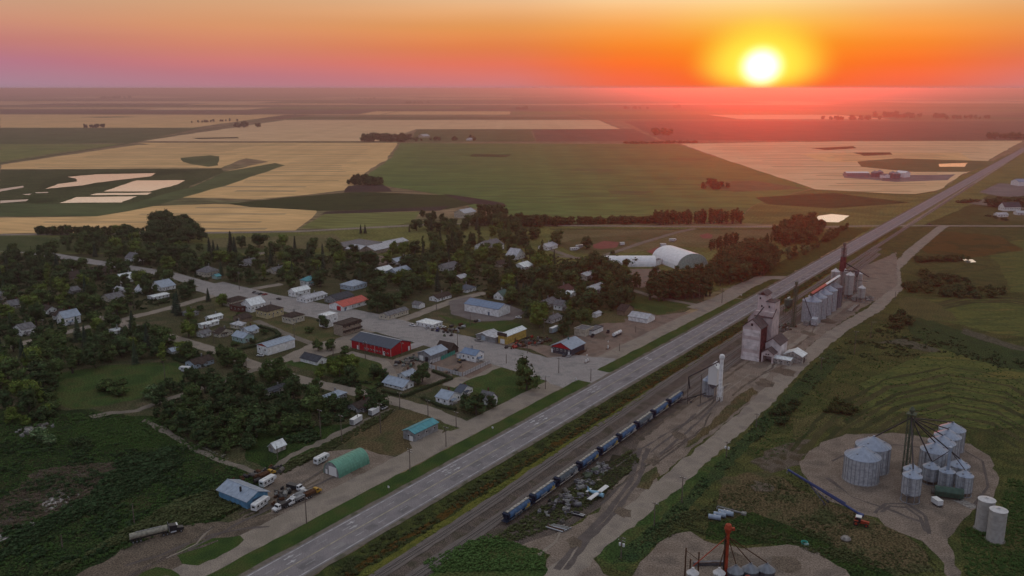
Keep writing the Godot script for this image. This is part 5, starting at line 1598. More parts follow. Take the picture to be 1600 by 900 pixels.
	house("narrow_house", "long narrow pale house with dark upper roof", "house", -127.5, -441.8, 13.3, 4.3, 2.9, "u", "cream", "roof_charcoal", {"pitch": 0.3})
	house("grey_hip_house", "grey roofed house deep in the trees", "house", -94.1, -431.1, 13.3, 6.5, 2.8, "hip", "grey_paint", "roof_bluegrey")
	house("brown_house", "grey house with brown gable roof beside two white trailers", "house", -77.4, -418.6, 11.1, 7.3, 2.4, "u", "grey_paint", "roof_brown", {"pitch": 0.5, "chimneys": [[2.0, 0.5, 3.6]]})
	house("meadow_shed", "old white shed with pale metal roof alone on the meadow", "shed", -106.4, -366.2, 6.0, 4.7, 2.4, "u", "old_white", "roof_white", {"pitch": 0.8, "windows": "none", "doors": [["x", 0.5, 1.6, 2.2, "grey_paint"]]})
	house("modular_home", "grey modular home with teal metal roof on blocks", "modular home", -43.2, -384.4, 16.9, 7.1, 4.1, "u", "grey_paint", "roof_teal", {"pitch": 0.35, "seams": 2.5, "every": 5.0, "doors": [["x", 0.3, 2.2, 2.4, "trim"]]})
	house("quonset_hut", "green round steel quonset hut with white doors", "quonset hut", -71.3, -347.0, 18.2, 9.4, 6.2, "arch_u", "grey_paint", "quonset_green", {"doors": [["x", 0.42, 4.6, 4.2, "trim"], ["x", 0.82, 1.2, 2.2, "trim"]]})
	house("blue_workshop", "sky blue workshop with light grey metal roof beside campers", "workshop", -107.4, -318.7, 10.0, 17.5, 3.5, "v", "blue_siding", "roof_bluegrey", {"pitch": 0.42, "over": 0.8, "seams": 2.4, "windows": "none", "chimneys": [[-2.6, 2.0, 3.2]], "flue": "dark_metal", "doors": [["z", 0.45, 4.0, 3.0, "blue_dark"], ["z", 0.75, 1.3, 2.4, "blue_dark"]]})
	house("hedge_house", "white house with pale blue gable roof inside a clipped hedge", "house", -62.3, -452.8, 8.9, 14.1, 2.4, "v", "white_siding", "roof_bluegrey", {"pitch": 0.5, "over": 0.9})
	house("hedge_annex", "pale annex with blue grey roof behind the hedged house", "house", -59.5, -467.5, 9.2, 5.9, 2.4, "u", "white_siding", "roof_bluegrey", {"pitch": 0.5})
	house("grey_roof_cottage", "white cottage with dark grey roof beside a round tree", "house", -33.5, -429.4, 10.5, 8.2, 3.2, "v", "white_siding", "roof_bluegrey", {"pitch": 0.45})
	house("cottage_annex", "small white cottage with slate roof behind the grey roof cottage", "house", -25.8, -440.5, 10.0, 4.4, 2.5, "v", "white_siding", "roof_slate", {"pitch": 0.5})
	house("front_gable_house", "white house with steep front gables by the service road", "house", -12.4, -426.6, 6.8, 6.9, 3.1, "v", "white_siding", "roof_grey", {"pitch": 0.9})
	house("steel_shop", "large white steel shop with blue roof and grey apron", "workshop", -18.1, -614.8, 14.6, 30.8, 5.7, "v", "white_siding", "roof_blue", {"pitch": 0.35, "seams": 2.4, "windows": "none", "doors": [["x", 0.28, 1.3, 2.6, "blue_dark"], ["z", 0.5, 3.4, 3.4, "trim"]]})
	house("green_roof_house", "white house with dark green roof beside a russet tree", "house", -8.1, -656.1, 8.8, 9.0, 3.1, "u", "white_siding", "roof_green", {"pitch": 0.8})
	house("flat_shop", "low white shop with flat roof and columns by parked cars", "shop", -57.1, -577.9, 10.4, 14.4, 2.4, "flat", "white_siding", "roof_white", {"every": 3.0})
	house("yellow_store", "yellow store with silver metal roof and dark false front", "store", 0.2, -542.7, 22.1, 6.9, 5.5, "u", "yellow_siding", "roof_white", {"pitch": 0.4, "seams": 2.2, "windows": "none", "doors": [["x", 0.5, 3.4, 3.2, "trim"], ["z", 0.42, 1.1, 2.4, "roof_brown"]]})
	house("pale_garage", "pale grey garage with light blue door beside the yellow store", "garage", -15.7, -546.7, 12.0, 10.2, 3.0, "u", "grey_paint", "roof_pale", {"pitch": 0.35, "windows": "none", "doors": [["x", 0.4, 3.6, 3.2, "blue_pale"]]})
	house("lean_garage", "grey lean garage joined between pale garage and yellow store", "garage", -10.2, -542.3, 13.3, 8.0, 3.4, "flat", "grey_paint", "roof_pale", {"windows": "none"})
	house("gas_station", "gas station with red gable front and blue grey roof", "gas station", 35.0, -518.1, 16.5, 14.0, 4.5, "u", "navy_siding", "roof_bluegrey", {"pitch": 0.42, "over": 0.7, "seams": 2.4, "windows": "x", "every": 2.6, "doors": [["x", 0.1, 1.2, 2.6, "trim"], ["x", 0.97, 1.2, 2.6, "trim"]]})
	house("flat_garage", "pale flat roofed repair garage behind the gas station", "garage", 47.8, -556.0, 10.7, 8.3, 4.4, "flat", "cream", "roof_grey", {"windows": "none"})
	house("repair_bay", "low repair bay with white doors beside the flat roofed garage", "garage", 55.3, -559.7, 14.3, 5.4, 3.1, "flat", "white_siding", "roof_grey", {"windows": "none", "cap": "roof_charcoal", "doors": [["z", 0.3, 2.6, 2.8, "trim"], ["z", 0.7, 2.6, 2.8, "trim"]]})
	house("machine_shed", "white machine shed with pale grey roof beside the highway lawn", "shed", 91.7, -592.0, 12.4, 14.6, 3.2, "v", "white_siding", "roof_pale", {"pitch": 0.35, "seams": 2.0, "windows": "none", "doors": [["z", 0.5, 2.4, 2.4, "trim"]]})
	house("porch_house", "white house with grey porch roof in dark trees", "house", 28.6, -590.3, 13.5, 7.2, 2.4, "u", "white_siding", "roof_grey")
	house("tan_roof_house", "grey house with brown grey roof behind elms", "house", 26.7, -635.4, 15.5, 10.8, 2.5, "u", "cream", "roof_grey")
	house("tall_house", "tall white house with grey gable beside the tan roof", "house", 36.1, -623.8, 8.1, 7.3, 3.9, "v", "white_siding", "roof_grey", {"pitch": 0.7})
	house("big_white_house", "big white house with grey roof high in the town", "house", -22.8, -862.2, 23.6, 19.4, 5.8, "u", "white_siding", "roof_grey", {"pitch": 0.5})
	house("cross_house", "white house with cross gable north of the bright roof", "house", 3.5, -820.9, 16.4, 11.8, 3.7, "v", "white_siding", "roof_pale", {"pitch": 0.7})
	house("bright_roof_house", "house with bright bluish metal roof under trees", "house", 9.8, -775.8, 14.6, 13.2, 2.4, "u", "white_siding", "roof_white", {"pitch": 0.4})
	house("cream_bungalow", "cream bungalow west of the bright roof house", "house", -11.3, -786.4, 15.1, 9.5, 2.4, "u", "cream", "roof_brown")
	house("grove_house", "white house with pale roof at the end of the grove", "house", 36.8, -872.0, 19.0, 11.7, 3.3, "u", "white_siding", "roof_pale")
	house("lane_house", "pale house with flat roof on the lane east of town", "house", 65.2, -731.0, 18.5, 9.7, 3.9, "u", "cream", "roof_pale", {"pitch": 0.25})
	house("rose_roof_house", "pale house with rosy grey roof below the lane house", "house", 66.8, -682.3, 19.4, 10.9, 3.1, "u", "white_siding", "roof_pale", {"pitch": 0.4})
	house("maroon_house", "house with maroon gable roof between dark trees", "house", 40.9, -674.2, 15.6, 10.8, 3.1, "u", "white_siding", "roof_maroon", {"pitch": 0.6})
	house("white_barn", "small white round topped barn beside the maroon house", "barn", 46.2, -667.3, 11.3, 7.8, 3.6, "arch", "white_siding", "roof_white")
	house("tan_garage", "tan garage with two doors in the middle of the trees", "garage", -44.0, -725.1, 10.8, 8.7, 2.4, "u", "tan", "roof_pale", {"windows": "none"})
	house("blue_hip_house", "white house with dark blue hip roof by the street", "house", -37.3, -683.9, 11.9, 11.6, 2.4, "hip", "white_siding", "roof_slate")
	house("hidden_bungalow", "white bungalow with brown roof half hidden by a round tree", "house", -55.8, -655.1, 16.7, 8.6, 2.5, "u", "white_siding", "roof_brown")
	house("deep_white_house", "white house with dark roof deep among the central trees", "house", -58.4, -769.6, 20.2, 12.8, 2.9, "u", "white_siding", "roof_grey")
	house("centre_house", "pale house with blue grey roof in the central trees", "house", -99.6, -747.8, 18.6, 14.1, 2.8, "u", "blue_pale", "roof_bluegrey", {"pitch": 0.5})
	house("centre_garage", "white garage with metal roof below the blue grey roof", "garage", -115.1, -756.3, 15.1, 11.8, 2.4, "u", "white_siding", "roof_white")
	house("long_grey_house", "long grey roofed house in front of the school", "house", -104.4, -802.9, 25.4, 11.1, 2.4, "u", "white_siding", "roof_bluegrey")
	house("east_white_shed", "white shed beside the dark grove east of town", "shed", 60.6, -602.7, 8.1, 4.0, 2.4, "u", "white_siding", "roof_pale", {"windows": "none"})
	house("brown_lean_shed", "brown shed with a white end beside the machine shed", "shed", 82.6, -611.2, 14.2, 6.4, 3.3, "v", "tan", "roof_brown", {"windows": "none"})
	house("trees_house", "white house with grey roof in the western main street trees", "house", -244.8, -789.0, 12.8, 11.6, 3.0, "u", "white_siding", "roof_grey")
	house("spruce_house", "pale house behind spruces above the main street", "house", -209.1, -756.0, 15.0, 11.1, 2.4, "u", "cream", "roof_grey")
	house("west_grove_house", "brown roofed house under elms left of the rambler", "house", -380.6, -730.6, 14.1, 14.6, 2.4, "u", "tan", "roof_brown")
	house("quiet_house", "white house with pale roof beside the trailer home", "house", -315.3, -679.2, 7.5, 9.2, 2.4, "v", "white_siding", "roof_pale")
	house("garden_house", "grey roofed house behind the avenue corner", "house", -309.6, -652.4, 12.2, 12.6, 2.4, "u", "cream", "roof_grey")
	house("yard_house", "small white house with blue roof patched white in the fenced yard", "house", -23.9, -501.1, 8.2, 10.8, 4.4, "v", "white_siding", "roof_blue", {"pitch": 0.5})
	house("yard_shed", "tiny white gabled shed beside the patched roof house", "shed", -30.4, -504.0, 4.0, 5.2, 2.4, "u", "white_siding", "roof_bluegrey", {"pitch": 0.6, "windows": "none", "doors": [["x", 0.5, 1.6, 2.0, "blue_pale"]]})
	house("grey_barn", "grey barn with pale roof between the scrap yard and green fence", "barn", -48.2, -503.9, 15.8, 10.0, 4.4, "u", "grey_paint", "roof_bluegrey", {"pitch": 0.4, "windows": "none", "doors": [["x", 0.72, 3.0, 3.2, "trim"], ["x", 0.3, 2.4, 3.0, "glass"]]})
	house("brown_hall", "brown shingled hall with steep roof behind the grey barn", "hall", -40.4, -516.5, 8.3, 11.1, 2.5, "v", "roof_brown", "roof_brown", {"pitch": 0.9, "windows": "none"})
	house("school_block", "low tan school block with flat roof and small windows", "school", -161.0, -882.0, 44.1, 35.3, 3.3, "flat", "stone_tan", "roof_grey", {"every": 4.0, "group": "blocks of the school"})
	house("school_gym", "tan school gymnasium with pale gable roof", "school", -152.9, -853.6, 20.5, 17.6, 3.9, "v", "stone_tan", "roof_pale", {"pitch": 0.3, "windows": "none", "group": "blocks of the school"})
	house("school_wing", "tan school wing with light gable roof at the right", "school", -134.7, -860.0, 33.2, 21.9, 3.9, "u", "stone_tan", "roof_pale", {"pitch": 0.3, "every": 4.0, "group": "blocks of the school"})
	house("school_annex", "pale roofed school annex farthest to the right", "school", -124.9, -892.6, 31.5, 15.7, 3.3, "u", "stone_tan", "roof_pale", {"pitch": 0.3, "group": "blocks of the school"})
	house("rink_lobby", "low white lobby between the two round roofed rinks", "building", 135.3, -790.8, 14.4, 5.5, 4.2, "flat", "white_siding", "roof_grey", {"windows": "x"})
	house("farm_house", "cream farmhouse with grey roof before the poplars", "house", -59.6, -1095.7, 24.2, 17.0, 6.5, "u", "cream", "roof_pale")
	house("far_low_barn", "low pale barn on the distant farm behind the big field", "barn", -293.5, -2925.8, 31.7, 24.7, 4.6, "u", "cream", "roof_pale", {"windows": "none"})
	house("far_farm_house", "white house on the distant farm behind the big field", "house", -133.2, -2754.8, 13.9, 17.0, 4.0, "u", "white_siding", "roof_pale", {"windows": "none"})
	house("far_white_barn", "white barn before the dark clump at the right skyline", "barn", 1599.6, -2909.3, 28.7, 10.8, 5.8, "u", "white_siding", "roof_pale", {"windows": "none"})
	# the far farm yard and the farm beyond the crossing stand square to the section roads
	house("long_shed", "long grey machine shed on the far farm yard", "shed", 640, -1616, 42, 16, 7, "u", "grey_paint", "roof_white", {"turn": 0.0, "pitch": 0.2, "windows": "none"})
	house("white_shed", "white shed at the right end of the far farm yard", "shed", 721, -1604, 16, 20, 8, "v", "white_siding", "roof_white", {"turn": 0.5, "pitch": 0.4, "windows": "none"})
	house("pale_shed", "pale shed between the dark bins of the far farm yard", "shed", 678, -1580, 12, 12, 6, "v", "white_siding", "roof_grey", {"turn": 0.3, "pitch": 0.4, "windows": "none"})
	house("dark_shed", "dark low shed in front of the far farm yard", "shed", 670, -1536, 30, 8, 4, "u", "grey_paint", "roof_charcoal", {"turn": 0.0, "pitch": 0.2, "windows": "none"})
	var fb := [669, -1604, 683, -1616, 697, -1592, 699, -1580]
	for k in 4:
		grain_bin("grain_bin", "%s dark steel bin of the far farm yard" % ["leftmost", "second", "third", "rightmost"][k], fb[k * 2], fb[k * 2 + 1], 6.5, 8.5, "galv_dark", {"posts": 8, "ladder": false, "vent": false, "group": "bins of the far farm yard"})
	house("white_barn", "white gabled barn with dark roof beside the eastern clump", "barn", 668, -1157, 24, 12, 5.5, "u", "white_siding", "roof_charcoal", {"turn": 0.15, "pitch": 0.9})
	house("small_farm_house", "small white farmhouse below the eastern barn", "house", 624, -1098, 14, 9, 3.4, "u", "white_siding", "roof_pale", {"turn": 0.1})
	house("white_bungalow", "white bungalow at the right edge beyond the highway", "house", 660, -1115, 16, 9, 3.2, "u", "white_siding", "roof_pale", {"turn": 0.0})
	house("blue_dealership", "white and blue metal shop at the right edge beyond the crossing", "shop", 861, -1463, 30, 18, 7, "u", "white_siding", "roof_blue", {"turn": 0.2, "windows": "none"})
	house("curling_rink", "long white round roofed curling rink behind the grove", "rink", 109.5, -789, 46, 19, 8.5, "arch_u", "rink_white", "rink_white", {"turn": 0.0, "ribbed": false})
	house("hockey_rink", "tall white domed hockey rink with teal end wall", "rink", 156.4, -795, 33, 46, 13.5, "arch", "teal_wall", "rink_white", {"turn": 0.36, "ribbed": false})
	# fronts that the plain houses lack
	var store := get_node("yellow_store")
	part(store, "false_front", MB.new().box(Vector3(-store.get_meta("su") / 2 - 0.35, store.get_meta("eave") + 0.9, 0), Vector3(0.3, 2.2, store.get_meta("sv") + 0.6)), M.roof_brown)
	var hall := get_node("community_hall")
	for k in 6:
		part(hall, "downpipe", MB.new().box(Vector3(0, 2.6, 0), Vector3(0.14, 5.2, 0.14)), M.trim, Vector3(-hall.get_meta("su") / 2 - 0.1, 0, hall.get_meta("sv") * (0.5 - k / 5.0)))
	for k in 8:
		window_on(hall, Vector3(-hall.get_meta("su") / 2 - 0.05, 1.7, hall.get_meta("sv") * (0.42 - 0.075 * k - (0.05 if k > 1 else 0.0))), 1.3, 0.9, false)
	for k in 4:
		window_on(hall, Vector3(-hall.get_meta("su") / 2 - 0.05, 4.3, hall.get_meta("sv") * (0.4 - 0.2 * k)), 0.7, 0.8, false)
	var shop := get_node("workshop")
	part(shop, "gable_board", MB.new().prof(PackedVector2Array([Vector2(-shop.get_meta("sv") / 2, shop.get_meta("eave")), Vector2(shop.get_meta("sv") / 2, shop.get_meta("eave")), Vector2(0, shop.get_meta("eave") + shop.get_meta("sv") * 0.15)]), 0, 0.12, Basis(Vector3.UP, -PI / 2), Vector3(-shop.get_meta("su") / 2 - 0.02, 0, 0)), M.paint_orange_red)
	var gas := get_node("gas_station")
	part(gas, "gable_board", MB.new().prof(PackedVector2Array([Vector2(-gas.get_meta("sv") / 2, gas.get_meta("eave") - 0.5), Vector2(gas.get_meta("sv") / 2, gas.get_meta("eave") - 0.5), Vector2(0, gas.get_meta("eave") + gas.get_meta("sv") * 0.21)]), 0, 0.12, Basis(Vector3.UP, -PI / 2), Vector3(-gas.get_meta("su") / 2 - 0.05, 0, 0)), M.red_siding)
	part(gas, "cupola", MB.new().lathe(PackedVector2Array([Vector2(0.5, 0), Vector2(0.5, 1.0), Vector2(0.7, 1.2), Vector2(0, 2.1)]), 8, Vector3(0, gas.get_meta("eave") + gas.get_meta("sv") * 0.21, 0)), M.roof_green)
	var deck := part(gas, "porch_deck", MB.new().box(Vector3(1.0, 0.5, gas.get_meta("sv") / 2 + 1.6), Vector3(9.0, 0.3, 3.0)), M.rust)
	for k in 7:
		part(deck, "railing_post", MB.new().box(Vector3(-3.4 + k * 1.5, 1.2, gas.get_meta("sv") / 2 + 3.0), Vector3(0.14, 1.3, 0.14)), M.rust)
	var stone := get_node("stone_store")
	for y in [3.6, 8.2]:
		part(stone, "awning", MB.new().box(Vector3(0.3, y * stone.get_meta("eave") / 9.0, stone.get_meta("sv") / 2 + 0.5), Vector3(stone.get_meta("su"), 1.1, 1.0)), M.roof_brown)


func railway() -> void:
	# rails and ties
	var lines := [[[-118.8, -155.9, -12.6, -309, 91, -466, 404, -922, 1317, -2252], 2], [[-110.1, -149.8, -11.6, -293, 120.6, -489, 257, -692, 376, -872], 2], [[87.6, -427, 152.9, -527, 262, -689, 364, -844], 1]]
	for l in lines:
		var p: PackedVector2Array = pts2(l[0])
		var t := thing("railway_track", ["main railway track beside the highway ditch", "siding track that carries the blue hopper cars", "short spur track under the steel bins"][lines.find(l)], "railway track", Vector3.ZERO)
		for s in [-0.75, 0.75]:
			var mb := MB.new()
			for i in p.size() - 1:
				var d := (p[i + 1] - p[i]).normalized()
				var o: Vector2 = Vector2(-d.y, d.x) * float(s)
				var a: Vector2 = p[i] + o
				var b: Vector2 = p[i + 1] + o
				mb.box(Vector3((a.x + b.x) / 2, 0.34, (a.y + b.y) / 2), Vector3(a.distance_to(b), 0.18, 0.16), Basis(Vector3.UP, -atan2(d.y, d.x)))
			part(t, "rail", mb, M.rail_steel)
		var tb := MB.new()
		for i in p.size() - 1:
			var d := (p[i + 1] - p[i]).normalized()
			var len := p[i].distance_to(p[i + 1])
			for k in int(minf(len, 700.0) / 0.9):
				var c := p[i] + d * (k * 0.9)
				tb.box(Vector3(c.x, 0.2, c.y), Vector3(0.26, 0.16, 2.6), Basis(Vector3.UP, -atan2(d.y, d.x)))
		tag(part(t, "ties", tb, M.tie_wood), "", "", "", "stuff")
	# nine blue cylindrical hopper cars
	var ordinal := ["first", "second", "third", "fourth", "fifth", "sixth", "seventh", "eighth", "ninth"]
	var start := Vector3(2, -304, 0)
	start = Vector3(start.x, 0, start.y)
	var stop := Vector3(84.6, -426, 0)
	stop = Vector3(stop.x, 0, stop.y)
	for k in 9:
		var c := start.lerp(stop, k / 8.0)
		var worn := k in [2, 6]
		hopper_car("%s blue hopper car from the near end of the train%s" % [ordinal[k], ", its paint worn grey" if worn else ""], c, atan2(-(stop.z - start.z), stop.x - start.x), worn, k)


func hopper_car(label: String, at: Vector3, turn: float, worn: bool, k: int) -> void:
	var t := thing("hopper_car", label, "hopper car", Vector3(at.x, 0.42, at.z), turn, "blue hopper cars of the grain train")
	var skin: String = "hopper_worn" if worn else "hopper_blue"
	# a barrel body: flat belly, round shoulders
	var sec := PackedVector2Array()
	for i in 13:
		var a := -0.35 + (PI + 0.7) * i / 12.0
		sec.append(Vector2(cos(a) * 1.62, 2.75 + sin(a) * 1.55))
	var b := Basis(Vector3.UP, PI / 2)
	part(t, "body", MB.new().prof(sec, -6.9, 6.9, b), M[skin])
	for s in [-1, 1]:
		var e := MB.new().prof(PackedVector2Array([Vector2(6.9, 1.4), Vector2(7.1, 1.4), Vector2(8.2, 3.7), Vector2(8.2, 4.0), Vector2(6.9, 4.2)]), -1.4, 1.4, Basis(Vector3.UP, 0.0 if s > 0 else PI))
		part(t, "end_slope", e, M.hopper_dark)
		part(t, "end_platform", MB.new().box(Vector3(s * 7.9, 1.15, 0), Vector3(2.0, 0.2, 2.8)), M.hopper_dark)
		part(t, "ladder", MB.new().box(Vector3(s * 8.75, 2.4, 0.9), Vector3(0.1, 2.6, 0.5)), M.hopper_dark)
		part(t, "coupler", MB.new().box(Vector3(s * 8.95, 0.95, 0), Vector3(0.8, 0.3, 0.35)), M.dark_metal)
		var bogie := part(t, "bogie", MB.new().box(Vector3(s * 6.4, 0.62, 0), Vector3(2.9, 0.4, 2.0)), M.dark_metal)
		for x in [-0.9, 0.9]:
			for z in [-0.75, 0.75]:
				part(bogie, "wheel", wheel_mesh(0.46, 0.14), M.rust, Vector3(s * 6.4 + x, 0.46, z))
	var walk := part(t, "roof_walk", MB.new().box(Vector3(0, 4.36, 0), Vector3(14.6, 0.12, 1.3)), M.hopper_top)
	for x in [-5.0, -2.5, 0.0, 2.5, 5.0]:
		part(walk, "hatch", MB.new().lathe(PackedVector2Array([Vector2(0.42, 0), Vector2(0.42, 0.16), Vector2(0, 0.22)]), 10, Vector3(x, 4.42, 0)), M.hopper_top)
	for x in [-4.4, 0.0, 4.4]:
		part(t, "hopper_chute", MB.new().prof(PackedVector2Array([Vector2(-0.5, 0.35), Vector2(0.5, 0.35), Vector2(1.9, 1.9), Vector2(-1.9, 1.9)]), -1.2, 1.2, Basis(), Vector3(x, 0, 0)), M.hopper_dark)
	part(t, "side_sill", MB.new().box(Vector3(0, 1.35, 1.52), Vector3(15.4, 0.3, 0.18)), M.hopper_top if k % 3 else M.hopper_worn)
	part(t, "side_sill", MB.new().box(Vector3(0, 1.35, -1.52), Vector3(15.4, 0.3, 0.18)), M.hopper_top)
	for s in [-1, 1]:
		var f := MB.new()
		for q in [Vector2(4.2, 0.7), Vector2(4.9, 1.5), Vector2(5.6, 1.0), Vector2(6.2, 1.35), Vector2(3.4, 0.45)]:
			f.box(Vector3(q.x * s, 1.75 + q.y * 0.55, s * 1.66), Vector3(0.6, q.y, 0.06))
		part(t, "emblem", f, M.emblem_pale if worn else ([M.emblem_yellow, M.emblem_yellow, M.emblem_pale][k % 3]))
		var txt := TextMesh.new()
		txt.text = "Canada"
		txt.font_size = 96
		txt.pixel_size = 0.013
		txt.depth = 0.05
		var w := part(t, "lettering", txt, M.emblem_pale, Vector3(-1.6 * s, 2.55, s * 1.68))
		if s < 0:
			w.rotation.y = PI


func elevators() -> void:
	# the old wooden elevator: annex, house with cupola, driveway, office and shed
	var p0 := Vector2(148.1, -496)
	var at := Vector3(p0.x, 0, p0.y)
	var e := thing("grain_elevator", "tall old wooden grain elevator with peeling white and red boards", "grain elevator", at, TOWN)
	var bu := Basis(Vector3.UP, PI / 2)
	part(e, "annex_wall", MB.new().prof(PackedVector2Array([Vector2(-5.6, 0), Vector2(5.6, 0), Vector2(5.6, 20.5), Vector2(0, 25.5), Vector2(-5.6, 20.5)]), 0, 11.0, bu, Vector3(0, 0, -5.6)), M.elevator_rust)
	var front := part(e, "annex_front", MB.new().prof(PackedVector2Array([Vector2(-5.55, 0.2), Vector2(5.55, 0.2), Vector2(5.55, 20.4), Vector2(0, 25.3), Vector2(-5.55, 20.4)]), -0.16, -0.02, bu, Vector3(0, 0, -5.6)), M.elevator_boards)
	for k in 9:
		part(front, "board_course", MB.new().box(Vector3(-0.24, 1.8 + k * 2.05, -5.6), Vector3(0.1, 1.75 + 0.2 * (k % 2), 8.2 + 2.0 * ((k * 7) % 3) / 2.0)), M.elevator_white if k % 4 != 2 else M.elevator_boards)
	part(e, "annex_sill", MB.new().box(Vector3(-0.3, 1.0, -5.6), Vector3(0.3, 2.0, 11.4)), M.elevator_white)
	part(e, "annex_roof", MB.new().prof(PackedVector2Array([Vector2(-6.1, 20.2), Vector2(0, 25.7), Vector2(6.1, 20.2), Vector2(6.1, 20.5), Vector2(0, 26.05), Vector2(-6.1, 20.5)]), -0.6, 11.4, bu, Vector3(0, 0, -5.6)), M.elevator_roof)
	part(e, "attic_window", MB.new().box(Vector3(-0.2, 22.3, -5.6), Vector3(0.12, 1.6, 1.3)), M.glass)
	# house behind it: shoulders rising to the cupola
	part(e, "house_wall", MB.new().prof(PackedVector2Array([Vector2(-7.5, 0), Vector2(7.5, 0), Vector2(7.5, 22), Vector2(3.6, 28), Vector2(-7.5, 28)]), 12.0, 25.0, bu, Vector3(0, 0, -5.0)), M.elevator_boards)
	part(e, "house_roof", MB.new().prof(PackedVector2Array([Vector2(7.8, 21.7), Vector2(7.8, 22.1), Vector2(3.5, 28.5), Vector2(3.5, 28.1)]), 11.6, 25.4, bu, Vector3(0, 0, -5.0)), M.elevator_boards)
	part(e, "shoulder_roof", MB.new().prof(PackedVector2Array([Vector2(11.4, 24.6), Vector2(18.0, 28.9), Vector2(18.0, 29.3), Vector2(11.4, 25.0)]), -8.6, 2.9, Basis(), Vector3(0, 0, 0)), M.elevator_roof)
	part(e, "cupola_wall", MB.new().prof(PackedVector2Array([Vector2(-7.3, 27.9), Vector2(3.4, 27.9), Vector2(3.4, 37.2), Vector2(-1.6, 37.2), Vector2(-1.6, 33.4), Vector2(-7.3, 33.4)]), 16.0, 25.0, bu, Vector3(0, 0, -5.0)), M.elevator_boards)
	part(e, "cupola_roof", MB.new().box(Vector3(20.5, 33.6, -0.6), Vector3(9.6, 0.4, 6.0)), M.elevator_roof)
	part(e, "cupola_roof", MB.new().prof(PackedVector2Array([Vector2(-2.1, 37.1), Vector2(0.9, 39.2), Vector2(3.9, 37.1), Vector2(3.9, 37.5), Vector2(0.9, 39.6), Vector2(-2.1, 37.5)]), 15.6, 25.4, bu, Vector3(0, 0, -5.0)), M.elevator_roof)
	for q in [Vector3(15.9, 30.6, -1.2), Vector3(15.9, 30.4, -5.8), Vector3(15.9, 35.2, -7.0)]:
		part(e, "cupola_window", MB.new().box(q, Vector3(0.16, 1.2, 0.9)), M.glass)
	part(e, "spout", MB.new().tube(Vector3(15.8, 30, -4.5), Vector3(4.0, 25.6, -5.4), 0.35, 0.35, 7), M.dark_metal)
	part(e, "patch", MB.new().box(Vector3(20, 31.0, -1.47), Vector3(3.0, 2.4, 0.14)), M.elevator_white)
	# driveway with its two roofs
	part(e, "driveway_wall", MB.new().prof(PackedVector2Array([Vector2(-3.6, 0), Vector2(-2.6, 0), Vector2(-2.6, 4.2), Vector2(2.6, 4.2), Vector2(2.6, 0), Vector2(3.6, 0), Vector2(3.6, 5.8), Vector2(0, 8.2), Vector2(-3.6, 5.8)]), 1.0, 8.0, bu, Vector3(0, 0, 4.4)), M.elevator_boards)
	part(e, "driveway_roof", MB.new().prof(PackedVector2Array([Vector2(-4.1, 5.5), Vector2(0, 8.3), Vector2(4.1, 5.5), Vector2(4.1, 5.8), Vector2(0, 8.65), Vector2(-4.1, 5.8)]), 0.6, 8.0, bu, Vector3(0, 0, 4.4)), M.elevator_roof)
	part(e, "receiving_wall", MB.new().prof(PackedVector2Array([Vector2(-5.0, 0), Vector2(3.8, 0), Vector2(3.8, 10.0), Vector2(-0.6, 13.4), Vector2(-5.0, 10.0)]), 8.0, 22.0, bu, Vector3(0, 0, 4.4)), M.elevator_white)
	part(e, "receiving_roof", MB.new().prof(PackedVector2Array([Vector2(-5.5, 9.7), Vector2(-0.6, 13.5), Vector2(4.3, 9.7), Vector2(4.3, 10.05), Vector2(-0.6, 13.9), Vector2(-5.5, 10.05)]), 7.5, 22.5, bu, Vector3(0, 0, 4.4)), M.elevator_roof)
	for s in [-0.7, 0.7]:
		part(e, "driveway_window", MB.new().box(Vector3(0.9, 5.3, 4.4 + s), Vector3(0.14, 0.8, 0.9)), M.glass)
	var of := house("elevator_office", "low office with light blue metal roof and three windows beside the old elevator", "office", at.x + 12.9 * 0.82 + 5.2 * 0.572, at.z + 12.9 * 0.572 - 5.2 * 0.82, 6.0, 10.0, 3.4, "v", "old_white", "roof_white", {"pitch": 0.3, "windows": "x", "ww": 0.9, "every": 3.2})
	house("elevator_shed", "pale gabled storage shed behind the elevator office", "shed", at.x + 17.0 * 0.82 + 14.0 * 0.572, at.z + 17.0 * 0.572 - 14.0 * 0.82, 9.0, 11.0, 4.6, "u", "old_white", "roof_white", {"pitch": 0.45, "windows": "none", "doors": [["z", 0.5, 2.6, 3.0, "roof_brown"]]})
	# the row of five steel bins with a gallery along their tops
	var b0 := Vector2(210, -588)
	var along_u := Vector2(0.57172, -0.82045)
	var nth := ["nearest", "second", "third", "fourth", "farthest and darkest"]
	for k in 5:
		var q := b0 + along_u * (k * 13.4)
		grain_bin("steel_bin", "%s large steel bin in the elevator row under the gallery" % nth[k], q.x, q.y, 6.5, 15.5, "galv" if k < 4 else "galv_dark", {"group": "steel bins of the elevator row", "pitch": 0.5, "posts": 24, "ladder_at": 0.6})
	var g0 := b0 - along_u * 4.0
	var gal := thing("bin_gallery", "conveyor gallery with red roof along the tops of the steel bins", "conveyor", Vector3(g0.x, 0, g0.y), TOWN)
	part(gal, "truss", MB.new().box(Vector3(32, 19.6, 0), Vector3(66, 0.3, 1.6)), M.lattice_grey)
	part(gal, "red_roof", MB.new().prof(PackedVector2Array([Vector2(-1.3, 20.9), Vector2(0, 21.9), Vector2(1.3, 20.9), Vector2(1.3, 21.1), Vector2(0, 22.1), Vector2(-1.3, 21.1)]), -1.0, 34.0, bu), M.roof_salmon)
	part(gal, "pale_roof", MB.new().prof(PackedVector2Array([Vector2(-1.1, 20.9), Vector2(0, 21.6), Vector2(1.1, 20.9), Vector2(1.1, 21.1), Vector2(0, 21.8), Vector2(-1.1, 21.1)]), 34.2, 72.0, bu), M.roof_white)
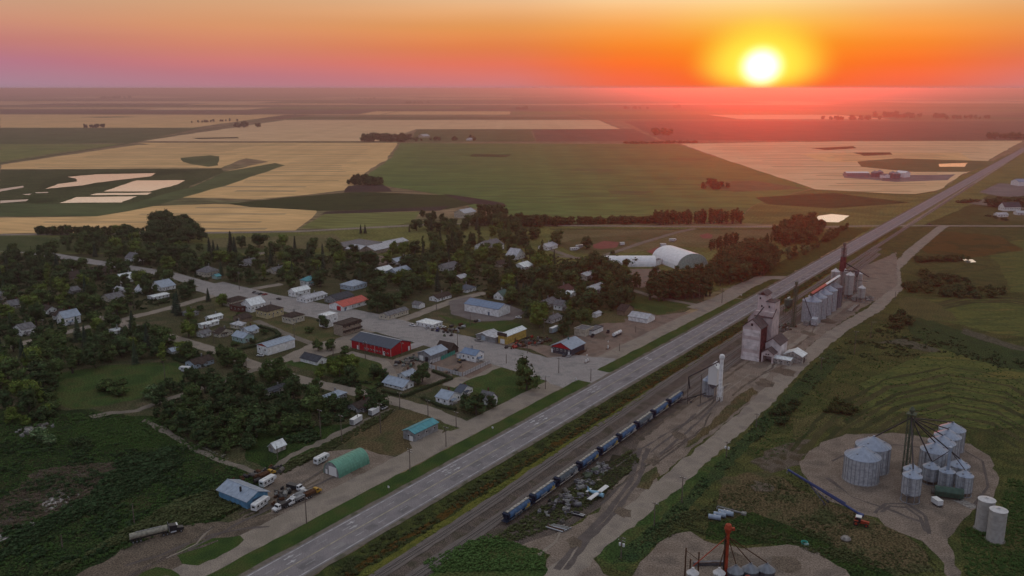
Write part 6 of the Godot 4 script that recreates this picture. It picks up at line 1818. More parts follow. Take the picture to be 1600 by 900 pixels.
	for k in 14:
		part(gal, "post", MB.new().box(Vector3(k * 5.0, 20.2, 0), Vector3(0.16, 1.4, 1.5)), M.lattice_grey)
	var front_leg := thing("loading_spout", "thin steel leg leaning on the nearest steel bin", "conveyor", Vector3(g0.x, 0, g0.y), TOWN)
	part(front_leg, "pipe", MB.new().tube(Vector3(-3.0, 4.0, 2.5), Vector3(-1.6, 19.0, -4.5), 0.28, 0.28, 7), M.dark_metal)
	part(front_leg, "hopper_box", MB.new().prof(PackedVector2Array([Vector2(-2.2, 0.8), Vector2(2.2, 0.8), Vector2(2.2, 5.2), Vector2(0, 6.4), Vector2(-2.2, 5.2)]), -2.0, 2.0, Basis(), Vector3(-5.5, 0, 5.5)), M.galv)
	part(front_leg, "motor_house", MB.new().box(Vector3(-7.0, 1.6, 0.5), Vector3(3.4, 3.0, 3.6)), M.dull_white)
	# green bucket leg at the near end
	var gl := Vector2(193, -573)
	var leg := thing("bucket_leg", "dark green lattice bucket leg standing by the steel bins", "grain leg", Vector3(gl.x, 0, gl.y), TOWN)
	lattice(leg, "bracing", 29.0, 2.4, M.lattice_green)
	part(leg, "trunking", MB.new().box(Vector3(0, 15.2, 0), Vector3(0.6, 30.4, 0.9)), M.lattice_green)
	part(leg, "head", MB.new().box(Vector3(0, 31.0, 0), Vector3(2.2, 2.0, 1.6)), M.lattice_green)
	var gt := Vector2(199, -605)
	var tank := thing("overhead_tank", "green overhead loading tank on a braced frame beside the tracks", "tank", Vector3(gt.x, 0, gt.y), TOWN)
	lattice(tank, "bracing", 7.0, 5.0, M.lattice_green, 3.5)
	part(tank, "tank", MB.new().lathe(PackedVector2Array([Vector2(0.5, 5.0), Vector2(2.8, 7.5), Vector2(2.8, 12.0), Vector2(0, 13.4)]), 16), M.paint_green)
	for s in [-1.2, 1.2]:
		part(tank, "vent", MB.new().box(Vector3(s, 13.2, 0), Vector3(1.1, 0.8, 1.0)), M.trim)
	# the mill end: tower, white bins, catwalks
	var tw := Vector2(260, -667)
	var tower := thing("lattice_tower", "dark lattice head tower rising behind the steel bins", "tower", Vector3(tw.x, 0, tw.y), TOWN)
	lattice(tower, "bracing", 38.0, 3.2, M.lattice_grey)
	part(tower, "trunking", MB.new().box(Vector3(0, 20, 0), Vector3(1.2, 40, 1.4)), M.lattice_grey)
	part(tower, "lower_housing", MB.new().prof(PackedVector2Array([Vector2(-3.6, 20), Vector2(3.6, 20), Vector2(1.7, 31), Vector2(-1.7, 31)]), -1.8, 1.8), M.elevator_rust)
	part(tower, "head", MB.new().box(Vector3(0, 41, 0), Vector3(2.4, 2.4, 1.8)), M.lattice_grey)
	part(tower, "head_platform", MB.new().box(Vector3(0, 38.2, 0), Vector3(5.0, 0.2, 4.4)), M.lattice_grey)
	part(tower, "distributor_spout", MB.new().tube(Vector3(0, 27, 1), Vector3(-3, 18, 21), 0.4, 0.4, 7), M.dark_metal)
	part(tower, "distributor_spout", MB.new().tube(Vector3(0, 27, 0), Vector3(8, 19, 12), 0.35, 0.35, 7), M.dark_metal)
	var spots := [[1302, 464, 3.2, 21.0, "white hopper bin left of the lattice tower"], [1315, 461, 3.4, 20.0, "white hopper bin right under the lattice tower"], [1324, 466, 3.2, 19.0, "tall white hopper bin in front of the darkest steel bin"], [1334, 459, 2.6, 16.0, "white hopper bin behind the catwalks"], [1346, 471, 2.7, 11.0, "short white hopper bin on legs at the right of the mill"], [1340, 455, 2.6, 15.0, "farthest white hopper bin of the mill"]]
	var sp := [252, -660, 261, -667, 262, -656, 272, -671, 268, -646, 279, -680]
	for k in spots.size():
		grain_bin("hopper_bin", spots[k][4], sp[k * 2], sp[k * 2 + 1], spots[k][2], spots[k][3], "silo_white", {"legs": 3.6, "posts": 12, "stiff": false, "group": "white hopper bins of the mill", "pitch": 0.7, "vent": false})
	var cw := Vector2(267, -660)
	var cat := thing("catwalk_frame", "tangle of catwalks and spouts over the white hopper bins", "catwalk", Vector3(cw.x, 0, cw.y), TOWN)
	lattice(cat, "bracing", 19.0, 4.0, M.lattice_grey, 3.0)
	part(cat, "walkway", MB.new().box(Vector3(4, 17.2, 0), Vector3(18, 0.25, 1.6)), M.lattice_grey)
	part(cat, "walkway", MB.new().box(Vector3(0, 14.2, 2), Vector3(1.6, 0.25, 16)), M.lattice_grey)
	part(cat, "cyclone", MB.new().lathe(PackedVector2Array([Vector2(0.4, 16.0), Vector2(1.6, 18.8), Vector2(1.6, 21.0), Vector2(0, 21.8)]), 14, Vector3(3, 0, 1)), M.galv_dark)
	part(cat, "duct", MB.new().tube(Vector3(-6, 22, -6), Vector3(3, 20.5, 1), 0.45, 0.45, 8), M.dark_metal)
	part(cat, "dust_house", MB.new().box(Vector3(-8, 2.2, 4.0), Vector3(11, 3.2, 3.2)), M.dull_white)
	var scale := Vector2(256, -624)
	var br := thing("truck_scale", "rusty truck scale rails beside the white hopper bins", "truck scale", Vector3(scale.x, 0.1, scale.y), TOWN)
	for k in 5:
		part(br, "post", MB.new().box(Vector3(-8 + k * 4.0, 0.9, 0), Vector3(0.25, 1.8, 0.25)), M.rust)
	part(br, "rail", MB.new().box(Vector3(0, 1.7, 0), Vector3(18, 0.25, 0.25)), M.rust)
	part(br, "deck", MB.new().box(Vector3(0, 0.25, -2.4), Vector3(22, 0.4, 3.4)), M.concrete)
	# the small white elevator by the train
	var sm := Vector2(108.8, -429)
	var leg2 := thing("white_bucket_leg", "slim white bucket leg of the small loading station by the train", "grain leg", Vector3(sm.x, 0, sm.y), TOWN)
	lattice(leg2, "bracing", 8.0, 2.2, M.white_siding, 2.6)
	part(leg2, "trunking", MB.new().box(Vector3(0, 13.5, 0), Vector3(1.5, 22, 1.5)), M.white_siding)
	part(leg2, "head", MB.new().lathe(PackedVector2Array([Vector2(1.2, 23.0), Vector2(1.5, 24.2), Vector2(1.2, 25.4), Vector2(0, 26.0)]), 12), M.white_siding)
	part(leg2, "overhead_conveyor", MB.new().tube(Vector3(-1, 22.0, -1), Vector3(-14, 15.0, -12), 0.35, 0.35, 7), M.dark_metal)
	for q in [Vector2(-9, -7), Vector2(-14, -12)]:
		part(leg2, "conveyor_post", MB.new().tube(Vector3(q.x, 0, q.y), Vector3(q.x, 17.6 + q.x * 0.2, q.y), 0.16, 0.16, 6), M.dark_metal)
	part(leg2, "down_spout", MB.new().tube(Vector3(-14, 15.0, -12), Vector3(-14, 9.0, -11.0), 0.3, 0.4, 7), M.dark_metal)
	var ob := Vector2(106.5, -434)
	var over := thing("overhead_bin", "pale gabled overhead bin on tall legs at the small loading station", "overhead bin", Vector3(ob.x, 0, ob.y), TOWN)
	part(over, "wall", MB.new().prof(PackedVector2Array([Vector2(-2.4, 8.0), Vector2(2.4, 8.0), Vector2(2.4, 17.0), Vector2(0, 19.6), Vector2(-2.4, 17.0)]), -2.3, 2.3, bu), M.trim)
	part(over, "roof", MB.new().prof(PackedVector2Array([Vector2(-2.8, 16.7), Vector2(0, 19.7), Vector2(2.8, 16.7), Vector2(2.8, 16.95), Vector2(0, 19.95), Vector2(-2.8, 16.95)]), -2.6, 2.6, bu), M.roof_white)
	part(over, "hopper", MB.new().prof(PackedVector2Array([Vector2(-0.5, 5.6), Vector2(0.5, 5.6), Vector2(2.4, 8.0), Vector2(-2.4, 8.0)]), -1.4, 1.4, bu), M.galv_dark)
	for q in [Vector3(-2, 0, -2), Vector3(2, 0, -2), Vector3(-2, 0, 2), Vector3(2, 0, 2)]:
		part(over, "leg", MB.new().tube(q, q + Vector3.UP * 8.1, 0.16, 0.16, 6), M.galv_dark)
	part(over, "vent", MB.new().box(Vector3(-1.0, 18.6, 1.2), Vector3(0.5, 1.0, 0.5)), M.dark_metal)
	var stb := Vector2(104.7, -438)
	grain_bin("grain_bin", "small steel bin with blue cone roof at the small loading station", stb.x, stb.y, 3.1, 8.6, "galv", {"legs": 1.0, "posts": 14, "pitch": 0.9})
	var au := Vector2(93.8, -428)
	auger("black grain auger reaching from the small steel bin to the last hopper car", Vector3(au.x, 0, au.y), TOWN + 2.3, 15.0, 4.6, "dark_metal")


func auger(label: String, at: Vector3, turn: float, long: float, high: float, paint: String, thick := 0.32) -> void:
	var t := thing("grain_auger", label, "auger", at, turn)
	part(t, "tube", MB.new().tube(Vector3(-long / 2, high, 0), Vector3(long / 2, 0.6, 0), thick, thick, 9), M[paint])
	part(t, "spout", MB.new().tube(Vector3(-long / 2, high, 0), Vector3(-long / 2 - 0.3, high - 1.6, 0), 0.35, 0.3, 8), M.dull_white)
	part(t, "hopper", MB.new().box(Vector3(long / 2, 0.6, 0), Vector3(1.8, 0.8, 1.8)), M[paint])
	for s in [-1, 1]:
		part(t, "strut", MB.new().tube(Vector3(long * 0.05, 0.6, s * 1.4), Vector3(-long * 0.2, high * 0.68, 0), 0.12, 0.12, 6), M[paint])
		part(t, "truss_rod", MB.new().tube(Vector3(-long * 0.42, high * 0.95, s * 0.25), Vector3(long * 0.3, high * 0.36 - 0.1, s * 0.25), thick * 0.35, thick * 0.35, 5), M[paint])
		var w := part(t, "wheel", wheel_mesh(0.55, 0.3), M.rubber, Vector3(long * 0.05, 0.55, s * 1.5))
		part(w, "rim", shared["wheel0.55_0.30rim"], M.steel)
	for k in 6:
		part(t, "truss_post", MB.new().box(Vector3(-long * 0.36 + k * long * 0.12, high * (0.86 - k * 0.12) + 0.35 + 0.08, 0), Vector3(0.1, 0.9, 0.1)), M[paint])


func farm_bins() -> void:
	# the bin yard on the right
	var two := [146.2, -336, 154.6, -346]
	grain_bin("grain_bin", "front one of the two largest steel bins on the bin yard", two[0], two[1], 7.1, 10.8, "galv", {"posts": 26, "group": "two largest bins", "ladder_at": 3.9})
	grain_bin("grain_bin", "rear one of the two largest steel bins on the bin yard", two[2], two[3], 7.1, 11.2, "galv", {"posts": 26, "group": "two largest bins", "ladder_at": 1.0})
	var row := [180, -344, 187, -352, 193, -359, 199, -367]
	var which := ["nearest", "second", "third", "farthest"]
	for k in 4:
		grain_bin("grain_bin", "%s steel bin in the row of four behind the dryer" % which[k], row[k * 2], row[k * 2 + 1], 5.5, 10.0, "galv", {"posts": 20, "group": "row of four bins", "ladder_at": 2.6})
	var small := [186, -334, 173.8, -333, 177.3, -327, 182, -322, 161.6, -324, 158.4, -317]
	var names := ["middle sized steel bin behind the small hopper bins", "small steel hopper bin beside the row of four", "small steel hopper bin just left of the blue leg foot", "small steel hopper bin at the right end of the dryer", "steel hopper bin half hidden behind the front hopper bin", "front steel hopper bin standing on its own ring of legs"]
	for k in 6:
		grain_bin("hopper_bin" if k else "grain_bin", names[k], small[k * 2], small[k * 2 + 1], [3.9, 3.2, 3.0, 3.1, 3.4, 3.6][k], [7.5, 7.2, 8.0, 8.6, 10.2, 10.8][k], "galv", {"legs": 0.0 if k == 0 else [0.0, 1.6, 1.6, 1.8, 3.0, 3.4][k], "posts": 14, "pitch": 0.6})
	var tw := Vector2(167.2, -341)
	var leg := thing("bucket_leg", "tall green grey lattice leg with spouts over the bin yard", "grain leg", Vector3(tw.x, 0, tw.y), TOWN)
	lattice(leg, "bracing", 27.0, 2.6, M.lattice_green, 2.6)
	part(leg, "trunking", MB.new().box(Vector3(0, 14, 0), Vector3(0.55, 28, 0.8)), M.lattice_green)
	part(leg, "head", MB.new().lathe(PackedVector2Array([Vector2(0.9, 28.0), Vector2(1.2, 29.2), Vector2(0.4, 30.4), Vector2(0, 30.6)]), 10), M.lattice_green)
	part(leg, "head_platform", MB.new().box(Vector3(0, 27.4, 0), Vector3(3.8, 0.2, 3.8)), M.lattice_green)
	var ends := [Vector3(two[2], 14.8, two[3]), Vector3(row[0], 13.2, row[1]), Vector3(row[2], 13.2, row[3]), Vector3(row[4], 13.2, row[5]), Vector3(row[6], 13.2, row[7]), Vector3(small[0], 10.0, small[1]), Vector3(small[10], 13.2, small[11]), Vector3(small[2], 9.4, small[3])]
	for q in ends:
		part(leg, "spout", MB.new().tube(Vector3(0, 25.5, 0), leg.transform.affine_inverse() * q, 0.28, 0.28, 6), M.dark_metal)
	var bl := Vector2(177, -326)
	var blue := thing("blue_bucket_leg", "thin blue bucket leg beside the dark green dryer", "grain leg", Vector3(bl.x, 0, bl.y), TOWN)
	part(blue, "trunking", MB.new().box(Vector3(0, 8.8, 0), Vector3(0.8, 17.6, 1.1)), M.roof_bluegrey)
	part(blue, "head", MB.new().box(Vector3(0, 18.2, 0), Vector3(1.6, 1.4, 1.3)), M.roof_bluegrey)
	for q in [Vector3(small[2], 9.2, small[3]), Vector3(small[6], 10.4, small[7])]:
		part(blue, "spout", MB.new().tube(Vector3(0, 17.4, 0), blue.transform.affine_inverse() * q, 0.16, 0.16, 6), M.dark_metal)
	var dr := Vector2(174.7, -319)
	var dryer := thing("grain_dryer", "long dark green grain dryer in front of the small hopper bins", "grain dryer", Vector3(dr.x, 0, dr.y), -0.35)
	part(dryer, "body", MB.new().prof(PackedVector2Array([Vector2(-1.4, 0.9), Vector2(1.4, 0.9), Vector2(1.8, 3.0), Vector2(0.5, 4.6), Vector2(-0.5, 4.6), Vector2(-1.8, 3.0)]), -5.2, 5.2, Basis(Vector3.UP, PI / 2)), M.paint_green)
	for k in 9:
		part(dryer, "panel_rib", MB.new().box(Vector3(-4.6 + k * 1.15, 2.4, 1.72), Vector3(0.12, 2.6, 0.16)), M.lattice_green)
	part(dryer, "fan_housing", MB.new().tube(Vector3(-5.0, 2.0, 0), Vector3(-6.4, 2.0, 0), 1.1, 1.1, 12), M.lattice_grey)
	for x in [-4.0, 4.0]:
		part(dryer, "leg", MB.new().box(Vector3(x, 0.5, 0), Vector3(0.3, 1.0, 2.2)), M.dark_metal)
	var pad := Vector2(179.2, -314)
	tag(part(self, "concrete_pad", MB.new().box(Vector3(pad.x, 0.14, pad.y), Vector3(4.5, 0.1, 8), Basis(Vector3.UP, 0.4)), M.concrete), "", "", "", "structure")
	var wt := Vector2(167.2, -313)
	box_trailer("small white box trailer in front of the green dryer", wt.x, wt.y, -1.35, 4.0, "paint_white", 1.9)
	var si := [175.4, -294, 175.4, -286]
	grain_bin("white_silo", "rear one of the two slim white silos at the right edge", si[0], si[1], 2.9, 12.0, "silo_white", {"posts": 12, "stiff": false, "pitch": 0.2, "group": "two slim white silos", "ladder_at": 4.0, "vent": false, "category": "silo"})
	grain_bin("white_silo", "front one of the two slim white silos at the right edge", si[2], si[3], 2.9, 12.0, "silo_white", {"posts": 12, "stiff": false, "pitch": 0.2, "group": "two slim white silos", "ladder_at": 4.4, "vent": false, "category": "silo"})
	var ag := Vector2(122.9, -315)
	auger("long blue grain auger hitched to the red tractor", Vector3(ag.x, 0, ag.y), -0.80, 31.0, 9.0, "paint_blue", 0.48)
	var tr := Vector2(130.6, -297)
	tractor("red tractor with white cab roof at the foot of the blue auger", tr.x, tr.y, -0.5)
	# the red leg at the bottom edge, its bins, frame and conveyor
	var rl := Vector2(70.4, -257)
	var red := thing("red_bucket_leg", "bright red bucket leg with spouts at the bottom edge", "grain leg", Vector3(rl.x, 0, rl.y), 0.0)
	part(red, "trunking", MB.new().box(Vector3(0, 10, 0), Vector3(0.85, 20, 1.1)), M.paint_orange_red)
	part(red, "trunking_seam", MB.new().box(Vector3(-0.7, 10, 0), Vector3(0.3, 18, 0.3)), M.rust)
	part(red, "head", MB.new().lathe(PackedVector2Array([Vector2(0.9, 19.0), Vector2(1.3, 20.4), Vector2(0.9, 21.8), Vector2(0, 22.2)]), 12), M.paint_orange_red)
	part(red, "motor", MB.new().box(Vector3(1.4, 20.4, 0.4), Vector3(1.1, 0.9, 0.9)), M.paint_orange_red)
	part(red, "ladder", MB.new().box(Vector3(-1.1, 9, 0.6), Vector3(0.1, 18, 0.5)), M.dark_metal)
	var feet := [73.1, -255, 78.2, -256, 83.5, -256, 58.9, -254, 67.5, -254]
	var tops := ["left grey cone topped hopper bin at the red leg", "middle grey cone topped hopper bin at the red leg", "right grey cone topped hopper bin at the red leg", "white cone topped bin left of the red leg", "white cone topped bin just under the red leg"]
	for k in 5:
		grain_bin("hopper_bin", tops[k], feet[k * 2], feet[k * 2 + 1], [2.6, 2.7, 2.7, 1.9, 1.9][k], 6.2, "galv_dark" if k < 3 else "silo_white", {"legs": 1.5, "posts": 12, "stiff": false, "pitch": 0.75, "vent": false})
		part(red, "spout", MB.new().tube(Vector3(0, 17.5, 0), red.transform.affine_inverse() * Vector3(feet[k * 2], 8.6, feet[k * 2 + 1]), 0.17, 0.17, 6), M.rust if k != 3 else M.paint_orange_red)
	var cart := Vector2(76.2, -254)
	part(red, "drive_box", MB.new().lathe(PackedVector2Array([Vector2(0.9, 4.4), Vector2(0.9, 6.4), Vector2(0, 6.9)]), 10, Vector3(cart.x - rl.x, 0, cart.y - rl.y + 2.5)), M.paint_orange_red)
	var fr := Vector2(61.1, -262)
	var frame := thing("post_frame", "rusty brown post frame left of the red leg", "frame", Vector3(fr.x, 0, fr.y), 0.0)
	for q in [Vector3(-3.0, 10.5, 0), Vector3(-1.6, 7.0, 1.0), Vector3(1.4, 9.0, 0.0)]:
		part(frame, "post", MB.new().tube(Vector3(q.x, 0, q.z), q, 0.28, 0.24, 7), M.rust)
	part(frame, "brace", MB.new().tube(Vector3(-3.0, 9.6, 0), Vector3(1.4, 6.0, 0), 0.1, 0.1, 5), M.rust)
	var rack := Vector2(67.9, -269)
	var cv := thing("drive_over_pit", "low grey conveyor trough behind the red leg", "conveyor", Vector3(rack.x, 0.1, rack.y), 0.05)
	part(cv, "trough", MB.new().box(Vector3(0, 0.7, 0), Vector3(11, 1.0, 1.6)), M.galv_dark)
	part(cv, "rail", MB.new().box(Vector3(0, 1.4, 0.9), Vector3(11, 0.15, 0.15)), M.rust)
	# tanks, pipe and ring in the grass
	var tk := [77, -301, 79.4, -303, 81.6, -305, 82.5, -304]
	for k in 4:
		var t := thing("fuel_tank", ["nearest blue grey fuel tank lying in the grass", "second blue grey fuel tank lying in the grass", "third blue grey fuel tank with a pale end", "small blue grey tank behind the other three"][k], "tank", Vector3(tk[k * 2], 0.1, tk[k * 2 + 1]), -0.35, "blue grey tanks in the grass")
		part(t, "shell", MB.new().tube(Vector3(-2.3, 1.1, 0), Vector3(2.3, 1.1, 0), 0.95, 0.95, 14), M.roof_bluegrey)
		for s in [-1.3, 1.3]:
			part(t, "saddle", MB.new().box(Vector3(s, 0.25, 0), Vector3(0.3, 0.5, 1.5)), M.dark_metal)
		part(t, "filler_cap", MB.new().lathe(PackedVector2Array([Vector2(0.25, 2.0), Vector2(0.25, 2.3), Vector2(0, 2.35)]), 8), M.trim)
	var pp := Vector2(84.6, -307)
	auger("thin pale auger lying behind the blue grey tanks", Vector3(pp.x, 0, pp.y), -0.4, 10.0, 1.6, "dull_white")
	var rg := Vector2(105.2, -283)
	var ring := thing("feed_ring", "pale green feed ring lying on the lot edge", "feeder", Vector3(rg.x, 0.1, rg.y), 0.0)
	part(ring, "hoop", MB.new().lathe(PackedVector2Array([Vector2(1.1, 0.2), Vector2(1.25, 0.9), Vector2(1.1, 0.9), Vector2(0.95, 0.2)]), 18), M.fence_green)
	part(ring, "panel", MB.new().box(Vector3(0.4, 0.5, 1.1), Vector3(1.6, 0.8, 0.3)), M.mint)
	var bl2 := Vector2(121.2, -286)
	var rock := thing("boulder", "pale boulder in the grass below the blue auger", "boulder", Vector3(bl2.x, 0, bl2.y))
	part(rock, "stone", MB.new().lathe(PackedVector2Array([Vector2(1.6, 0), Vector2(1.9, 0.6), Vector2(1.2, 1.4), Vector2(0, 1.6)]), 9), M.concrete)
	var sp := Vector2(160.5, -397)
	var pile := thing("grain_pile", "small pale mound in the grass behind the bin yard", "mound", Vector3(sp.x, 0, sp.y))
	part(pile, "mound_top", MB.new().lathe(PackedVector2Array([Vector2(3.4, 0), Vector2(2.0, 0.9), Vector2(0.8, 1.3), Vector2(0, 1.35)]), 14), M.dry_grass_near)


func tractor(label: String, x: float, z: float, turn: float) -> void:
	var t := thing("tractor", label, "tractor", Vector3(x, 0.1, z), turn)
	part(t, "hood", MB.new().prof(PackedVector2Array([Vector2(0.2, 1.0), Vector2(3.2, 1.0), Vector2(3.3, 1.9), Vector2(0.2, 2.1)]), -0.55, 0.55), M.paint_orange_red)
	part(t, "cab", MB.new().prof(PackedVector2Array([Vector2(-1.4, 1.6), Vector2(0.3, 1.6), Vector2(0.2, 3.2), Vector2(-1.3, 3.2)]), -0.85, 0.85), M.glass)
	part(t, "cab_roof", MB.new().box(Vector3(-0.55, 3.35, 0), Vector3(2.1, 0.3, 2.0)), M.trim)
	part(t, "frame", MB.new().box(Vector3(0.8, 0.9, 0), Vector3(4.6, 0.5, 0.8)), M.rust)
	for s in [-1, 1]:
		var w := part(t, "rear_wheel", wheel_mesh(1.0, 0.7), M.rubber, Vector3(-1.2, 1.0, s * 1.3))
		part(w, "rim", shared["wheel1.00_0.70rim"], M.paint_orange_red)
		var f := part(t, "front_wheel", wheel_mesh(0.7, 0.5), M.rubber, Vector3(2.4, 0.7, s * 1.1))
		part(f, "rim", shared["wheel0.70_0.50rim"], M.paint_orange_red)
		part(t, "fender", MB.new().box(Vector3(-1.2, 2.05, s * 1.3), Vector3(1.5, 0.14, 0.8)), M.paint_orange_red)


func tanker(label: String, x: float, z: float, turn: float) -> void:
	var t := thing("tanker_truck", label, "tanker truck", Vector3(x, 0.12, z), turn)
	var s := []
	part(t, "tank", MB.new().tube(Vector3(-10.5, 2.5, 0), Vector3(2.4, 2.5, 0), 1.15, 1.15, 18), M.tank_tan)
	for k in 6:
		part(t, "tank_ring", MB.new().tube(Vector3(-9.8 + k * 2.35, 2.5, 0), Vector3(-9.6 + k * 2.35, 2.5, 0), 1.2, 1.2, 18), M.tank_tan)
	part(t, "trailer_frame", MB.new().box(Vector3(-4.4, 1.2, 0), Vector3(12.4, 0.3, 1.2)), M.dark_metal)
	part(t, "catwalk", MB.new().box(Vector3(-4.0, 3.72, 0), Vector3(9.0, 0.12, 0.6)), M.dull_white)
	part(t, "sleeper_cab", MB.new().prof(PackedVector2Array([Vector2(3.0, 0.9), Vector2(5.6, 0.9), Vector2(5.5, 3.2), Vector2(3.0, 3.5)]), -1.2, 1.2), M.paint_black)
	part(t, "hood", MB.new().prof(PackedVector2Array([Vector2(5.6, 0.9), Vector2(7.9, 0.9), Vector2(7.9, 1.7), Vector2(5.6, 2.1)]), -1.0, 1.0), M.paint_black)
	part(t, "windscreen", MB.new().box(Vector3(5.6, 2.65, 0), Vector3(0.12, 0.9, 2.1), Basis(Vector3(0, 0, 1), 0.12)), M.glass)
	part(t, "visor", MB.new().box(Vector3(5.7, 3.2, 0), Vector3(0.5, 0.12, 2.3)), M.trim)
	for q in [-1, 1]:
		part(t, "exhaust_stack", MB.new().tube(Vector3(2.8, 1.2, q * 1.15), Vector3(2.8, 4.2, q * 1.15), 0.14, 0.14, 8), M.steel)
		part(t, "step_tank", MB.new().tube(Vector3(3.2, 0.85, q * 1.2), Vector3(5.2, 0.85, q * 1.2), 0.35, 0.35, 10), M.steel)
	wheels_on(t, [-9.6, -8.3, -7.0, 0.8, 2.1, 6.9], 1.05, 0.52, 0.4)


func vehicles() -> void:
	var a := TOWN
	var v := TOWN + PI / 2
	tanker("black tractor unit with beige tank trailer parked on the gravel pull out", -128.7, -289, a - 0.42)
	car("pickup_truck", "paint_white", "white pickup on the main street before the flat roofed shop", -68.4, -576, v)
	car("car", "paint_silver", "silver car nearest the flat roofed shop columns", -58.1, -570, a + 0.5)
	car("car", "paint_black", "black car between the silver and blue cars", -53.9, -566, a + 0.6)
	car("van", "paint_blue", "dark blue van at the right end of the parked row", -50.2, -564, a + 0.5)
	car("car", "paint_white", "white car behind the parked row at the flat shop", -46.9, -571, a)
	car("pickup_truck", "dull_white", "dull pickup parked in front of the pale garage", -21.6, -539, v + PI)
	car("car", "paint_white", "white car on the grass edge behind the yellow store", 4.6, -597, v + 0.3)
	car("car", "paint_black", "black car at the gas station front", 32.1, -507, a + 0.2)
	car("car", "paint_silver", "silver car beside the black car at the gas station", 34.8, -506, a + 0.2)
	car("pickup_truck", "paint_black", "dark pickup before the repair bay", 53.3, -550, a + 0.3)
	car("pickup_truck", "paint_black", "black pickup with load on the red gravel lot", 64.5, -560, a + 0.4)
	car("car", "paint_white", "white car beside the brown gabled house", -65.5, -418, a)
	car("car", "paint_white", "white car beside the workshop gable", -154, -507, v + 0.4)
	car("car", "paint_black", "leftmost dark car of the row on the gravel street end", -206, -675, a + 0.1, "cars parked at the street end")
	car("car", "paint_silver", "grey car second in the row on the gravel street end", -203, -672, a + 0.1, "cars parked at the street end")
	car("car", "paint_black", "dark car third in the row on the gravel street end", -200, -670, a + 0.1, "cars parked at the street end")
	car("car", "paint_red", "reddish car last in the row on the gravel street end", -196, -668, a + 0.1, "cars parked at the street end")
	car("car", "paint_black", "dark car on the main street in front of the mobile home", -181, -653, v)
	car("pickup_truck", "dull_white", "pale flatbed truck beside the scrap machinery", 18.1, -535, a)
	car("car", "paint_black", "dark wreck at the front of the scrap machinery", 4.1, -528, v)
	car("car", "paint_white", "white car between trees above the narrow house", -141, -468, v + 0.5)
	car("pickup_truck", "paint_black", "dark pickup at the railway crossing far up the highway", 500, -1029, 0.1)
	camper("white camper trailer nearest the blue workshop doors", -98.3, -311, a + 0.25, 9.0)
	camper("white camper trailer behind the blue workshop", -100.9, -331, a + 0.15, 8.0)
	camper("white camper trailer parked behind the green quonset hut", -83.4, -353, a + 0.1, 8.0)
	camper("cream camper trailer on the park grass by the brown roof", -189, -477, 2.9, 6.5)
	camper("left white camper on the north meadow", -350, -844, 0.2, 9.0)
	camper("right white camper on the north meadow", -344, -854, 0.1, 8.0)
	camper("long pale camper before the eastern ball diamond, nearest", 63.4, -861, 0.5, 10.0)
	camper("long pale camper before the eastern ball diamond, rear", 69.6, -875, 0.5, 9.0)
	camper("white camper beside the middle ball diamond", 171.8, -913, 0.3, 8.0)
	truck("white boom truck with long pale boom beside the campers", -87.7, -313, a, "paint_white", "boom")
	truck("white flat deck truck at the front of the truck row", -89.6, -310, a + PI, "paint_white", "dark_metal")
	truck("white digger truck with black box on the gravel yard", -88.4, -326, PI - 3.6, "paint_white", "paint_black")
	truck("silver tank truck in the middle of the truck row", -84.5, -319, a, "paint_silver", "drum")
	truck("white truck with grey deck at the back of the row", -85.5, -315, a + PI, "paint_white", "grey_paint")
	truck("rusty orange loader truck at the end of the row", -80.4, -321, a, "paint_yellow", "rust")
	truck("yellow loader behind the white camper at the scrap rows", -103.5, -338, a, "paint_yellow", "rust")
	box_trailer("white cargo trailer farther from the street beside the brown house", -69.2, -410, a + 0.1, 6.5, "paint_white", 2.6)
	box_trailer("white cargo trailer nearer the meadow beside the brown house", -76.2, -398, a + 0.2, 7.5, "paint_white", 2.6)
	box_trailer("pale blue box trailer on dark grass behind the gas station", 28.4, -560, a, 8.5, "blue_pale", 3.2)
	box_trailer("small white stock trailer by the first ball diamond", 114.8, -890, 0.3, 5.0, "paint_white", 2.6)
	box_trailer("white bleacher trailer behind the second ball diamond", 156.3, -883, 0.1, 6.0, "paint_white", 2.6)
	var tank_at := Vector2(69.6, -552)
	var fuel := thing("propane_tank", "long white propane tank on wheels on the red gravel lot", "tank", Vector3(tank_at.x, 0.1, tank_at.y), a)
	part(fuel, "shell", MB.new().tube(Vector3(-5, 1.9, 0), Vector3(5, 1.9, 0), 1.15, 1.15, 16), M.paint_white)
	for k in 3:
		part(fuel, "band", MB.new().tube(Vector3(-3.4 + k * 3.4, 1.9, 0), Vector3(-3.1 + k * 3.4, 1.9, 0), 1.2, 1.2, 16), M.dull_white)
	part(fuel, "frame", MB.new().box(Vector3(0, 0.75, 0), Vector3(9.6, 0.25, 1.4)), M.dark_metal)
	wheels_on(fuel, [-3.8, -2.8, 3.6], 1.0, 0.45)
	heap("scrap_heap", "heap of old farm machines beside the red metal hall", "scrap", -61, -496, Vector2(16, 9), 26, ["rust", "dark_metal", "dull_white", "lattice_grey", "paint_green"], 5)
	heap("scrap_heap", "long row of rusty machinery beside the yellow store", "scrap", 9, -533, Vector2(22, 9), 40, ["rust", "rust", "dark_metal", "paint_red", "lattice_grey"], 6)
	heap("scrap_heap", "weedy heap of wrecks behind the flat roofed shop", "scrap", -38.3, -568, Vector2(26, 8), 34, ["dull_white", "rust", "dark_metal", "lattice_green", "paint_silver"], 7)
	heap("scrap_heap", "pile of grey tanks and pumps nearest the train", "scrap", 21.3, -315, Vector2(14, 9), 34, ["galv_dark", "lattice_grey", "roof_grey", "dark_metal", "dull_white"], 8)
	heap("scrap_heap", "small pile of pale machines between the two larger piles", "scrap", 28.5, -329, Vector2(8, 4), 14, ["dull_white", "roof_grey", "galv_dark"], 9)
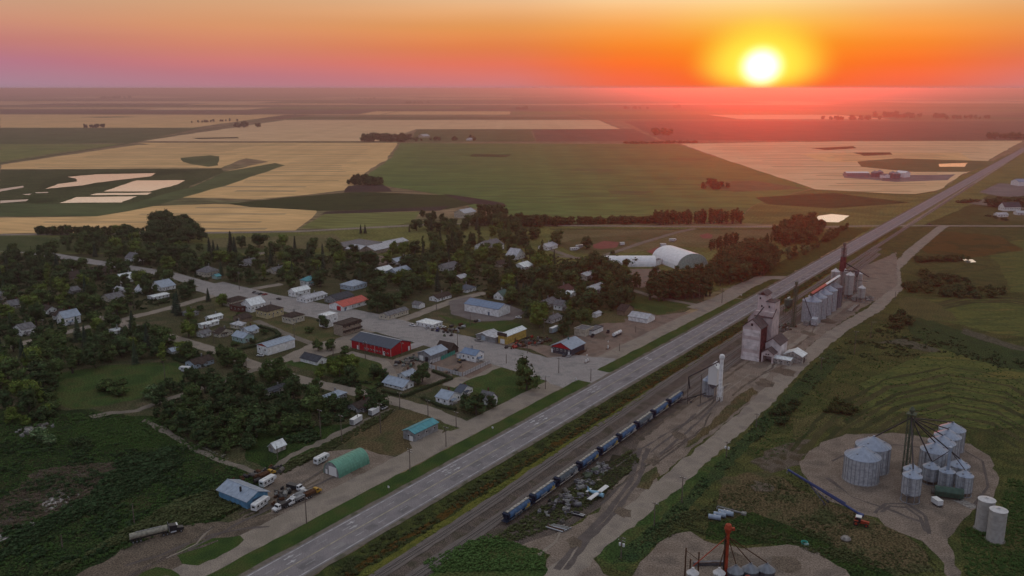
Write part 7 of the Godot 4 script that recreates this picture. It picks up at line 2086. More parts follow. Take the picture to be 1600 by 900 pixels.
	heap("scrap_heap", "far pile of pale casings beside the blue train", "scrap", 35.8, -342, Vector2(16, 5), 26, ["dull_white", "galv_dark", "roof_grey", "lattice_green"], 10)
	heap("scrap_heap", "dark scrap row behind the blue workshop", "scrap", -108, -338, Vector2(14, 7), 30, ["dark_metal", "rust", "lattice_grey"], 11)
	heap("scrap_heap", "low scrap between the blue workshop and the trucks", "scrap", -92.8, -321, Vector2(10, 8), 22, ["dark_metal", "lattice_grey", "rust", "dull_white"], 12)
	heap("scrap_heap", "row of pallets and parts inside the white fence", "scrap", -34.1, -478, Vector2(10, 3), 10, ["tan", "dull_white", "dark_metal"], 13)
	heap("scrap_heap", "dark parts along the short pale fence", "scrap", -47.1, -495, Vector2(8, 3), 12, ["dark_metal", "dull_white", "paint_silver"], 14)
	heap("scrap_heap", "dark and red parts behind the gas station lane", "scrap", 21.6, -539, Vector2(8, 4), 10, ["rust", "dark_metal"], 15)
	heap("scrap_heap", "loose parts between the elevator and the green tank", "scrap", 187, -573, Vector2(14, 7), 24, ["rust", "lattice_grey", "dull_white", "lattice_green"], 16)
	heap("scrap_heap", "pale junk behind the short white hopper bin", "scrap", 277, -654, Vector2(10, 4), 14, ["dull_white", "silo_white", "lattice_grey"], 17)
	heap("scrap_heap", "small yellow and dark parts beside the patched roof house", "scrap", -30.7, -496, Vector2(4, 2), 5, ["paint_yellow", "dark_metal"], 18)
	heap("scrap_heap", "pale rubble heap at the end of the bare track", "scrap", -229, -388, Vector2(12, 6), 26, ["concrete", "dull_white", "lattice_grey"], 19)
	pole("wooden utility pole at the lower end of the service road grass", -77.4, -298, 11.0, 1)
	pole("wooden utility pole with double crossarm above the green quonset", -43.7, -344, 10.3, 2)
	pole("wooden utility pole between teal modular home and grass strip", -30.2, -370, 9.7, 1)
	pole("wooden utility pole at the lane mouth below the round tree", -27, -393, 8.2, 1)
	pole("wooden utility pole behind the lane mouth", -42.1, -409, 8.2, 1)
	pole("wooden utility pole at the corner of the hedge lane", -57.4, -418, 9.0, 1)
	pole("street lamp on a pole beside the big elm", 18.2, -448, 7.3, 0, "lamp")
	pole("wooden utility pole at the right end of the main street", 26.9, -475, 9.3, 1)
	pole("street lamp on a pole at the tip of the upper grass strip", 44.1, -461, 7.5, 0, "lamp")
	pole("wooden utility pole left of the pale blue box trailer", 21.4, -558, 10.2, 1)
	pole("wooden utility pole with lamp arm at the dark thicket", -89.9, -381, 13.7, 1)
	pole("wooden utility pole on the meadow fence line", -79.1, -376, 13.0, 1)
	pole("wooden utility tallest pole on the dry lawn", -62.5, -386, 15.0, 1)
	pole("wooden utility low pole beside the white cargo trailer", -75.5, -398, 6.0, 0)
	pole("wooden utility pole beside the old meadow shed", -103.6, -356, 6.4, 0)
	pole("wooden utility pole left of the narrow house", -131.2, -427, 6.0, 1)
	pole("wooden utility pole beside the bare track bend", -164.2, -453, 6.7, 1)
	pole("wooden utility thin pole at the edge of the park grass", -193, -458, 11.9, 0)
	pole("wooden utility pole on the western avenue", -310, -552, 11.4, 1)
	pole("wooden utility tall mast like pole at the western main street", -222, -687, 15.0, 2)
	pole("wooden utility pole on the open lawn behind the bungalow", -143.2, -548, 9.2, 1)
	pole("street lamp on a pole at the bend below the workshop yard", -151.4, -471, 9.2, 0, "lamp")
	pole("street lamp on a pole beside the charcoal roofed shed", -109.4, -507, 7.4, 0, "lamp")
	pole("wooden utility pole in front of the red hall wall", -88.9, -502, 10.9, 1)
	pole("wooden utility pole in the dark western spruces", -278, -618, 14.1, 1)
	pole("street lamp on a pole at the western avenue crossing", -276, -579, 8.7, 0, "lamp")
	pole("wooden utility pole beside the lane and cream house", -191, -533, 9.0, 1)
	pole("wooden utility pole against the red hall gable", -67.6, -509, 8.2, 1)
	pole("wooden utility pole on the main street before the brown hall", -34.1, -521, 13.3, 1)
	pole("wooden utility short pole by the lawn with the big elm", -3.4, -493, 6.0, 0)
	pole("wooden utility pole beside the scrap machinery", 9.5, -513, 9.1, 1)
	pole("wooden utility pole between the fire hall trees and church hall", -86.5, -638, 11.5, 1)
	pole("street lamp on a pole beside the hidden bungalow", -55.7, -618, 8.3, 0, "lamp")
	pole("street lamp on a pole on the grass below the steel shop", -28.9, -579, 7.8, 0, "lamp")
	pole("wooden utility pole at the gas lot edge by the service road", 67.1, -518, 5.0, 0)
	pole("wooden utility pole beside the machine shed", 83, -560, 4.9, 0)
	pole("wooden utility pole before the dense pines", 145.8, -656, 11.3, 1)
	pole("wooden utility pole at the service road below the grove", 160.3, -642, 11.5, 1)
	pole("wooden utility pole at the upper end of the service road", 215, -731, 5.7, 0)
	pole("wooden utility nearest pole along the elevator road", 38, -273, 8.4, 2, "transformer")
	pole("wooden utility second pole along the elevator road", 53.2, -296, 9.7, 1)
	pole("wooden utility third pole along the elevator road", 67.2, -315, 11.0, 1)
	pole("wooden utility pole with two white transformers along the elevator road", 95.2, -358, 7.6, 1, "transformer")
	pole("wooden utility pole in the dark ditch below the elevator", 117.8, -392, 7.6, 1)
	pole("wooden utility pole on the slope behind the elevator office", 180, -481, 7.4, 1)
	pole("wooden utility taller pole on the slope right of the bins", 211, -511, 15.0, 1)
	pole("street lamp on a pole on the slope near the road bend", 235, -546, 11.3, 0, "lamp")
	pole("street lamp on a pole at the outer side of the road bend", 295, -648, 7.6, 0, "lamp")
	pole("wooden utility thin pole in the wild grass above the pull out", -142.3, -298, 8.4, 0)
	pole("wooden utility marker post low in the wild grass", -160.8, -281, 4.8, 0)


func street_things() -> void:
	# the fenced yard: white boards, one panel each
	var runs := [[-51, -487, -44.8, -481, "white board fence at the left corner of the yard", "fence_white"], [-43.7, -481, -28.4, -469, "long white board fence along the front of the yard", "fence_white"], [-28.1, -469, -13, -493, "white board fence along the right side of the yard", "fence_white"], [-42.8, -499, -35.2, -512, "bright green board fence along the back of the yard", "fence_green"], [-49, -491, -43.2, -499, "short pale fence joining the green fence", "fence_white"]]
	for r in runs:
		var p := Vector2(r[0], r[1])
		var q := Vector2(r[2], r[3])
		var n := maxi(1, int(p.distance_to(q) / 2.4))
		var t := thing("board_fence", r[4], "fence", Vector3(p.x, 0.0, p.y), -atan2(q.y - p.y, q.x - p.x))
		var w := p.distance_to(q) / n
		var mb := MB.new().box(Vector3(w / 2, 1.25, 0), Vector3(w - 0.08, 2.3, 0.1)).mesh()
		var po := MB.new().box(Vector3(0, 1.3, 0.1), Vector3(0.14, 2.6, 0.14)).mesh()
		for k in n:
			part(t, "panel", mb, M[r[5]], Vector3(k * w, 0, 0))
			part(t, "post", po, M.pole_wood, Vector3(k * w, 0, 0))
	# the airplane set up beside the train
	var ap := Vector2(34.4, -319)
	var plane := thing("small_airplane", "small white winged airplane with light blue nose beside the train", "airplane", Vector3(ap.x, 0.1, ap.y), TOWN)
	for s in [-1, 1]:
		part(plane, "wing", MB.new().prof(PackedVector2Array([Vector2(-1.0, 0), Vector2(1.0, 0.05), Vector2(0.8, 0.3), Vector2(-0.2, 0.34)]), 0.6, 7.4, Basis(Vector3.UP, PI / 2 if s > 0 else -PI / 2), Vector3(0, 2.3, 0)), M.paint_white)
		part(plane, "strut", MB.new().tube(Vector3(s * 0.4, 1.0, 0), Vector3(s * 3.4, 2.3, 0), 0.07, 0.07, 5), M.trim)
		part(plane, "wheel", wheel_mesh(0.35, 0.2), M.rubber, Vector3(s * 1.0, 0.35, 0.6))
	part(plane, "fuselage", MB.new().tube(Vector3(0, 1.7, 2.4), Vector3(0, 1.9, -1.0), 0.85, 0.95, 12), M.plane_blue)
	part(plane, "tail_boom", MB.new().tube(Vector3(0, 1.9, -1.0), Vector3(0, 2.1, -4.6), 0.9, 0.3, 12), M.plane_blue)
	part(plane, "fin", MB.new().prof(PackedVector2Array([Vector2(-4.8, 2.1), Vector2(-3.4, 2.2), Vector2(-4.4, 3.6), Vector2(-4.9, 3.6)]), -0.06, 0.06, Basis(Vector3.UP, -PI / 2)), M.plane_blue)
	part(plane, "tailplane", MB.new().box(Vector3(0, 2.2, -4.3), Vector3(3.6, 0.1, 0.9)), M.paint_white)
	part(plane, "windscreen", MB.new().box(Vector3(0, 2.5, 0.9), Vector3(1.1, 0.5, 0.9)), M.glass)
	# pipes and a skid by the elevator road
	var pi := Vector2(15.7, -293)
	for k in 5:
		var t := thing("steel_pipe", ["nearest of the long steel pipes on the ground", "second of the long steel pipes on the ground", "third of the long steel pipes on the ground", "fourth of the long steel pipes on the ground", "farthest pale one of the long steel pipes"][k], "pipe", Vector3(pi.x + k * 0.75, 0.1, pi.y - k * 0.6), -0.55 + k * 0.03, "long pipes by the elevator road")
		part(t, "barrel", MB.new().tube(Vector3(-3.6, 0.35, 0), Vector3(3.6, 0.35, 0), 0.3, 0.3, 10), M.dull_white if k > 2 else (M.rust if k == 1 else M.steel))
		part(t, "flange", MB.new().tube(Vector3(3.5, 0.35, 0), Vector3(3.7, 0.35, 0), 0.42, 0.42, 10), M.steel)
	var sk := Vector2(25.6, -304)
	var skid := thing("black_skid", "black steel skid with pale pipes beside the elevator road", "skid", Vector3(sk.x, 0.1, sk.y), -0.5)
	part(skid, "base_frame", MB.new().box(Vector3(0, 0.4, 0), Vector3(4.6, 0.5, 1.8)), M.paint_black)
	part(skid, "tank", MB.new().tube(Vector3(-2.0, 1.1, 0), Vector3(0.2, 1.1, 0), 0.6, 0.6, 10), M.paint_black)
	for s in [-0.5, 0.5]:
		part(skid, "pipe", MB.new().tube(Vector3(-2.2, 0.85, s), Vector3(2.4, 0.85, s), 0.13, 0.13, 6), M.trim)
	# signs on the grass strip, and gas station signs
	var sg := [-50, -324, -9.2, -387, 35.6, -458, 179.2, -658]
	for k in 4:
		var t := thing("road_sign", ["small white road sign on the lower grass strip", "small white road sign on the middle of the grass strip", "small white road sign at the tip of the grass strip", "white route sign on the upper grass strip"][k], "road sign", Vector3(sg[k * 2], 0, sg[k * 2 + 1]), TOWN)
		part(t, "post", MB.new().box(Vector3(0, 1.4, 0), Vector3(0.12, 2.8, 0.12)), M.pole_wood)
		part(t, "face", MB.new().box(Vector3(-0.1, 2.5, 0), Vector3(0.06, 0.9, 0.9)), M.trim)
	var pu := [44.8, -495, 60.5, -523]
	for k in 2:
		var t := thing("pump_island", ["fuel pump island with rusty kerb in front of the gas station", "single fuel pump with a pale lamp behind the gas station"][k], "fuel pump", Vector3(pu[k * 2], 0.1, pu[k * 2 + 1]), TOWN)
		part(t, "kerb", MB.new().box(Vector3(0, 0.1, 0), Vector3(4.6, 0.2, 1.4)), M.rust)
		for s in ([-1.0, 1.0] if k == 0 else [0.0]):
			part(t, "pump", MB.new().box(Vector3(s, 1.1, 0), Vector3(0.7, 1.8, 0.6)), M.trim)
		part(t, "sign_post", MB.new().tube(Vector3(0, 0, 0), Vector3(0, 4.4, 0), 0.08, 0.08, 6), M.steel)
		part(t, "sign_face", MB.new().box(Vector3(0, 4.6, 0), Vector3(0.9, 0.8, 0.2)), M.trim)


func vegetation() -> void:
	trees("poplar", "before the hockey rink", 0, [107, -653, 18, 112, -677, 21, 115, -676, 22, 113, -649, 21, 115, -657, 22, 120, -677, 17, 120, -672, 20, 117, -649, 21, 122, -678, 18, 124, -681, 17, 120, -657, 17, 124, -658, 19, 124, -660, 22, 127, -672, 17, 126, -657, 21, 130, -677, 22, 132, -680, 18, 127, -655, 19, 128, -653, 18, 135, -680, 17, 132, -661, 20, 134, -661, 23, 134, -657, 20, 135, -662, 20, 139, -681, 19, 140, -679, 18, 135, -656, 19, 140, -681, 17, 141, -680, 21, 138, -661, 21, 143, -687, 20, 145, -682, 17, 142, -658, 20, 147, -683, 19, 143, -659, 17, 145, -661, 22, 150, -688, 18, 150, -685, 22, 145, -661, 21, 146, -664, 18, 147, -664, 17, 153, -688, 22, 148, -661, 16, 150, -662, 21, 153, -664, 19, 158, -683, 22, 160, -686, 22, 156, -664, 16])
	trees("broad", "on the lawn beside the service road", 1, [8, -446, 19])
	trees("broad", "in front of the white house with steep", 0, [-23, -415, 9, -18, -410, 12, -11, -419, 7])
	trees("poplar", "in the southern trees", 1, [-296, -484, 15, -268, -465, 17, -253, -475, 15])
	trees("broad", "in front of the pale house with rosy", 0, [73, -661, 13, 89, -664, 18])
	trees("broad", "left of the white shed", 0, [55, -612, 19])
	trees("broad", "in the southern trees", 1, [-281, -459, 16, -265, -442, 14, -287, -506, 13, -284, -516, 16, -256, -463, 14, -275, -504, 15, -257, -490, 13])
	trees("spruce", "in front of the small pale roofed shed", 1, [-224, -492, 17])
	trees("broad", "in front of the white shed with charcoal", 2, [-108, -466, 9, -103, -474, 10, -98, -469, 13, -95, -478, 11])
	trees("broad", "in the southern trees", 2, [-279, -448, 10, -292, -473, 12, -259, -432, 12, -278, -479, 16, -245, -419, 14])
	trees("broad", "right of the grey house with wide", 0, [-107, -661, 17])
	trees("broad", "in the lower thicket", 0, [-182, -423, 11, -170, -404, 10, -154, -385, 14])
	trees("broad", "behind the long narrow pale house", 1, [-138, -464, 12, -133, -456, 9, -133, -466, 13, -126, -456, 11])
	trees("broad", "in the southern trees", 0, [-259, -419, 11, -242, -409, 15, -260, -452, 15, -250, -444, 13, -244, -484, 15])
	trees("broad", "in front of the grey house", 1, [-96, -405, 12])
	trees("spruce", "in the lane spruces", 0, [-246, -613, 16, -241, -605, 20, -234, -648, 11])
	trees("broad", "in the highway grove", 0, [178, -730, 18, 173, -702, 18, 176, -714, 17, 185, -739, 18, 182, -708, 16, 194, -750, 18, 206, -798, 17, 191, -730, 15, 195, -741, 17, 208, -790, 19, 206, -779, 20, 214, -802, 19, 195, -718, 17, 200, -727, 19, 236, -837, 18, 227, -804, 21, 222, -782, 17, 233, -820, 19, 218, -764, 17, 232, -793, 19, 238, -810, 19, 236, -802, 17, 221, -744, 20, 228, -761, 18, 232, -770, 16, 246, -815, 16, 239, -786, 20, 247, -804, 19])
	trees("broad", "left of the white house", 1, [-281, -779, 16, -258, -794, 13, -182, -695, 14, 16, -585, 16])
	trees("broad", "in front of the long narrow pale house", 0, [-153, -407, 9, -150, -427, 14, -144, -412, 11, -132, -412, 11, -131, -426, 11, -115, -431, 13])
	trees("broad", "behind the long cream hall", 0, [-99, -616, 16, -92, -615, 15])
	trees("broad", "behind the old white shed", 0, [-141, -373, 11, -143, -383, 11, -138, -391, 9, -120, -381, 12, -117, -393, 11])
	trees("broad", "in front of the grey roofed house", 0, [-116, -417, 10, -112, -406, 10])
	trees("broad", "right of the pale house with rosy", 1, [79, -676, 16, 89, -675, 14])
	trees("spruce", "in the western spruces", 0, [-288, -811, 24, -286, -817, 20, -278, -805, 18, -277, -840, 25, -271, -833, 21])
	trees("broad", "in front of the white house", 2, [19, -571, 18])
	trees("broad", "behind the brown shed", 0, [75, -634, 14, 79, -647, 17, 84, -628, 18, 90, -648, 14])
	trees("broad", "in the highway grove", 4, [183, -755, 18, 187, -763, 17, 193, -775, 17, 198, -787, 20, 186, -716, 18, 201, -770, 19, 216, -812, 19, 202, -755, 21, 206, -765, 16, 199, -735, 15, 222, -819, 17, 210, -771, 21, 210, -759, 19, 231, -829, 16, 208, -740, 21, 212, -749, 16, 222, -774, 17, 241, -829, 19, 225, -752, 15])
	trees("broad", "behind the grey roofed house", 0, [-89, -456, 12])
	trees("broad", "in front of the pale annex with blue", 0, [-50, -460, 12])
	trees("broad", "right of the pale house with rosy", 0, [92, -684, 17])
	trees("spruce", "in front of the white flat roofed house", 1, [-281, -539, 18])
	trees("spruce", "in the southern trees", 0, [-310, -503, 16, -297, -503, 14, -286, -487, 12])
	trees("spruce", "in front of the white flat roofed house", 0, [-266, -518, 18, -247, -529, 12])
	trees("broad", "in front of the small pale roofed shed", 0, [-250, -502, 16, -238, -506, 14])
	trees("spruce", "in the spruces on the south lane", 0, [-229, -522, 18])
	trees("broad", "left of the long narrow pale house", 0, [-165, -441, 12, -141, -438, 13])
	trees("broad", "in the main street grove", 2, [-158, -775, 17])
	trees("broad", "right of the long grey roofed house", 0, [-71, -812, 17])
	trees("broad", "in front of the low grey garage", 2, [-353, -660, 17])
	trees("broad", "behind the white shed", 0, [61, -625, 15])
	trees("broad", "right of the white house", 0, [-313, -708, 13, -158, -697, 16, -52, -455, 9, -15, -696, 16, -5, -667, 11])
	trees("broad", "right of the pale house with flat", 0, [86, -729, 18])
	trees("broad", "behind the white house", 0, [-51, -698, 15, -1, -707, 15])
	trees("broad", "behind the white house with broad", 1, [-282, -599, 16])
	trees("broad", "behind the small pale roofed shed", 1, [-227, -534, 13, -219, -527, 14])
	trees("bush", "in front of the long narrow pale house", 0, [-152, -414, 5, -128, -401, 11])
	trees("spruce", "left of the tan garage", 2, [-70, -713, 17])
	trees("broad", "in front of the pale house with flat", 0, [26, -715, 15, 52, -707, 15, 74, -715, 16])
	trees("broad", "left of the small white garage", 0, [-87, -624, 14])
	trees("spruce", "left of the white house", 1, [-320, -685, 8, -186, -717, 19, 11, -599, 16])
	trees("broad", "in the central trees", 1, [-84, -691, 17, -80, -875, 18])
	trees("broad", "right of the brown roofed house", 1, [-168, -488, 12, -162, -486, 12, -162, -493, 9])
	trees("broad", "left of the grey house", 0, [-90, -414, 10, 10, -640, 14, 13, -627, 15])
	trees("broad", "behind the old white shed", 1, [-129, -377, 9, -129, -387, 11, -107, -386, 8])
	trees("broad", "left of the tall white house", 2, [-353, -615, 15])
	trees("broad", "left of the white garage with metal", 0, [-128, -768, 18])
	trees("broad", "in the lower thicket", 1, [-160, -396, 10, -152, -398, 9])
	trees("broad", "in front of the white house half hidden", 1, [-310, -516, 12])
	trees("spruce", "in front of the house with bright bluish", 0, [-2, -738, 17])
	trees("broad", "in front of the small white round topped", 1, [53, -649, 15])
	trees("broad", "left of the brown shed", 0, [75, -621, 13])
	trees("broad", "behind the low grey roofed house", 2, [-362, -647, 15])
	trees("broad", "towering among the western houses", 0, [-287, -667, 18])
	trees("broad", "right of the long narrow pale house", 0, [-118, -445, 10])
	trees("broad", "behind the pale house with flat", 0, [75, -750, 18, 79, -762, 16])
	trees("broad", "in front of the house with bright bluish", 2, [24, -749, 16])
	trees("poplar", "in the southern trees", 0, [-266, -486, 12])
	trees("broad", "left of the white house", 0, [-337, -737, 16, -73, -754, 17])
	trees("spruce", "right of the white flat roofed house", 0, [-254, -559, 17])
	trees("broad", "right of the long grey roofed care", 0, [-116, -701, 17])
	trees("broad", "behind the pale house with flat", 1, [62, -748, 16, 69, -760, 15])
	trees("poplar", "behind the white house", 0, [-231, -819, 16, -176, -737, 17, 3, -693, 18])
	trees("broad", "left of the little grey white house", 2, [-213, -549, 12])
	trees("broad", "in front of the white house", 0, [-329, -578, 17])
	trees("broad", "left of the pale house with flat", 0, [46, -727, 17, 49, -737, 15, 52, -746, 13])
	trees("broad", "right of the small white round topped", 0, [54, -659, 14])
	trees("broad", "in front of the white house half hidden", 0, [-302, -532, 13])
	trees("broad", "behind the low repair bay", 1, [49, -571, 15])
	trees("broad", "in the eastern grove", 0, [74, -776, 16])
	trees("broad", "in front of the long narrow pale house", 1, [-167, -426, 11, -162, -416, 9])
	trees("broad", "right of the grey house", 0, [-71, -414, 9, -67, -420, 9])
	trees("broad", "behind the white bungalow", 0, [-86, -677, 13, -73, -674, 15])
	trees("poplar", "left of the white house", 1, [-79, -766, 13, -68, -781, 16])
	trees("broad", "behind the white garage with metal", 1, [-140, -779, 15])
	trees("broad", "behind the white house", 2, [-305, -694, 16, -3, -683, 15])
	trees("broad", "left of the house with maroon gable", 1, [21, -672, 14])
	trees("spruce", "behind the white house", 0, [-165, -743, 19, -60, -806, 13, 4, -673, 16])
	trees("poplar", "left of the pale flat roofed repair", 0, [37, -562, 16])
	trees("broad", "in front of the small teal shed", 0, [-219, -709, 14])
	trees("broad", "behind the long narrow pale house", 0, [-162, -449, 9, -152, -448, 10, -150, -458, 12])
	trees("poplar", "in the tall eastern shelterbelt", 0, [177, -1033, 15, 178, -1030, 18, 188, -1044, 17, 193, -1035, 18, 226, -1038, 16, 229, -1040, 16, 231, -1043, 18, 242, -1047, 17, 245, -1043, 17, 252, -1048, 16, 250, -1040, 15, 254, -1043, 16])
	trees("broad", "in front of the white shed", 0, [50, -591, 15])
	trees("broad", "in front of the tan school gymnasium", 1, [-171, -827, 16])
	trees("broad", "behind the pale house with rosy", 1, [78, -698, 16, 93, -699, 13])
	trees("broad", "left of the tan garage", 0, [-75, -727, 14])
	trees("spruce", "left of the white house", 0, [-60, -682, 20])
	trees("broad", "in front of the big white house", 0, [-54, -839, 15])
	trees("poplar", "in the southern trees", 2, [-250, -427, 13])
	trees("broad", "behind the long grey roofed house", 2, [-104, -824, 16])
	trees("broad", "left of the pale house with rosy", 1, [49, -695, 16])
	trees("broad", "behind the long grey roofed house", 0, [-96, -835, 16, -76, -830, 17])
	trees("broad", "left of the grey roofed house", 1, [-104, -426, 11])
	trees("broad", "behind the white house", 1, [-320, -605, 14, -215, -821, 14, -50, -813, 13, -35, -701, 12, 10, -612, 13])
	trees("broad", "left of the white house", 2, [-270, -787, 15, -69, -694, 14])
	trees("broad", "left of the cream bungalow", 2, [-28, -787, 17])
	trees("poplar", "in the tall eastern shelterbelt", 4, [174, -1043, 17, 188, -1044, 15, 199, -1043, 15, 206, -1040, 15, 209, -1045, 15, 211, -1040, 15, 212, -1042, 17, 215, -1046, 17, 213, -1036, 17, 233, -1039, 16, 233, -1039, 16, 241, -1040, 18, 249, -1043, 17, 275, -1054, 18])
	trees("broad", "in the main street grove", 1, [-199, -857, 15, -166, -808, 17])
	trees("poplar", "in the tall eastern shelterbelt", 5, [186, -1037, 17, 196, -1044, 16, 201, -1035, 15, 211, -1033, 18, 243, -1050, 18, 244, -1039, 16, 252, -1045, 16, 252, -1043, 18, 257, -1051, 15, 260, -1039, 16, 267, -1040, 18, 277, -1038, 16])
	trees("broad", "behind the brown roofed house", 1, [-196, -501, 13, -176, -500, 10])
	trees("broad", "in front of the white flat roofed house", 0, [-266, -542, 12, -249, -538, 11, -238, -539, 13])
	trees("broad", "in front of the white garage with metal", 1, [-131, -738, 13])
	trees("poplar", "in the poplars by the rink", 1, [102, -701, 11, 103, -696, 13])
	trees("broad", "right of the pale house with flat", 1, [77, -724, 14, 85, -743, 17])
	trees("broad", "right of the small teal shed", 0, [-235, -718, 17])
	trees("broad", "right of the long grey roofed care", 2, [-95, -704, 13])
	trees("broad", "right of the tall white house", 0, [40, -631, 13, 44, -616, 11, 55, -634, 14])
	trees("broad", "right of the house with bright bluish", 2, [25, -780, 17, 32, -764, 16])
	trees("broad", "right of the white house", 1, [-301, -724, 13, -287, -704, 15, -40, -771, 13, -1, -648, 13])
	trees("broad", "behind the tall white house", 1, [-321, -629, 12, -310, -623, 12])
	trees("broad", "left of the pale house with flat", 1, [33, -727, 14])
	trees("broad", "behind the house with maroon gable", 0, [19, -704, 17])
	trees("spruce", "left of the white garage with metal", 1, [-135, -757, 16])
	trees("broad", "right of the white fire hall", 0, [-104, -628, 12])
	trees("poplar", "in front of the tall white house", 2, [41, -606, 11])
	trees("broad", "in the northern grove", 0, [-391, -960, 18, -376, -942, 18, -370, -931, 18, -391, -1005, 16, -352, -925, 18, -344, -909, 19])
	trees("spruce", "right of the low grey garage", 0, [-336, -664, 18])
	trees("broad", "in front of the white house", 1, [42, -580, 12])
	trees("poplar", "behind the highway grove", 0, [201, -861, 12, 209, -869, 12, 213, -875, 13, 212, -867, 13, 220, -878, 15, 228, -887, 15, 234, -890, 14])
	trees("broad", "in the western trees", 0, [-437, -772, 14, -423, -750, 16, -424, -783, 17])
	trees("broad", "left of the tan garage", 2, [-69, -739, 14])
	trees("broad", "right of the tan garage", 1, [-20, -725, 15])
	trees("spruce", "right of the small teal shed", 1, [-254, -740, 15])
	trees("broad", "before the bright pond", 5, [283, -907, 16, 298, -945, 17, 309, -918, 16, 316, -911, 17, 357, -1022, 18, 349, -997, 16])
	trees("poplar", "behind the highway grove", 5, [219, -879, 14, 233, -894, 13])
	trees("poplar", "in front of the long narrow white trailer", 1, [-288, -635, 17])
	trees("broad", "behind the small pale roofed shed", 0, [-236, -527, 10])
	trees("broad", "behind the pale house with rosy", 0, [83, -705, 14])
	trees("broad", "behind the pale house", 0, [-414, -687, 16])
	trees("broad", "right of the pale house with blue", 0, [-86, -757, 14])
	trees("broad", "left of the cream house with steep", 0, [-279, -750, 15])
	trees("broad", "before the bright pond", 4, [288, -931, 17, 292, -918, 15, 283, -882, 17, 326, -963, 16])
	trees("broad", "left of the pale annex with blue", 0, [-78, -464, 10])
	trees("broad", "left of the cream bungalow", 1, [-41, -795, 13])
	trees("poplar", "in front of the small pale roofed shed", 2, [-209, -494, 13])
	trees("broad", "behind the white gabled house", 1, [-373, -846, 17])
	trees("broad", "in front of the brown roofed house", 0, [-417, -715, 16, -374, -701, 15, -180, -460, 9, -174, -452, 10])
	trees("broad", "behind the big white house", 1, [-8, -898, 16])
	trees("broad", "behind the tan garage", 1, [-39, -745, 16])
	trees("broad", "in the north street trees", 2, [-390, -882, 16])
	trees("spruce", "in the main street grove", 0, [-217, -852, 18, -177, -796, 20])
	trees("broad", "left of the white bungalow", 0, [-83, -664, 12])
	trees("poplar", "left of the house with maroon gable", 0, [35, -685, 17])
	trees("broad", "in front of the tan school wing", 2, [-117, -834, 15])
	trees("broad", "beside the dark green roofed house", 4, [-16, -658, 11])
	trees("broad", "left of the grey roofed house", 0, [-324, -650, 13])
	trees("spruce", "left of the big white house", 0, [-61, -862, 19])
	trees("broad", "behind the grey house", 0, [20, -660, 12, 29, -654, 14])
	trees("broad", "right of the pale house", 1, [-385, -646, 15])
	trees("spruce", "behind the white house", 1, [-274, -821, 13, -166, -725, 14])
	trees("broad", "right of the white house", 2, [-49, -785, 15])
	trees("poplar", "left of the small pale roofed shed", 0, [-221, -513, 12])
	trees("broad", "right of the white house with cross", 1, [17, -816, 14])
	trees("broad", "behind the long narrow white trailer", 0, [-257, -673, 13])
	trees("poplar", "left of the brown roofed house", 2, [-395, -722, 16])
	trees("broad", "behind the grey house", 1, [-79, -428, 9])
	trees("poplar", "in front of the tall white house", 0, [-347, -595, 13])
	trees("spruce", "right of the white house", 1, [11, -651, 15])
	trees("broad", "in front of the pale house with blue", 1, [-91, -715, 12])
	trees("poplar", "in front of the pale house behind spruces", 2, [-212, -724, 14])
	trees("poplar", "right of the white house", 0, [-144, -720, 17])
	trees("broad", "left of the pale flat roofed repair", 0, [34, -549, 12])
	trees("broad", "behind the grey roofed house", 1, [-105, -440, 10])
	trees("broad", "beside the tall white shop", 0, [-129, -570, 10])
	trees("poplar", "in front of the white flat roofed house", 1, [-293, -544, 14])
	trees("broad", "behind the white gabled house", 0, [-339, -827, 17])
	trees("bush", "in front of the grey roofed house", 1, [-101, -417, 9])
	trees("broad", "right of the low grey roofed house", 1, [-355, -637, 14])
	trees("broad", "in the main street grove", 0, [-277, -873, 15])
	trees("broad", "behind the tall white house", 0, [60, -640, 14])
	trees("broad", "right of the white gabled house", 0, [-322, -807, 15])
	trees("broad", "behind the white gabled house", 2, [-369, -833, 16])
	trees("broad", "left of the brown roofed house", 0, [-404, -736, 17])
	trees("broad", "left of the big white house", 0, [-42, -883, 15])
	trees("spruce", "behind the white house half hidden", 1, [-341, -568, 13])
	trees("spruce", "left of the grey house", 2, [21, -644, 13])
	trees("broad", "in front of the brown roofed house", 1, [-381, -715, 16])
	trees("broad", "left of the small pale roofed shed", 0, [-216, -506, 12])
	trees("spruce", "in the main street grove", 1, [-194, -810, 19])
	trees("broad", "behind the low grey garage", 0, [-354, -706, 15])
	trees("broad", "in the north street trees", 1, [-426, -842, 15])
	trees("spruce", "left of the house with maroon gable", 1, [16, -686, 13])
	trees("broad", "right of the big white house", 0, [-0, -876, 14])
	trees("poplar", "left of the big white house", 0, [-64, -849, 18])
	trees("spruce", "in the upper town trees", 0, [-93, -987, 16, -40, -992, 17, -22, -967, 16, -9, -929, 18])
	trees("broad", "left of the small pale roofed shed", 2, [-237, -515, 11])
	trees("broad", "in the upper town trees", 0, [-60, -905, 14])
	trees("poplar", "in the eastern trees", 1, [16, -723, 12])
	trees("spruce", "in the central trees", 1, [-75, -892, 18])
	trees("spruce", "behind the house with bright bluish", 0, [22, -796, 13])
	trees("spruce", "right of the white house", 0, [-223, -786, 16, 9, -660, 14])
	trees("spruce", "in front of the low grey roofed house", 0, [-373, -613, 11])
	trees("bush", "in front of the grey roofed house", 0, [-119, -409, 8])
	trees("spruce", "left of the house with maroon gable", 2, [32, -666, 13])
	trees("spruce", "in the western trees", 2, [-457, -810, 15])
	trees("spruce", "in the western trees", 0, [-442, -731, 14, -461, -774, 14, -426, -733, 14, -412, -768, 16])
	trees("spruce", "in the upper town trees", 2, [-4, -961, 19])
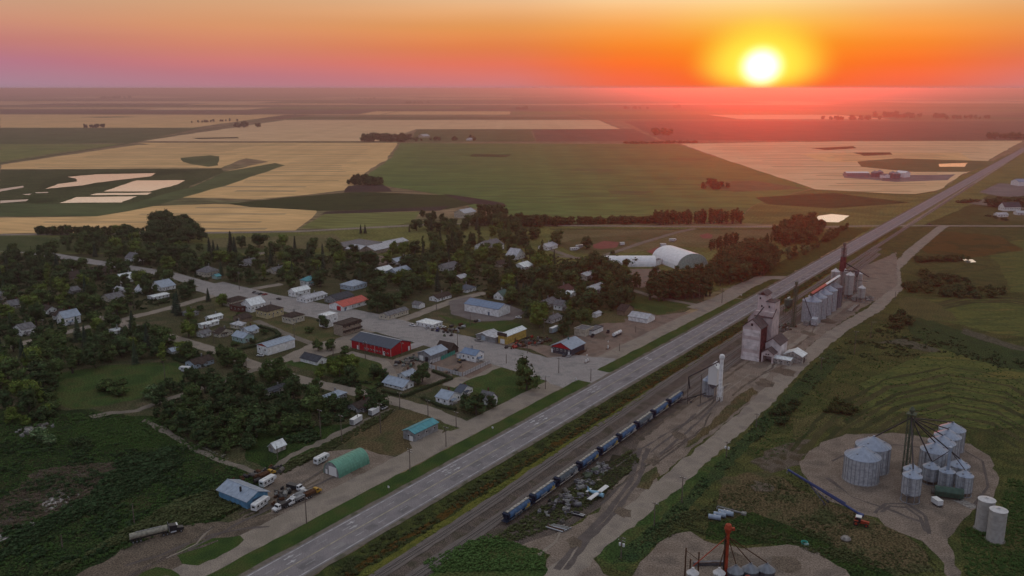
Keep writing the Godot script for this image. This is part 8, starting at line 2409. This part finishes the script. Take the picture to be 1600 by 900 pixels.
	trees("spruce", "left of the white house", 2, [7, -891, 14])
	trees("bush", "behind the old white shed", 1, [-136, -380, 7, -126, -372, 4, -120, -400, 6, -110, -398, 6, -106, -393, 7])
	trees("spruce", "right of the house with bright bluish", 1, [39, -786, 16])
	trees("spruce", "right of the white gabled house", 0, [-330, -797, 13])
	trees("bush", "in front of the long narrow pale house", 1, [-142, -401, 6, -138, -405, 8])
	trees("spruce", "in front of the pale house with flat", 1, [39, -715, 13])
	trees("bush", "in the meadow willows", 3, [-222, -380, 6, -217, -375, 7, -212, -372, 6])
	trees("spruce", "in the north street trees", 0, [-406, -829, 14, -383, -862, 17])
	trees("spruce", "behind the long grey roofed care", 1, [-128, -712, 14])
	trees("bush", "left of the old white shed", 0, [-135, -368, 5, -120, -368, 6])
	trees("spruce", "behind the long grey roofed house", 0, [-86, -826, 15])
	trees("spruce", "behind the pale house", 1, [-407, -676, 13])
	trees("bush", "right of the white house with broad", 1, [-294, -587, 9])
	trees("bush", "left of the low white lobby", 0, [110, -784, 10])
	trees("spruce", "in the north street trees", 2, [-449, -863, 15, -453, -919, 13])
	trees("spruce", "right of the pale house behind spruces", 0, [-199, -762, 13])
	trees("bush", "in the lower thicket edge", 1, [-161, -389, 4, -163, -404, 5, -159, -403, 5, -143, -395, 6])
	trees("bush", "behind the old white shed", 0, [-135, -396, 6, -126, -393, 7])
	trees("bush", "in the park row", 3, [-192, -435, 8])
	trees("bush", "in front of the grey house", 0, [-91, -398, 6])
	trees("bush", "in the park row", 1, [-223, -448, 7, -215, -443, 8, -209, -438, 6, -192, -434, 6])
	trees("spruce", "in the farm spruces", 0, [-171, -968, 11, -166, -968, 11, -117, -977, 9])
	trees("bush", "in the southern thicket", 0, [-236, -402, 5, -249, -434, 7, -231, -407, 5])
	trees("bush", "left of the old white shed", 1, [-129, -363, 5, -129, -368, 5])
	trees("bush", "behind the white house", 2, [-219, -807, 10])
	trees("bush", "right of the white house", 1, [-321, -730, 7, -39, -757, 10])
	trees("bush", "in the meadow shrubs", 0, [-201, -373, 4, -198, -372, 5, -195, -370, 4])
	trees("bush", "right of the cream bungalow", 0, [-3, -802, 9])
	trees("bush", "left of the white house half hidden", 1, [-332, -567, 9])
	trees("spruce", "behind the cream bungalow", 0, [-29, -805, 9])
	trees("bush", "right of the pale house with flat", 1, [99, -742, 8])
	trees("spruce", "in the gap trees", 0, [-492, -832, 11])
	trees("bush", "below the bright pond", 4, [265, -838, 6, 270, -822, 9, 295, -865, 7, 335, -912, 8])
	trees("spruce", "right of the long grey roofed house", 1, [-93, -816, 10])
	trees("bush", "in the mound scrub", 5, [159, -413, 3, 165, -419, 4, 170, -425, 5, 174, -415, 4])
	trees("bush", "behind the tall white house", 0, [-326, -622, 8])
	trees("bush", "in the mound scrub", 4, [162, -414, 4, 166, -412, 4, 172, -418, 4, 169, -410, 4])
	trees("bush", "in the road bend scrub", 4, [267, -589, 5, 260, -570, 4, 265, -572, 5, 270, -583, 6, 276, -587, 5, 275, -581, 6])
	trees("bush", "in the slope shrubs", 0, [132, -409, 4, 131, -397, 4, 138, -418, 4, 137, -410, 5, 135, -401, 3, 140, -413, 4, 146, -424, 4, 143, -415, 4])
	trees("bush", "in the southern thicket", 1, [-234, -417, 6])
	trees("bush", "in front of the grey roofed house", 2, [-296, -628, 6])
	trees("bush", "in the road bend scrub", 0, [274, -596, 5, 280, -603, 6])
	trees("bush", "below the bright pond", 3, [298, -871, 6, 295, -852, 8])
	trees("bush", "in the western trees", 0, [-411, -786, 8])
	trees("bush", "in the garden shrubs", 0, [-230, -619, 5, -176, -569, 4, -166, -534, 5, -165, -556, 5, -145, -534, 4])
	trees("bush", "in the garden shrubs", 1, [-221, -580, 5, -176, -529, 4, -136, -559, 5])
	trees("bush", "in the gap trees", 0, [-457, -761, 7])
	trees("bush", "behind the low grey roofed house", 0, [-369, -654, 6])
	trees("bush", "in front of the long narrow white trailer", 0, [-266, -641, 5])
	trees("bush", "behind the brown roofed house", 0, [-416, -757, 7])
	trees("bush", "in the southern thicket", 2, [-252, -413, 4])
	trees("bush", "below the bright pond", 5, [288, -839, 7, 325, -912, 7, 359, -964, 8])
	trees("bush", "left of the white house", 2, [-266, -799, 7])
	trees("bush", "in the gap trees", 1, [-207, -840, 7])
	far_trees("broad", 0, [12, -877, 14, 193, -759, 15, 37, -645, 11, 243, -794, 16, -271, -566, 12, 88, -712, 14, -386, -926, 17, 22, -603, 12, 7, -717, 12, -55, -891, 16, -366, -893, 15, -351, -951, 19, -293, -521, 12, 220, -791, 16, -464, -788, 15, -401, -954, 15, -257, -513, 10, -261, -881, 16, -376, -953, 15, 76, -868, 14, -419, -1015, 19, 12, -906, 16, -2, -750, 14, 235, -845, 17, -333, -918, 15, -401, -703, 14, -405, -997, 19, -20, -771, 12, -323, -785, 15, -131, -722, 11, -6, -997, 14, -405, -915, 17, -370, -983, 16, -246, -521, 11, -340, -555, 12, -82, -651, 12, -55, -983, 13, -447, -903, 14, -72, -460, 8, -452, -820, 14, -14, -1052, 14, -319, -672, 11, -296, -771, 11, -78, -1002, 14, -184, -442, 9, -195, -824, 11, -196, -721, 12, -231, -402, 8, -353, -722, 14, -378, -988, 15, -387, -905, 15, -17, -1103, 15, 2, -987, 14, -356, -840, 13, -95, -769, 14, -355, -899, 15, 8, -938, 16, -400, -1016, 14, -393, -748, 12, -324, -541, 9, -181, -771, 11, -341, -799, 14, -414, -1039, 18, -110, -987, 15, -388, -975, 16, -147, -765, 11, -73, -428, 8, -54, -999, 13, -405, -964, 17, -64, -795, 11, -405, -882, 13, -38, -781, 11, -469, -805, 12, -155, -833, 12, -20, -1061, 15, -67, -955, 14, -175, -781, 13, -97, -998, 13, -68, -991, 14, -397, -765, 11, -205, -808, 14, -106, -688, 11, -414, -873, 14, -369, -973, 14, -188, -438, 8, -314, -818, 14, -250, -776, 12, -421, -886, 13, -99, -781, 11, -241, -735, 11, -346, -897, 15, -436, -745, 11, -255, -655, 11, -86, -976, 13, -363, -948, 15, -429, -1049, 15, -105, -399, 6, -406, -725, 13, -423, -921, 13, -387, -1017, 16, 20, -733, 9, -21, -1110, 15, -304, -806, 13, -411, -977, 14, -44, -1032, 14, -418, -933, 12, -13, -1120, 13, -324, -707, 9, -122, -373, 6, -124, -412, 6, 25, -951, 12, -91, -787, 11, -413, -698, 9, -150, -390, 5, -428, -951, 14, -415, -849, 13, -381, -910, 13, -323, -821, 12, 8, -926, 11, -388, -686, 9, -332, -835, 12, -147, -387, 4, -387, -997, 13, -244, -431, 6, -430, -889, 13, -42, -1057, 12, 22, -925, 12, -163, -401, 5, -220, -838, 10, 27, -828, 10, -48, -758, 8, 6, -1007, 12, -9, -1099, 11, -32, -1140, 11, -177, -407, 5, -460, -881, 11, -23, -1049, 11, -279, -624, 7, -36, -813, 9, -165, -392, 5, 61, -691, 7, -407, -716, 7, -296, -839, 7, -26, -1148, 10, -319, -700, 6, -334, -586, 6, -52, -796, 7, -445, -801, 8, 98, -828, 7, -187, -743, 6, -350, -848, 7, -367, -730, 5])
	far_trees("broad", 1, [-277, -492, 11, -62, -936, 16, -245, -808, 16, -342, -787, 17, -353, -756, 14, -241, -497, 11, 0, -638, 12, -113, -519, 8, -121, -518, 8, -459, -853, 14, -272, -532, 11, -83, -736, 14, -226, -503, 10, -290, -531, 11, 45, -884, 15, -209, -786, 14, -282, -762, 14, -231, -765, 11, -256, -527, 11, -449, -792, 14, -9, -917, 15, 31, -677, 12, -99, -393, 7, -111, -717, 12, 0, -839, 13, -18, -814, 14, 47, -899, 15, -384, -829, 12, 95, -790, 10, -184, -860, 15, -102, -507, 7, -287, -497, 10, 1, -974, 13, -81, -801, 11, -235, -843, 14, -26, -836, 13, -45, -831, 14, -20, -998, 15, -388, -764, 13, -341, -684, 10, -239, -425, 7, -14, -846, 12, -438, -865, 12, -100, -398, 6, -443, -915, 13, -173, -411, 7, -152, -742, 12, -73, -967, 16, -139, -368, 6, -327, -697, 11, -43, -665, 10, -414, -837, 14, -175, -856, 13, -444, -886, 15, -323, -832, 12, -146, -793, 12, -170, -398, 6, -302, -790, 13, -52, -1023, 14, -167, -412, 6, -346, -581, 8, 27, -939, 12, -451, -769, 12, -397, -840, 13, -147, -376, 6, -134, -374, 5, 103, -774, 9, -30, -877, 12, -188, -735, 10, -25, -825, 9, -112, -383, 6, -480, -824, 10, -327, -853, 10, -495, -846, 11, -163, -792, 9, 94, -800, 9, -382, -808, 11, -148, -380, 5, -155, -401, 5, -103, -721, 9, -309, -632, 7, -269, -435, 5, -336, -674, 8, -154, -392, 4, -313, -855, 9, -159, -825, 8, -57, -731, 8, -312, -726, 7, -315, -614, 7, -412, -743, 7, 49, -775, 7, -260, -649, 5, -444, -874, 7, -385, -672, 6, -281, -609, 6, -316, -794, 7, -386, -743, 6, -174, -415, 4, -387, -852, 8, -273, -443, 4, -477, -793, 6, -345, -722, 5])
	far_trees("broad", 2, [-235, -874, 16, -218, -632, 11, -177, -762, 11, -363, -601, 11, -279, -561, 11, -201, -507, 11, -432, -938, 15, -197, -746, 13, -229, -597, 9, -237, -396, 6, -92, -486, 7, 35, -699, 12, -354, -696, 12, -400, -860, 15, -313, -770, 14, -130, -786, 13, -28, -815, 13, -245, -399, 8, -15, -834, 13, -79, -704, 11, -116, -789, 11, -22, -945, 13, -343, -638, 8, -75, -845, 12, -72, -856, 12, -14, -980, 12, -384, -839, 12, -234, -410, 6, -336, -858, 11, -257, -442, 5, -447, -740, 10, 100, -752, 8, -362, -867, 8, -50, -739, 6, -402, -779, 6])
	far_trees("poplar", 1, [-249, -550, 13, -342, -844, 16, -423, -766, 14, -231, -801, 16, -90, -864, 15, -368, -676, 14, -353, -742, 15, 105, -694, 9, -44, -895, 14, -3, -830, 15, 30, -858, 12])
	far_trees("poplar", 0, [216, -1036, 15, 226, -882, 13, 234, -1049, 15, 223, -882, 13, -36, -932, 15, 184, -1043, 14, 202, -1033, 14, -252, -822, 14, 194, -1038, 14, 223, -1048, 14, 254, -1038, 14, 261, -1052, 14, 205, -866, 11, -372, -819, 17, 28, -695, 12, -121, -727, 12, -227, -734, 11, -64, -873, 13, -296, -756, 12, -94, -960, 14, -37, -1023, 12, -17, -1068, 14, -40, -1069, 13, -31, -1098, 12, -13, -1045, 12, -29, -1104, 13])
	far_trees("broad", 4, [299, -908, 15, 347, -1007, 16, -41, -1110, 15, 324, -941, 13, 313, -948, 15, 330, -994, 18, 309, -964, 14, 322, -926, 15, 339, -1021, 16, 327, -975, 17, 289, -899, 15, 299, -924, 13, 340, -957, 15, 316, -938, 13, 330, -1006, 13, -39, -1076, 12, 347, -966, 12, 300, -914, 12, 342, -996, 13, 358, -991, 13, 336, -973, 12, -39, -1128, 12, -36, -1144, 11, 284, -855, 7, 359, -948, 7, 310, -893, 6, 314, -875, 6])
	far_trees("poplar", 4, [240, -1040, 15, 188, -1034, 14, 175, -1042, 14, 261, -877, 13, 224, -1040, 14, 277, -1042, 13, 234, -839, 12, -28, -1044, 14, 268, -895, 10, 223, -844, 10, 232, -849, 9, 252, -868, 9, 241, -855, 10, -19, -1123, 14, -35, -1102, 11])
	far_trees("broad", 5, [311, -981, 15, 319, -985, 15, 356, -1012, 14, 305, -900, 13, 334, -967, 12, 302, -933, 12, 332, -951, 13, 349, -930, 9, 342, -929, 8, 306, -867, 7, 397, -1016, 5])
	far_trees("poplar", 5, [270, -1047, 15, 210, -1044, 14, 277, -1051, 15, 173, -1043, 14, 266, -891, 13, 253, -870, 12, 182, -1030, 14, 243, -853, 12, 258, -879, 10, 273, -900, 11, 246, -857, 9, 262, -889, 9])
	far_trees("poplar", 2, [-38, -734, 15, 54, -579, 12, -385, -700, 12])
	far_trees("broad", 3, [272, -842, 8, 348, -941, 9, 280, -836, 5, 265, -815, 5])
	far_trees("bush", 1, [-196, -601, 4, -149, -531, 4])
	far_trees("bush", 0, [-414, -725, 5, -219, -572, 4, -214, -564, 4, 282, -594, 4, -186, -510, 3, -212, -583, 4])
	far_trees("bush", 5, [372, -980, 6, 383, -989, 7])
	far_trees("bush", 3, [337, -921, 5])
	far_row("broad", [4, 0, 5], -535, -961, -416, -955, 46, 10, 1.0, 5)
	far_fill("broad", [0, 1], [-478, -909, -476, -950, -446, -902, -465, -886], 5, 7, 10)
	far_row("broad", [0, 4], 45, -1031, 179, -1046, 80, 9, 1.2, 5)
	far_row("broad", [0, 4], -31, -1024, 47, -1024, 40, 13, 1.2, 12)
	far_fill("broad", [0], [-285, -1483, -263, -1525, -220, -1494, -219, -1454, -276, -1463], 26, 8, 17)
	far_fill("broad", [0], [-460, -2694, -401, -2744, -318, -2727, -313, -2678, -447, -2662], 26, 20, 28)
	far_fill("broad", [0, 5], [-310, -2744, -116, -2887, -107, -2727, -295, -2694], 20, 9, 16)
	far_row("bush", [5, 4], 332, -2584, 553, -2630, 44, 8, 1.8, 8)
	far_fill("broad", [5, 4], [299, -1416, 337, -1473, 360, -1434, 347, -1388, 310, -1397], 16, 7, 13)
	far_row("broad", [0], -1768, -3612, -1687, -3641, 12, 16, 1.0, 20)
	far_row("broad", [0], -1501, -4148, -1365, -4391, 16, 14, 1.0, 25)
	far_row("broad", [3], -6221, -13379, -6012, -13785, 12, 45, 1.6, 100)
	far_row("broad", [5], 1629, -4524, 1856, -4524, 16, 24, 1.2, 60)
	far_row("broad", [5], 2064, -4921, 2135, -4921, 9, 34, 1.2, 60)
	far_row("broad", [5], 2103, -4815, 2231, -4921, 9, 30, 1.2, 60)
	far_row("broad", [5], 2271, -4815, 2359, -4815, 8, 30, 1.2, 60)
	far_row("broad", [5], 2279, -4617, 2532, -4714, 14, 22, 1.2, 60)
	far_row("broad", [0, 5], 1549, -2832, 1694, -2814, 18, 22, 1.2, 18)
	far_row("broad", [0, 5], -1122, -3671, -1089, -3671, 6, 26, 1.4, 40)
	far_row("broad", [0, 5], -1071, -9086, -885, -9272, 6, 26, 1.4, 40)
	far_row("broad", [0, 5], -2190, -12633, -1971, -12995, 6, 26, 1.4, 40)
	far_row("broad", [0, 5], 29, -6671, 127, -6771, 6, 26, 1.4, 40)
	far_row("broad", [0, 5], 882, -6771, 1045, -6874, 6, 26, 1.4, 40)
	far_row("broad", [0, 5], 1314, -7203, 1388, -7320, 6, 26, 1.4, 40)
	far_row("broad", [0, 5], 488, -3045, 514, -3066, 6, 26, 1.4, 40)
	far_fill("broad", [0], [-117, -1034, -114, -1098, -90, -1098, -81, -1034], 8, 8, 12)
	far_row("broad", [0], 661, -1196, 746, -1196, 40, 13, 1.5, 8)
	far_row("bush", [0], 609, -1103, 610, -1059, 8, 4, 1.3, 2)
	far_row("bush", [4], 637, -1230, 669, -1244, 9, 6, 1.3, 4)
	far_fill("bush", [0, 5, 5], [315, -687, 361, -747, 382, -731, 395, -703, 395, -673, 372, -656, 344, -656, 323, -665], 60, 4, 8)
	far_row("bush", [5, 4], 382, -805, 433, -811, 20, 6, 1.4, 4)
	growth("wild_grass", "tall wild grass of the lower left meadow", [-263, -408, -210, -412, -174.4, -403, -148.5, -375, -115.3, -344, -101.5, -329, -110.7, -301, -131.2, -288, -149.5, -264, -176.5, -262], 7000, 0.7, "grow_green", "tuft", 0.0)
	growth("undergrowth", "dark weedy clumps of the lower left meadow", [-244, -375, -202, -375, -145.8, -368, -121.3, -329, -130.3, -292, -152.7, -266, -176.5, -262], 1100, 0.9, "grow_dark", "leaf", 0.4)
	growth("undergrowth", "olive weeds at the edge of the pull out", [-132.7, -292, -111.4, -303, -102.2, -318, -118.6, -329, -135.8, -312, -147.4, -283, -150.5, -266, -159.3, -262], 1500, 0.9, "grow_olive", "leaf", 0.0)
	growth("reeds", "brown reeds round the muddy pool", [-203, -324, -203, -344, -190, -351, -171.2, -352, -167.7, -334, -171.1, -318, -178.3, -307, -186, -294, -193, -283, -208, -307], 1700, 0.8, "grow_reed", "tuft", 0.0)
	growth("undergrowth", "bushy belt of dark weeds right of the reeds", [-172.6, -353, -157.5, -368, -143.7, -354, -153.2, -318, -170.6, -292, -176.8, -270, -186, -278, -177, -304, -169.9, -320], 1300, 1.2, "grow_dark", "leaf", 0.0)
	growth("undergrowth", "pale weeds along the two rut track", [-179.1, -403, -148.5, -375, -116.7, -349, -116.7, -344, -145.8, -368, -178.3, -397], 420, 0.7, "grow_pale", "leaf", 0.0, true)
	growth("undergrowth", "weeds along the meadow fence line", [-101.6, -344, -64.7, -412, -60.4, -416, -63.4, -403, -81.4, -367, -97.7, -340], 700, 0.8, "grow_olive", "leaf", 0.0)
	growth("ditch_growth", "green wild growth of the highway ditch", [-80.8, -239, 289, -773, 294, -770, -71.8, -233], 7000, 0.8, "grow_olive", "tuft", 0.0)
	growth("ditch_growth", "rusty wild growth of the highway ditch", [-75.5, -235, 179.7, -606, 182, -604, -73.2, -234], 1600, 0.6, "grow_rust", "leaf", 0.0)
	growth("ditch_growth", "yellow green growth along the railway ballast", [-71.4, -233, 183, -604, 185, -602, -69, -231], 2200, 0.5, "grow_yellow", "leaf", 0.0)
	growth("undergrowth", "dark growth in the ditch beside the elevator road", [34.3, -270, 42.6, -283, 65.9, -315, 93.8, -358, 149.3, -445, 201, -522, 221, -543, 217, -522, 143.7, -416, 98.6, -354, 70.4, -312, 53.4, -285, 43.1, -270], 600, 0.6, "grow_dark", "leaf", 0.3)
	growth("wild_grass", "wild grass of the slope right of the elevator road", [102.1, -368, 156.1, -456, 217, -543, 279, -609, 272, -502, 298, -456, 245, -368, 214, -399, 157, -399, 112.7, -354], 2600, 0.5, "grow_green", "tuft", 0.0)
	growth("undergrowth", "weedy bushes on the slope behind the bin yard", [219, -536, 271, -591, 293, -543, 307, -502, 315, -484, 305, -466, 285, -484, 270, -515, 233, -502, 209, -490], 420, 0.8, "grow_dark", "leaf", 0.3)
	growth("wild_grass", "rough grass between the bin yards", [68.3, -302, 89.6, -329, 119.8, -341, 131.3, -307, 147.4, -283, 145.2, -264, 117, -264, 101.1, -282, 83.2, -284, 68.2, -290], 2400, 0.5, "grow_olive", "tuft", 0.0)
	growth("undergrowth", "green weeds around the red leg lot", [64.4, -307, 83, -312, 108.2, -297, 129.5, -268, 127.3, -263, 114.2, -268, 101.3, -283, 80.8, -284, 64.4, -294, 42.3, -272, 35.4, -270], 900, 0.5, "grow_olive", "leaf", 0.3)
	growth("wild_grass", "rough grass at the right edge below the silos", [165.9, -292, 188, -307, 209, -338, 221, -329, 181, -262, 152.8, -262], 2400, 0.6, "grow_green", "tuft", 0.0)
	growth("undergrowth", "weeds on the lot between train and elevator road", [20.8, -323, 53.5, -365, 56.3, -354, 38.9, -323, 19.4, -299, 0, -283, -7, -287], 1500, 0.6, "grow_olive", "leaf", 0.0)
	growth("undergrowth", "weeds at the lower end of the railway", [-30.9, -270, -9.4, -290, 11.4, -278, 10.9, -266, -26, -264], 1300, 0.6, "grow_green", "leaf", 0.0)
	growth("undergrowth", "low scrub filling the town gardens", [-318, -529, -272, -543, -190, -490, -179.6, -416, -93.3, -368, -78.4, -416, -70.9, -456, -116, -466, -159.6, -456, -204, -529, -279, -558, -317, -558], 1800, 1.2, "grow_dark", "leaf", 0.3, true)
	growth("undergrowth", "low scrub under the western trees", [-500, -830, -283, -798, -243, -680, -284, -600, -330, -536], 1800, 1.3, "grow_dark", "leaf", 0.2, true)
	growth("undergrowth", "low scrub under the central trees", [-284, -830, -151, -837, -40.5, -902, 50, -830, 104.5, -769, 86.2, -628, 35.2, -574, 0, -648, -130.1, -716, -217, -716], 2200, 1.3, "grow_dark", "leaf", 0.2, true)
	hedge("clipped dark hedge around the hedged house", [-70.2, -443, -57.1, -435, -51.2, -443, -39.8, -457, -33.9, -464, -45.9, -477], 2.2, 1.8)
	hedge("dark hedge round the mint house gardens", [-171.4, -519, -162.6, -528, -154, -552, -159.5, -562, -173.9, -574], 3.0, 1.8)
	hedge("dark hedge below the cottages", [-47.4, -433, -36.2, -420, -28.7, -416], 2.4, 1.6)
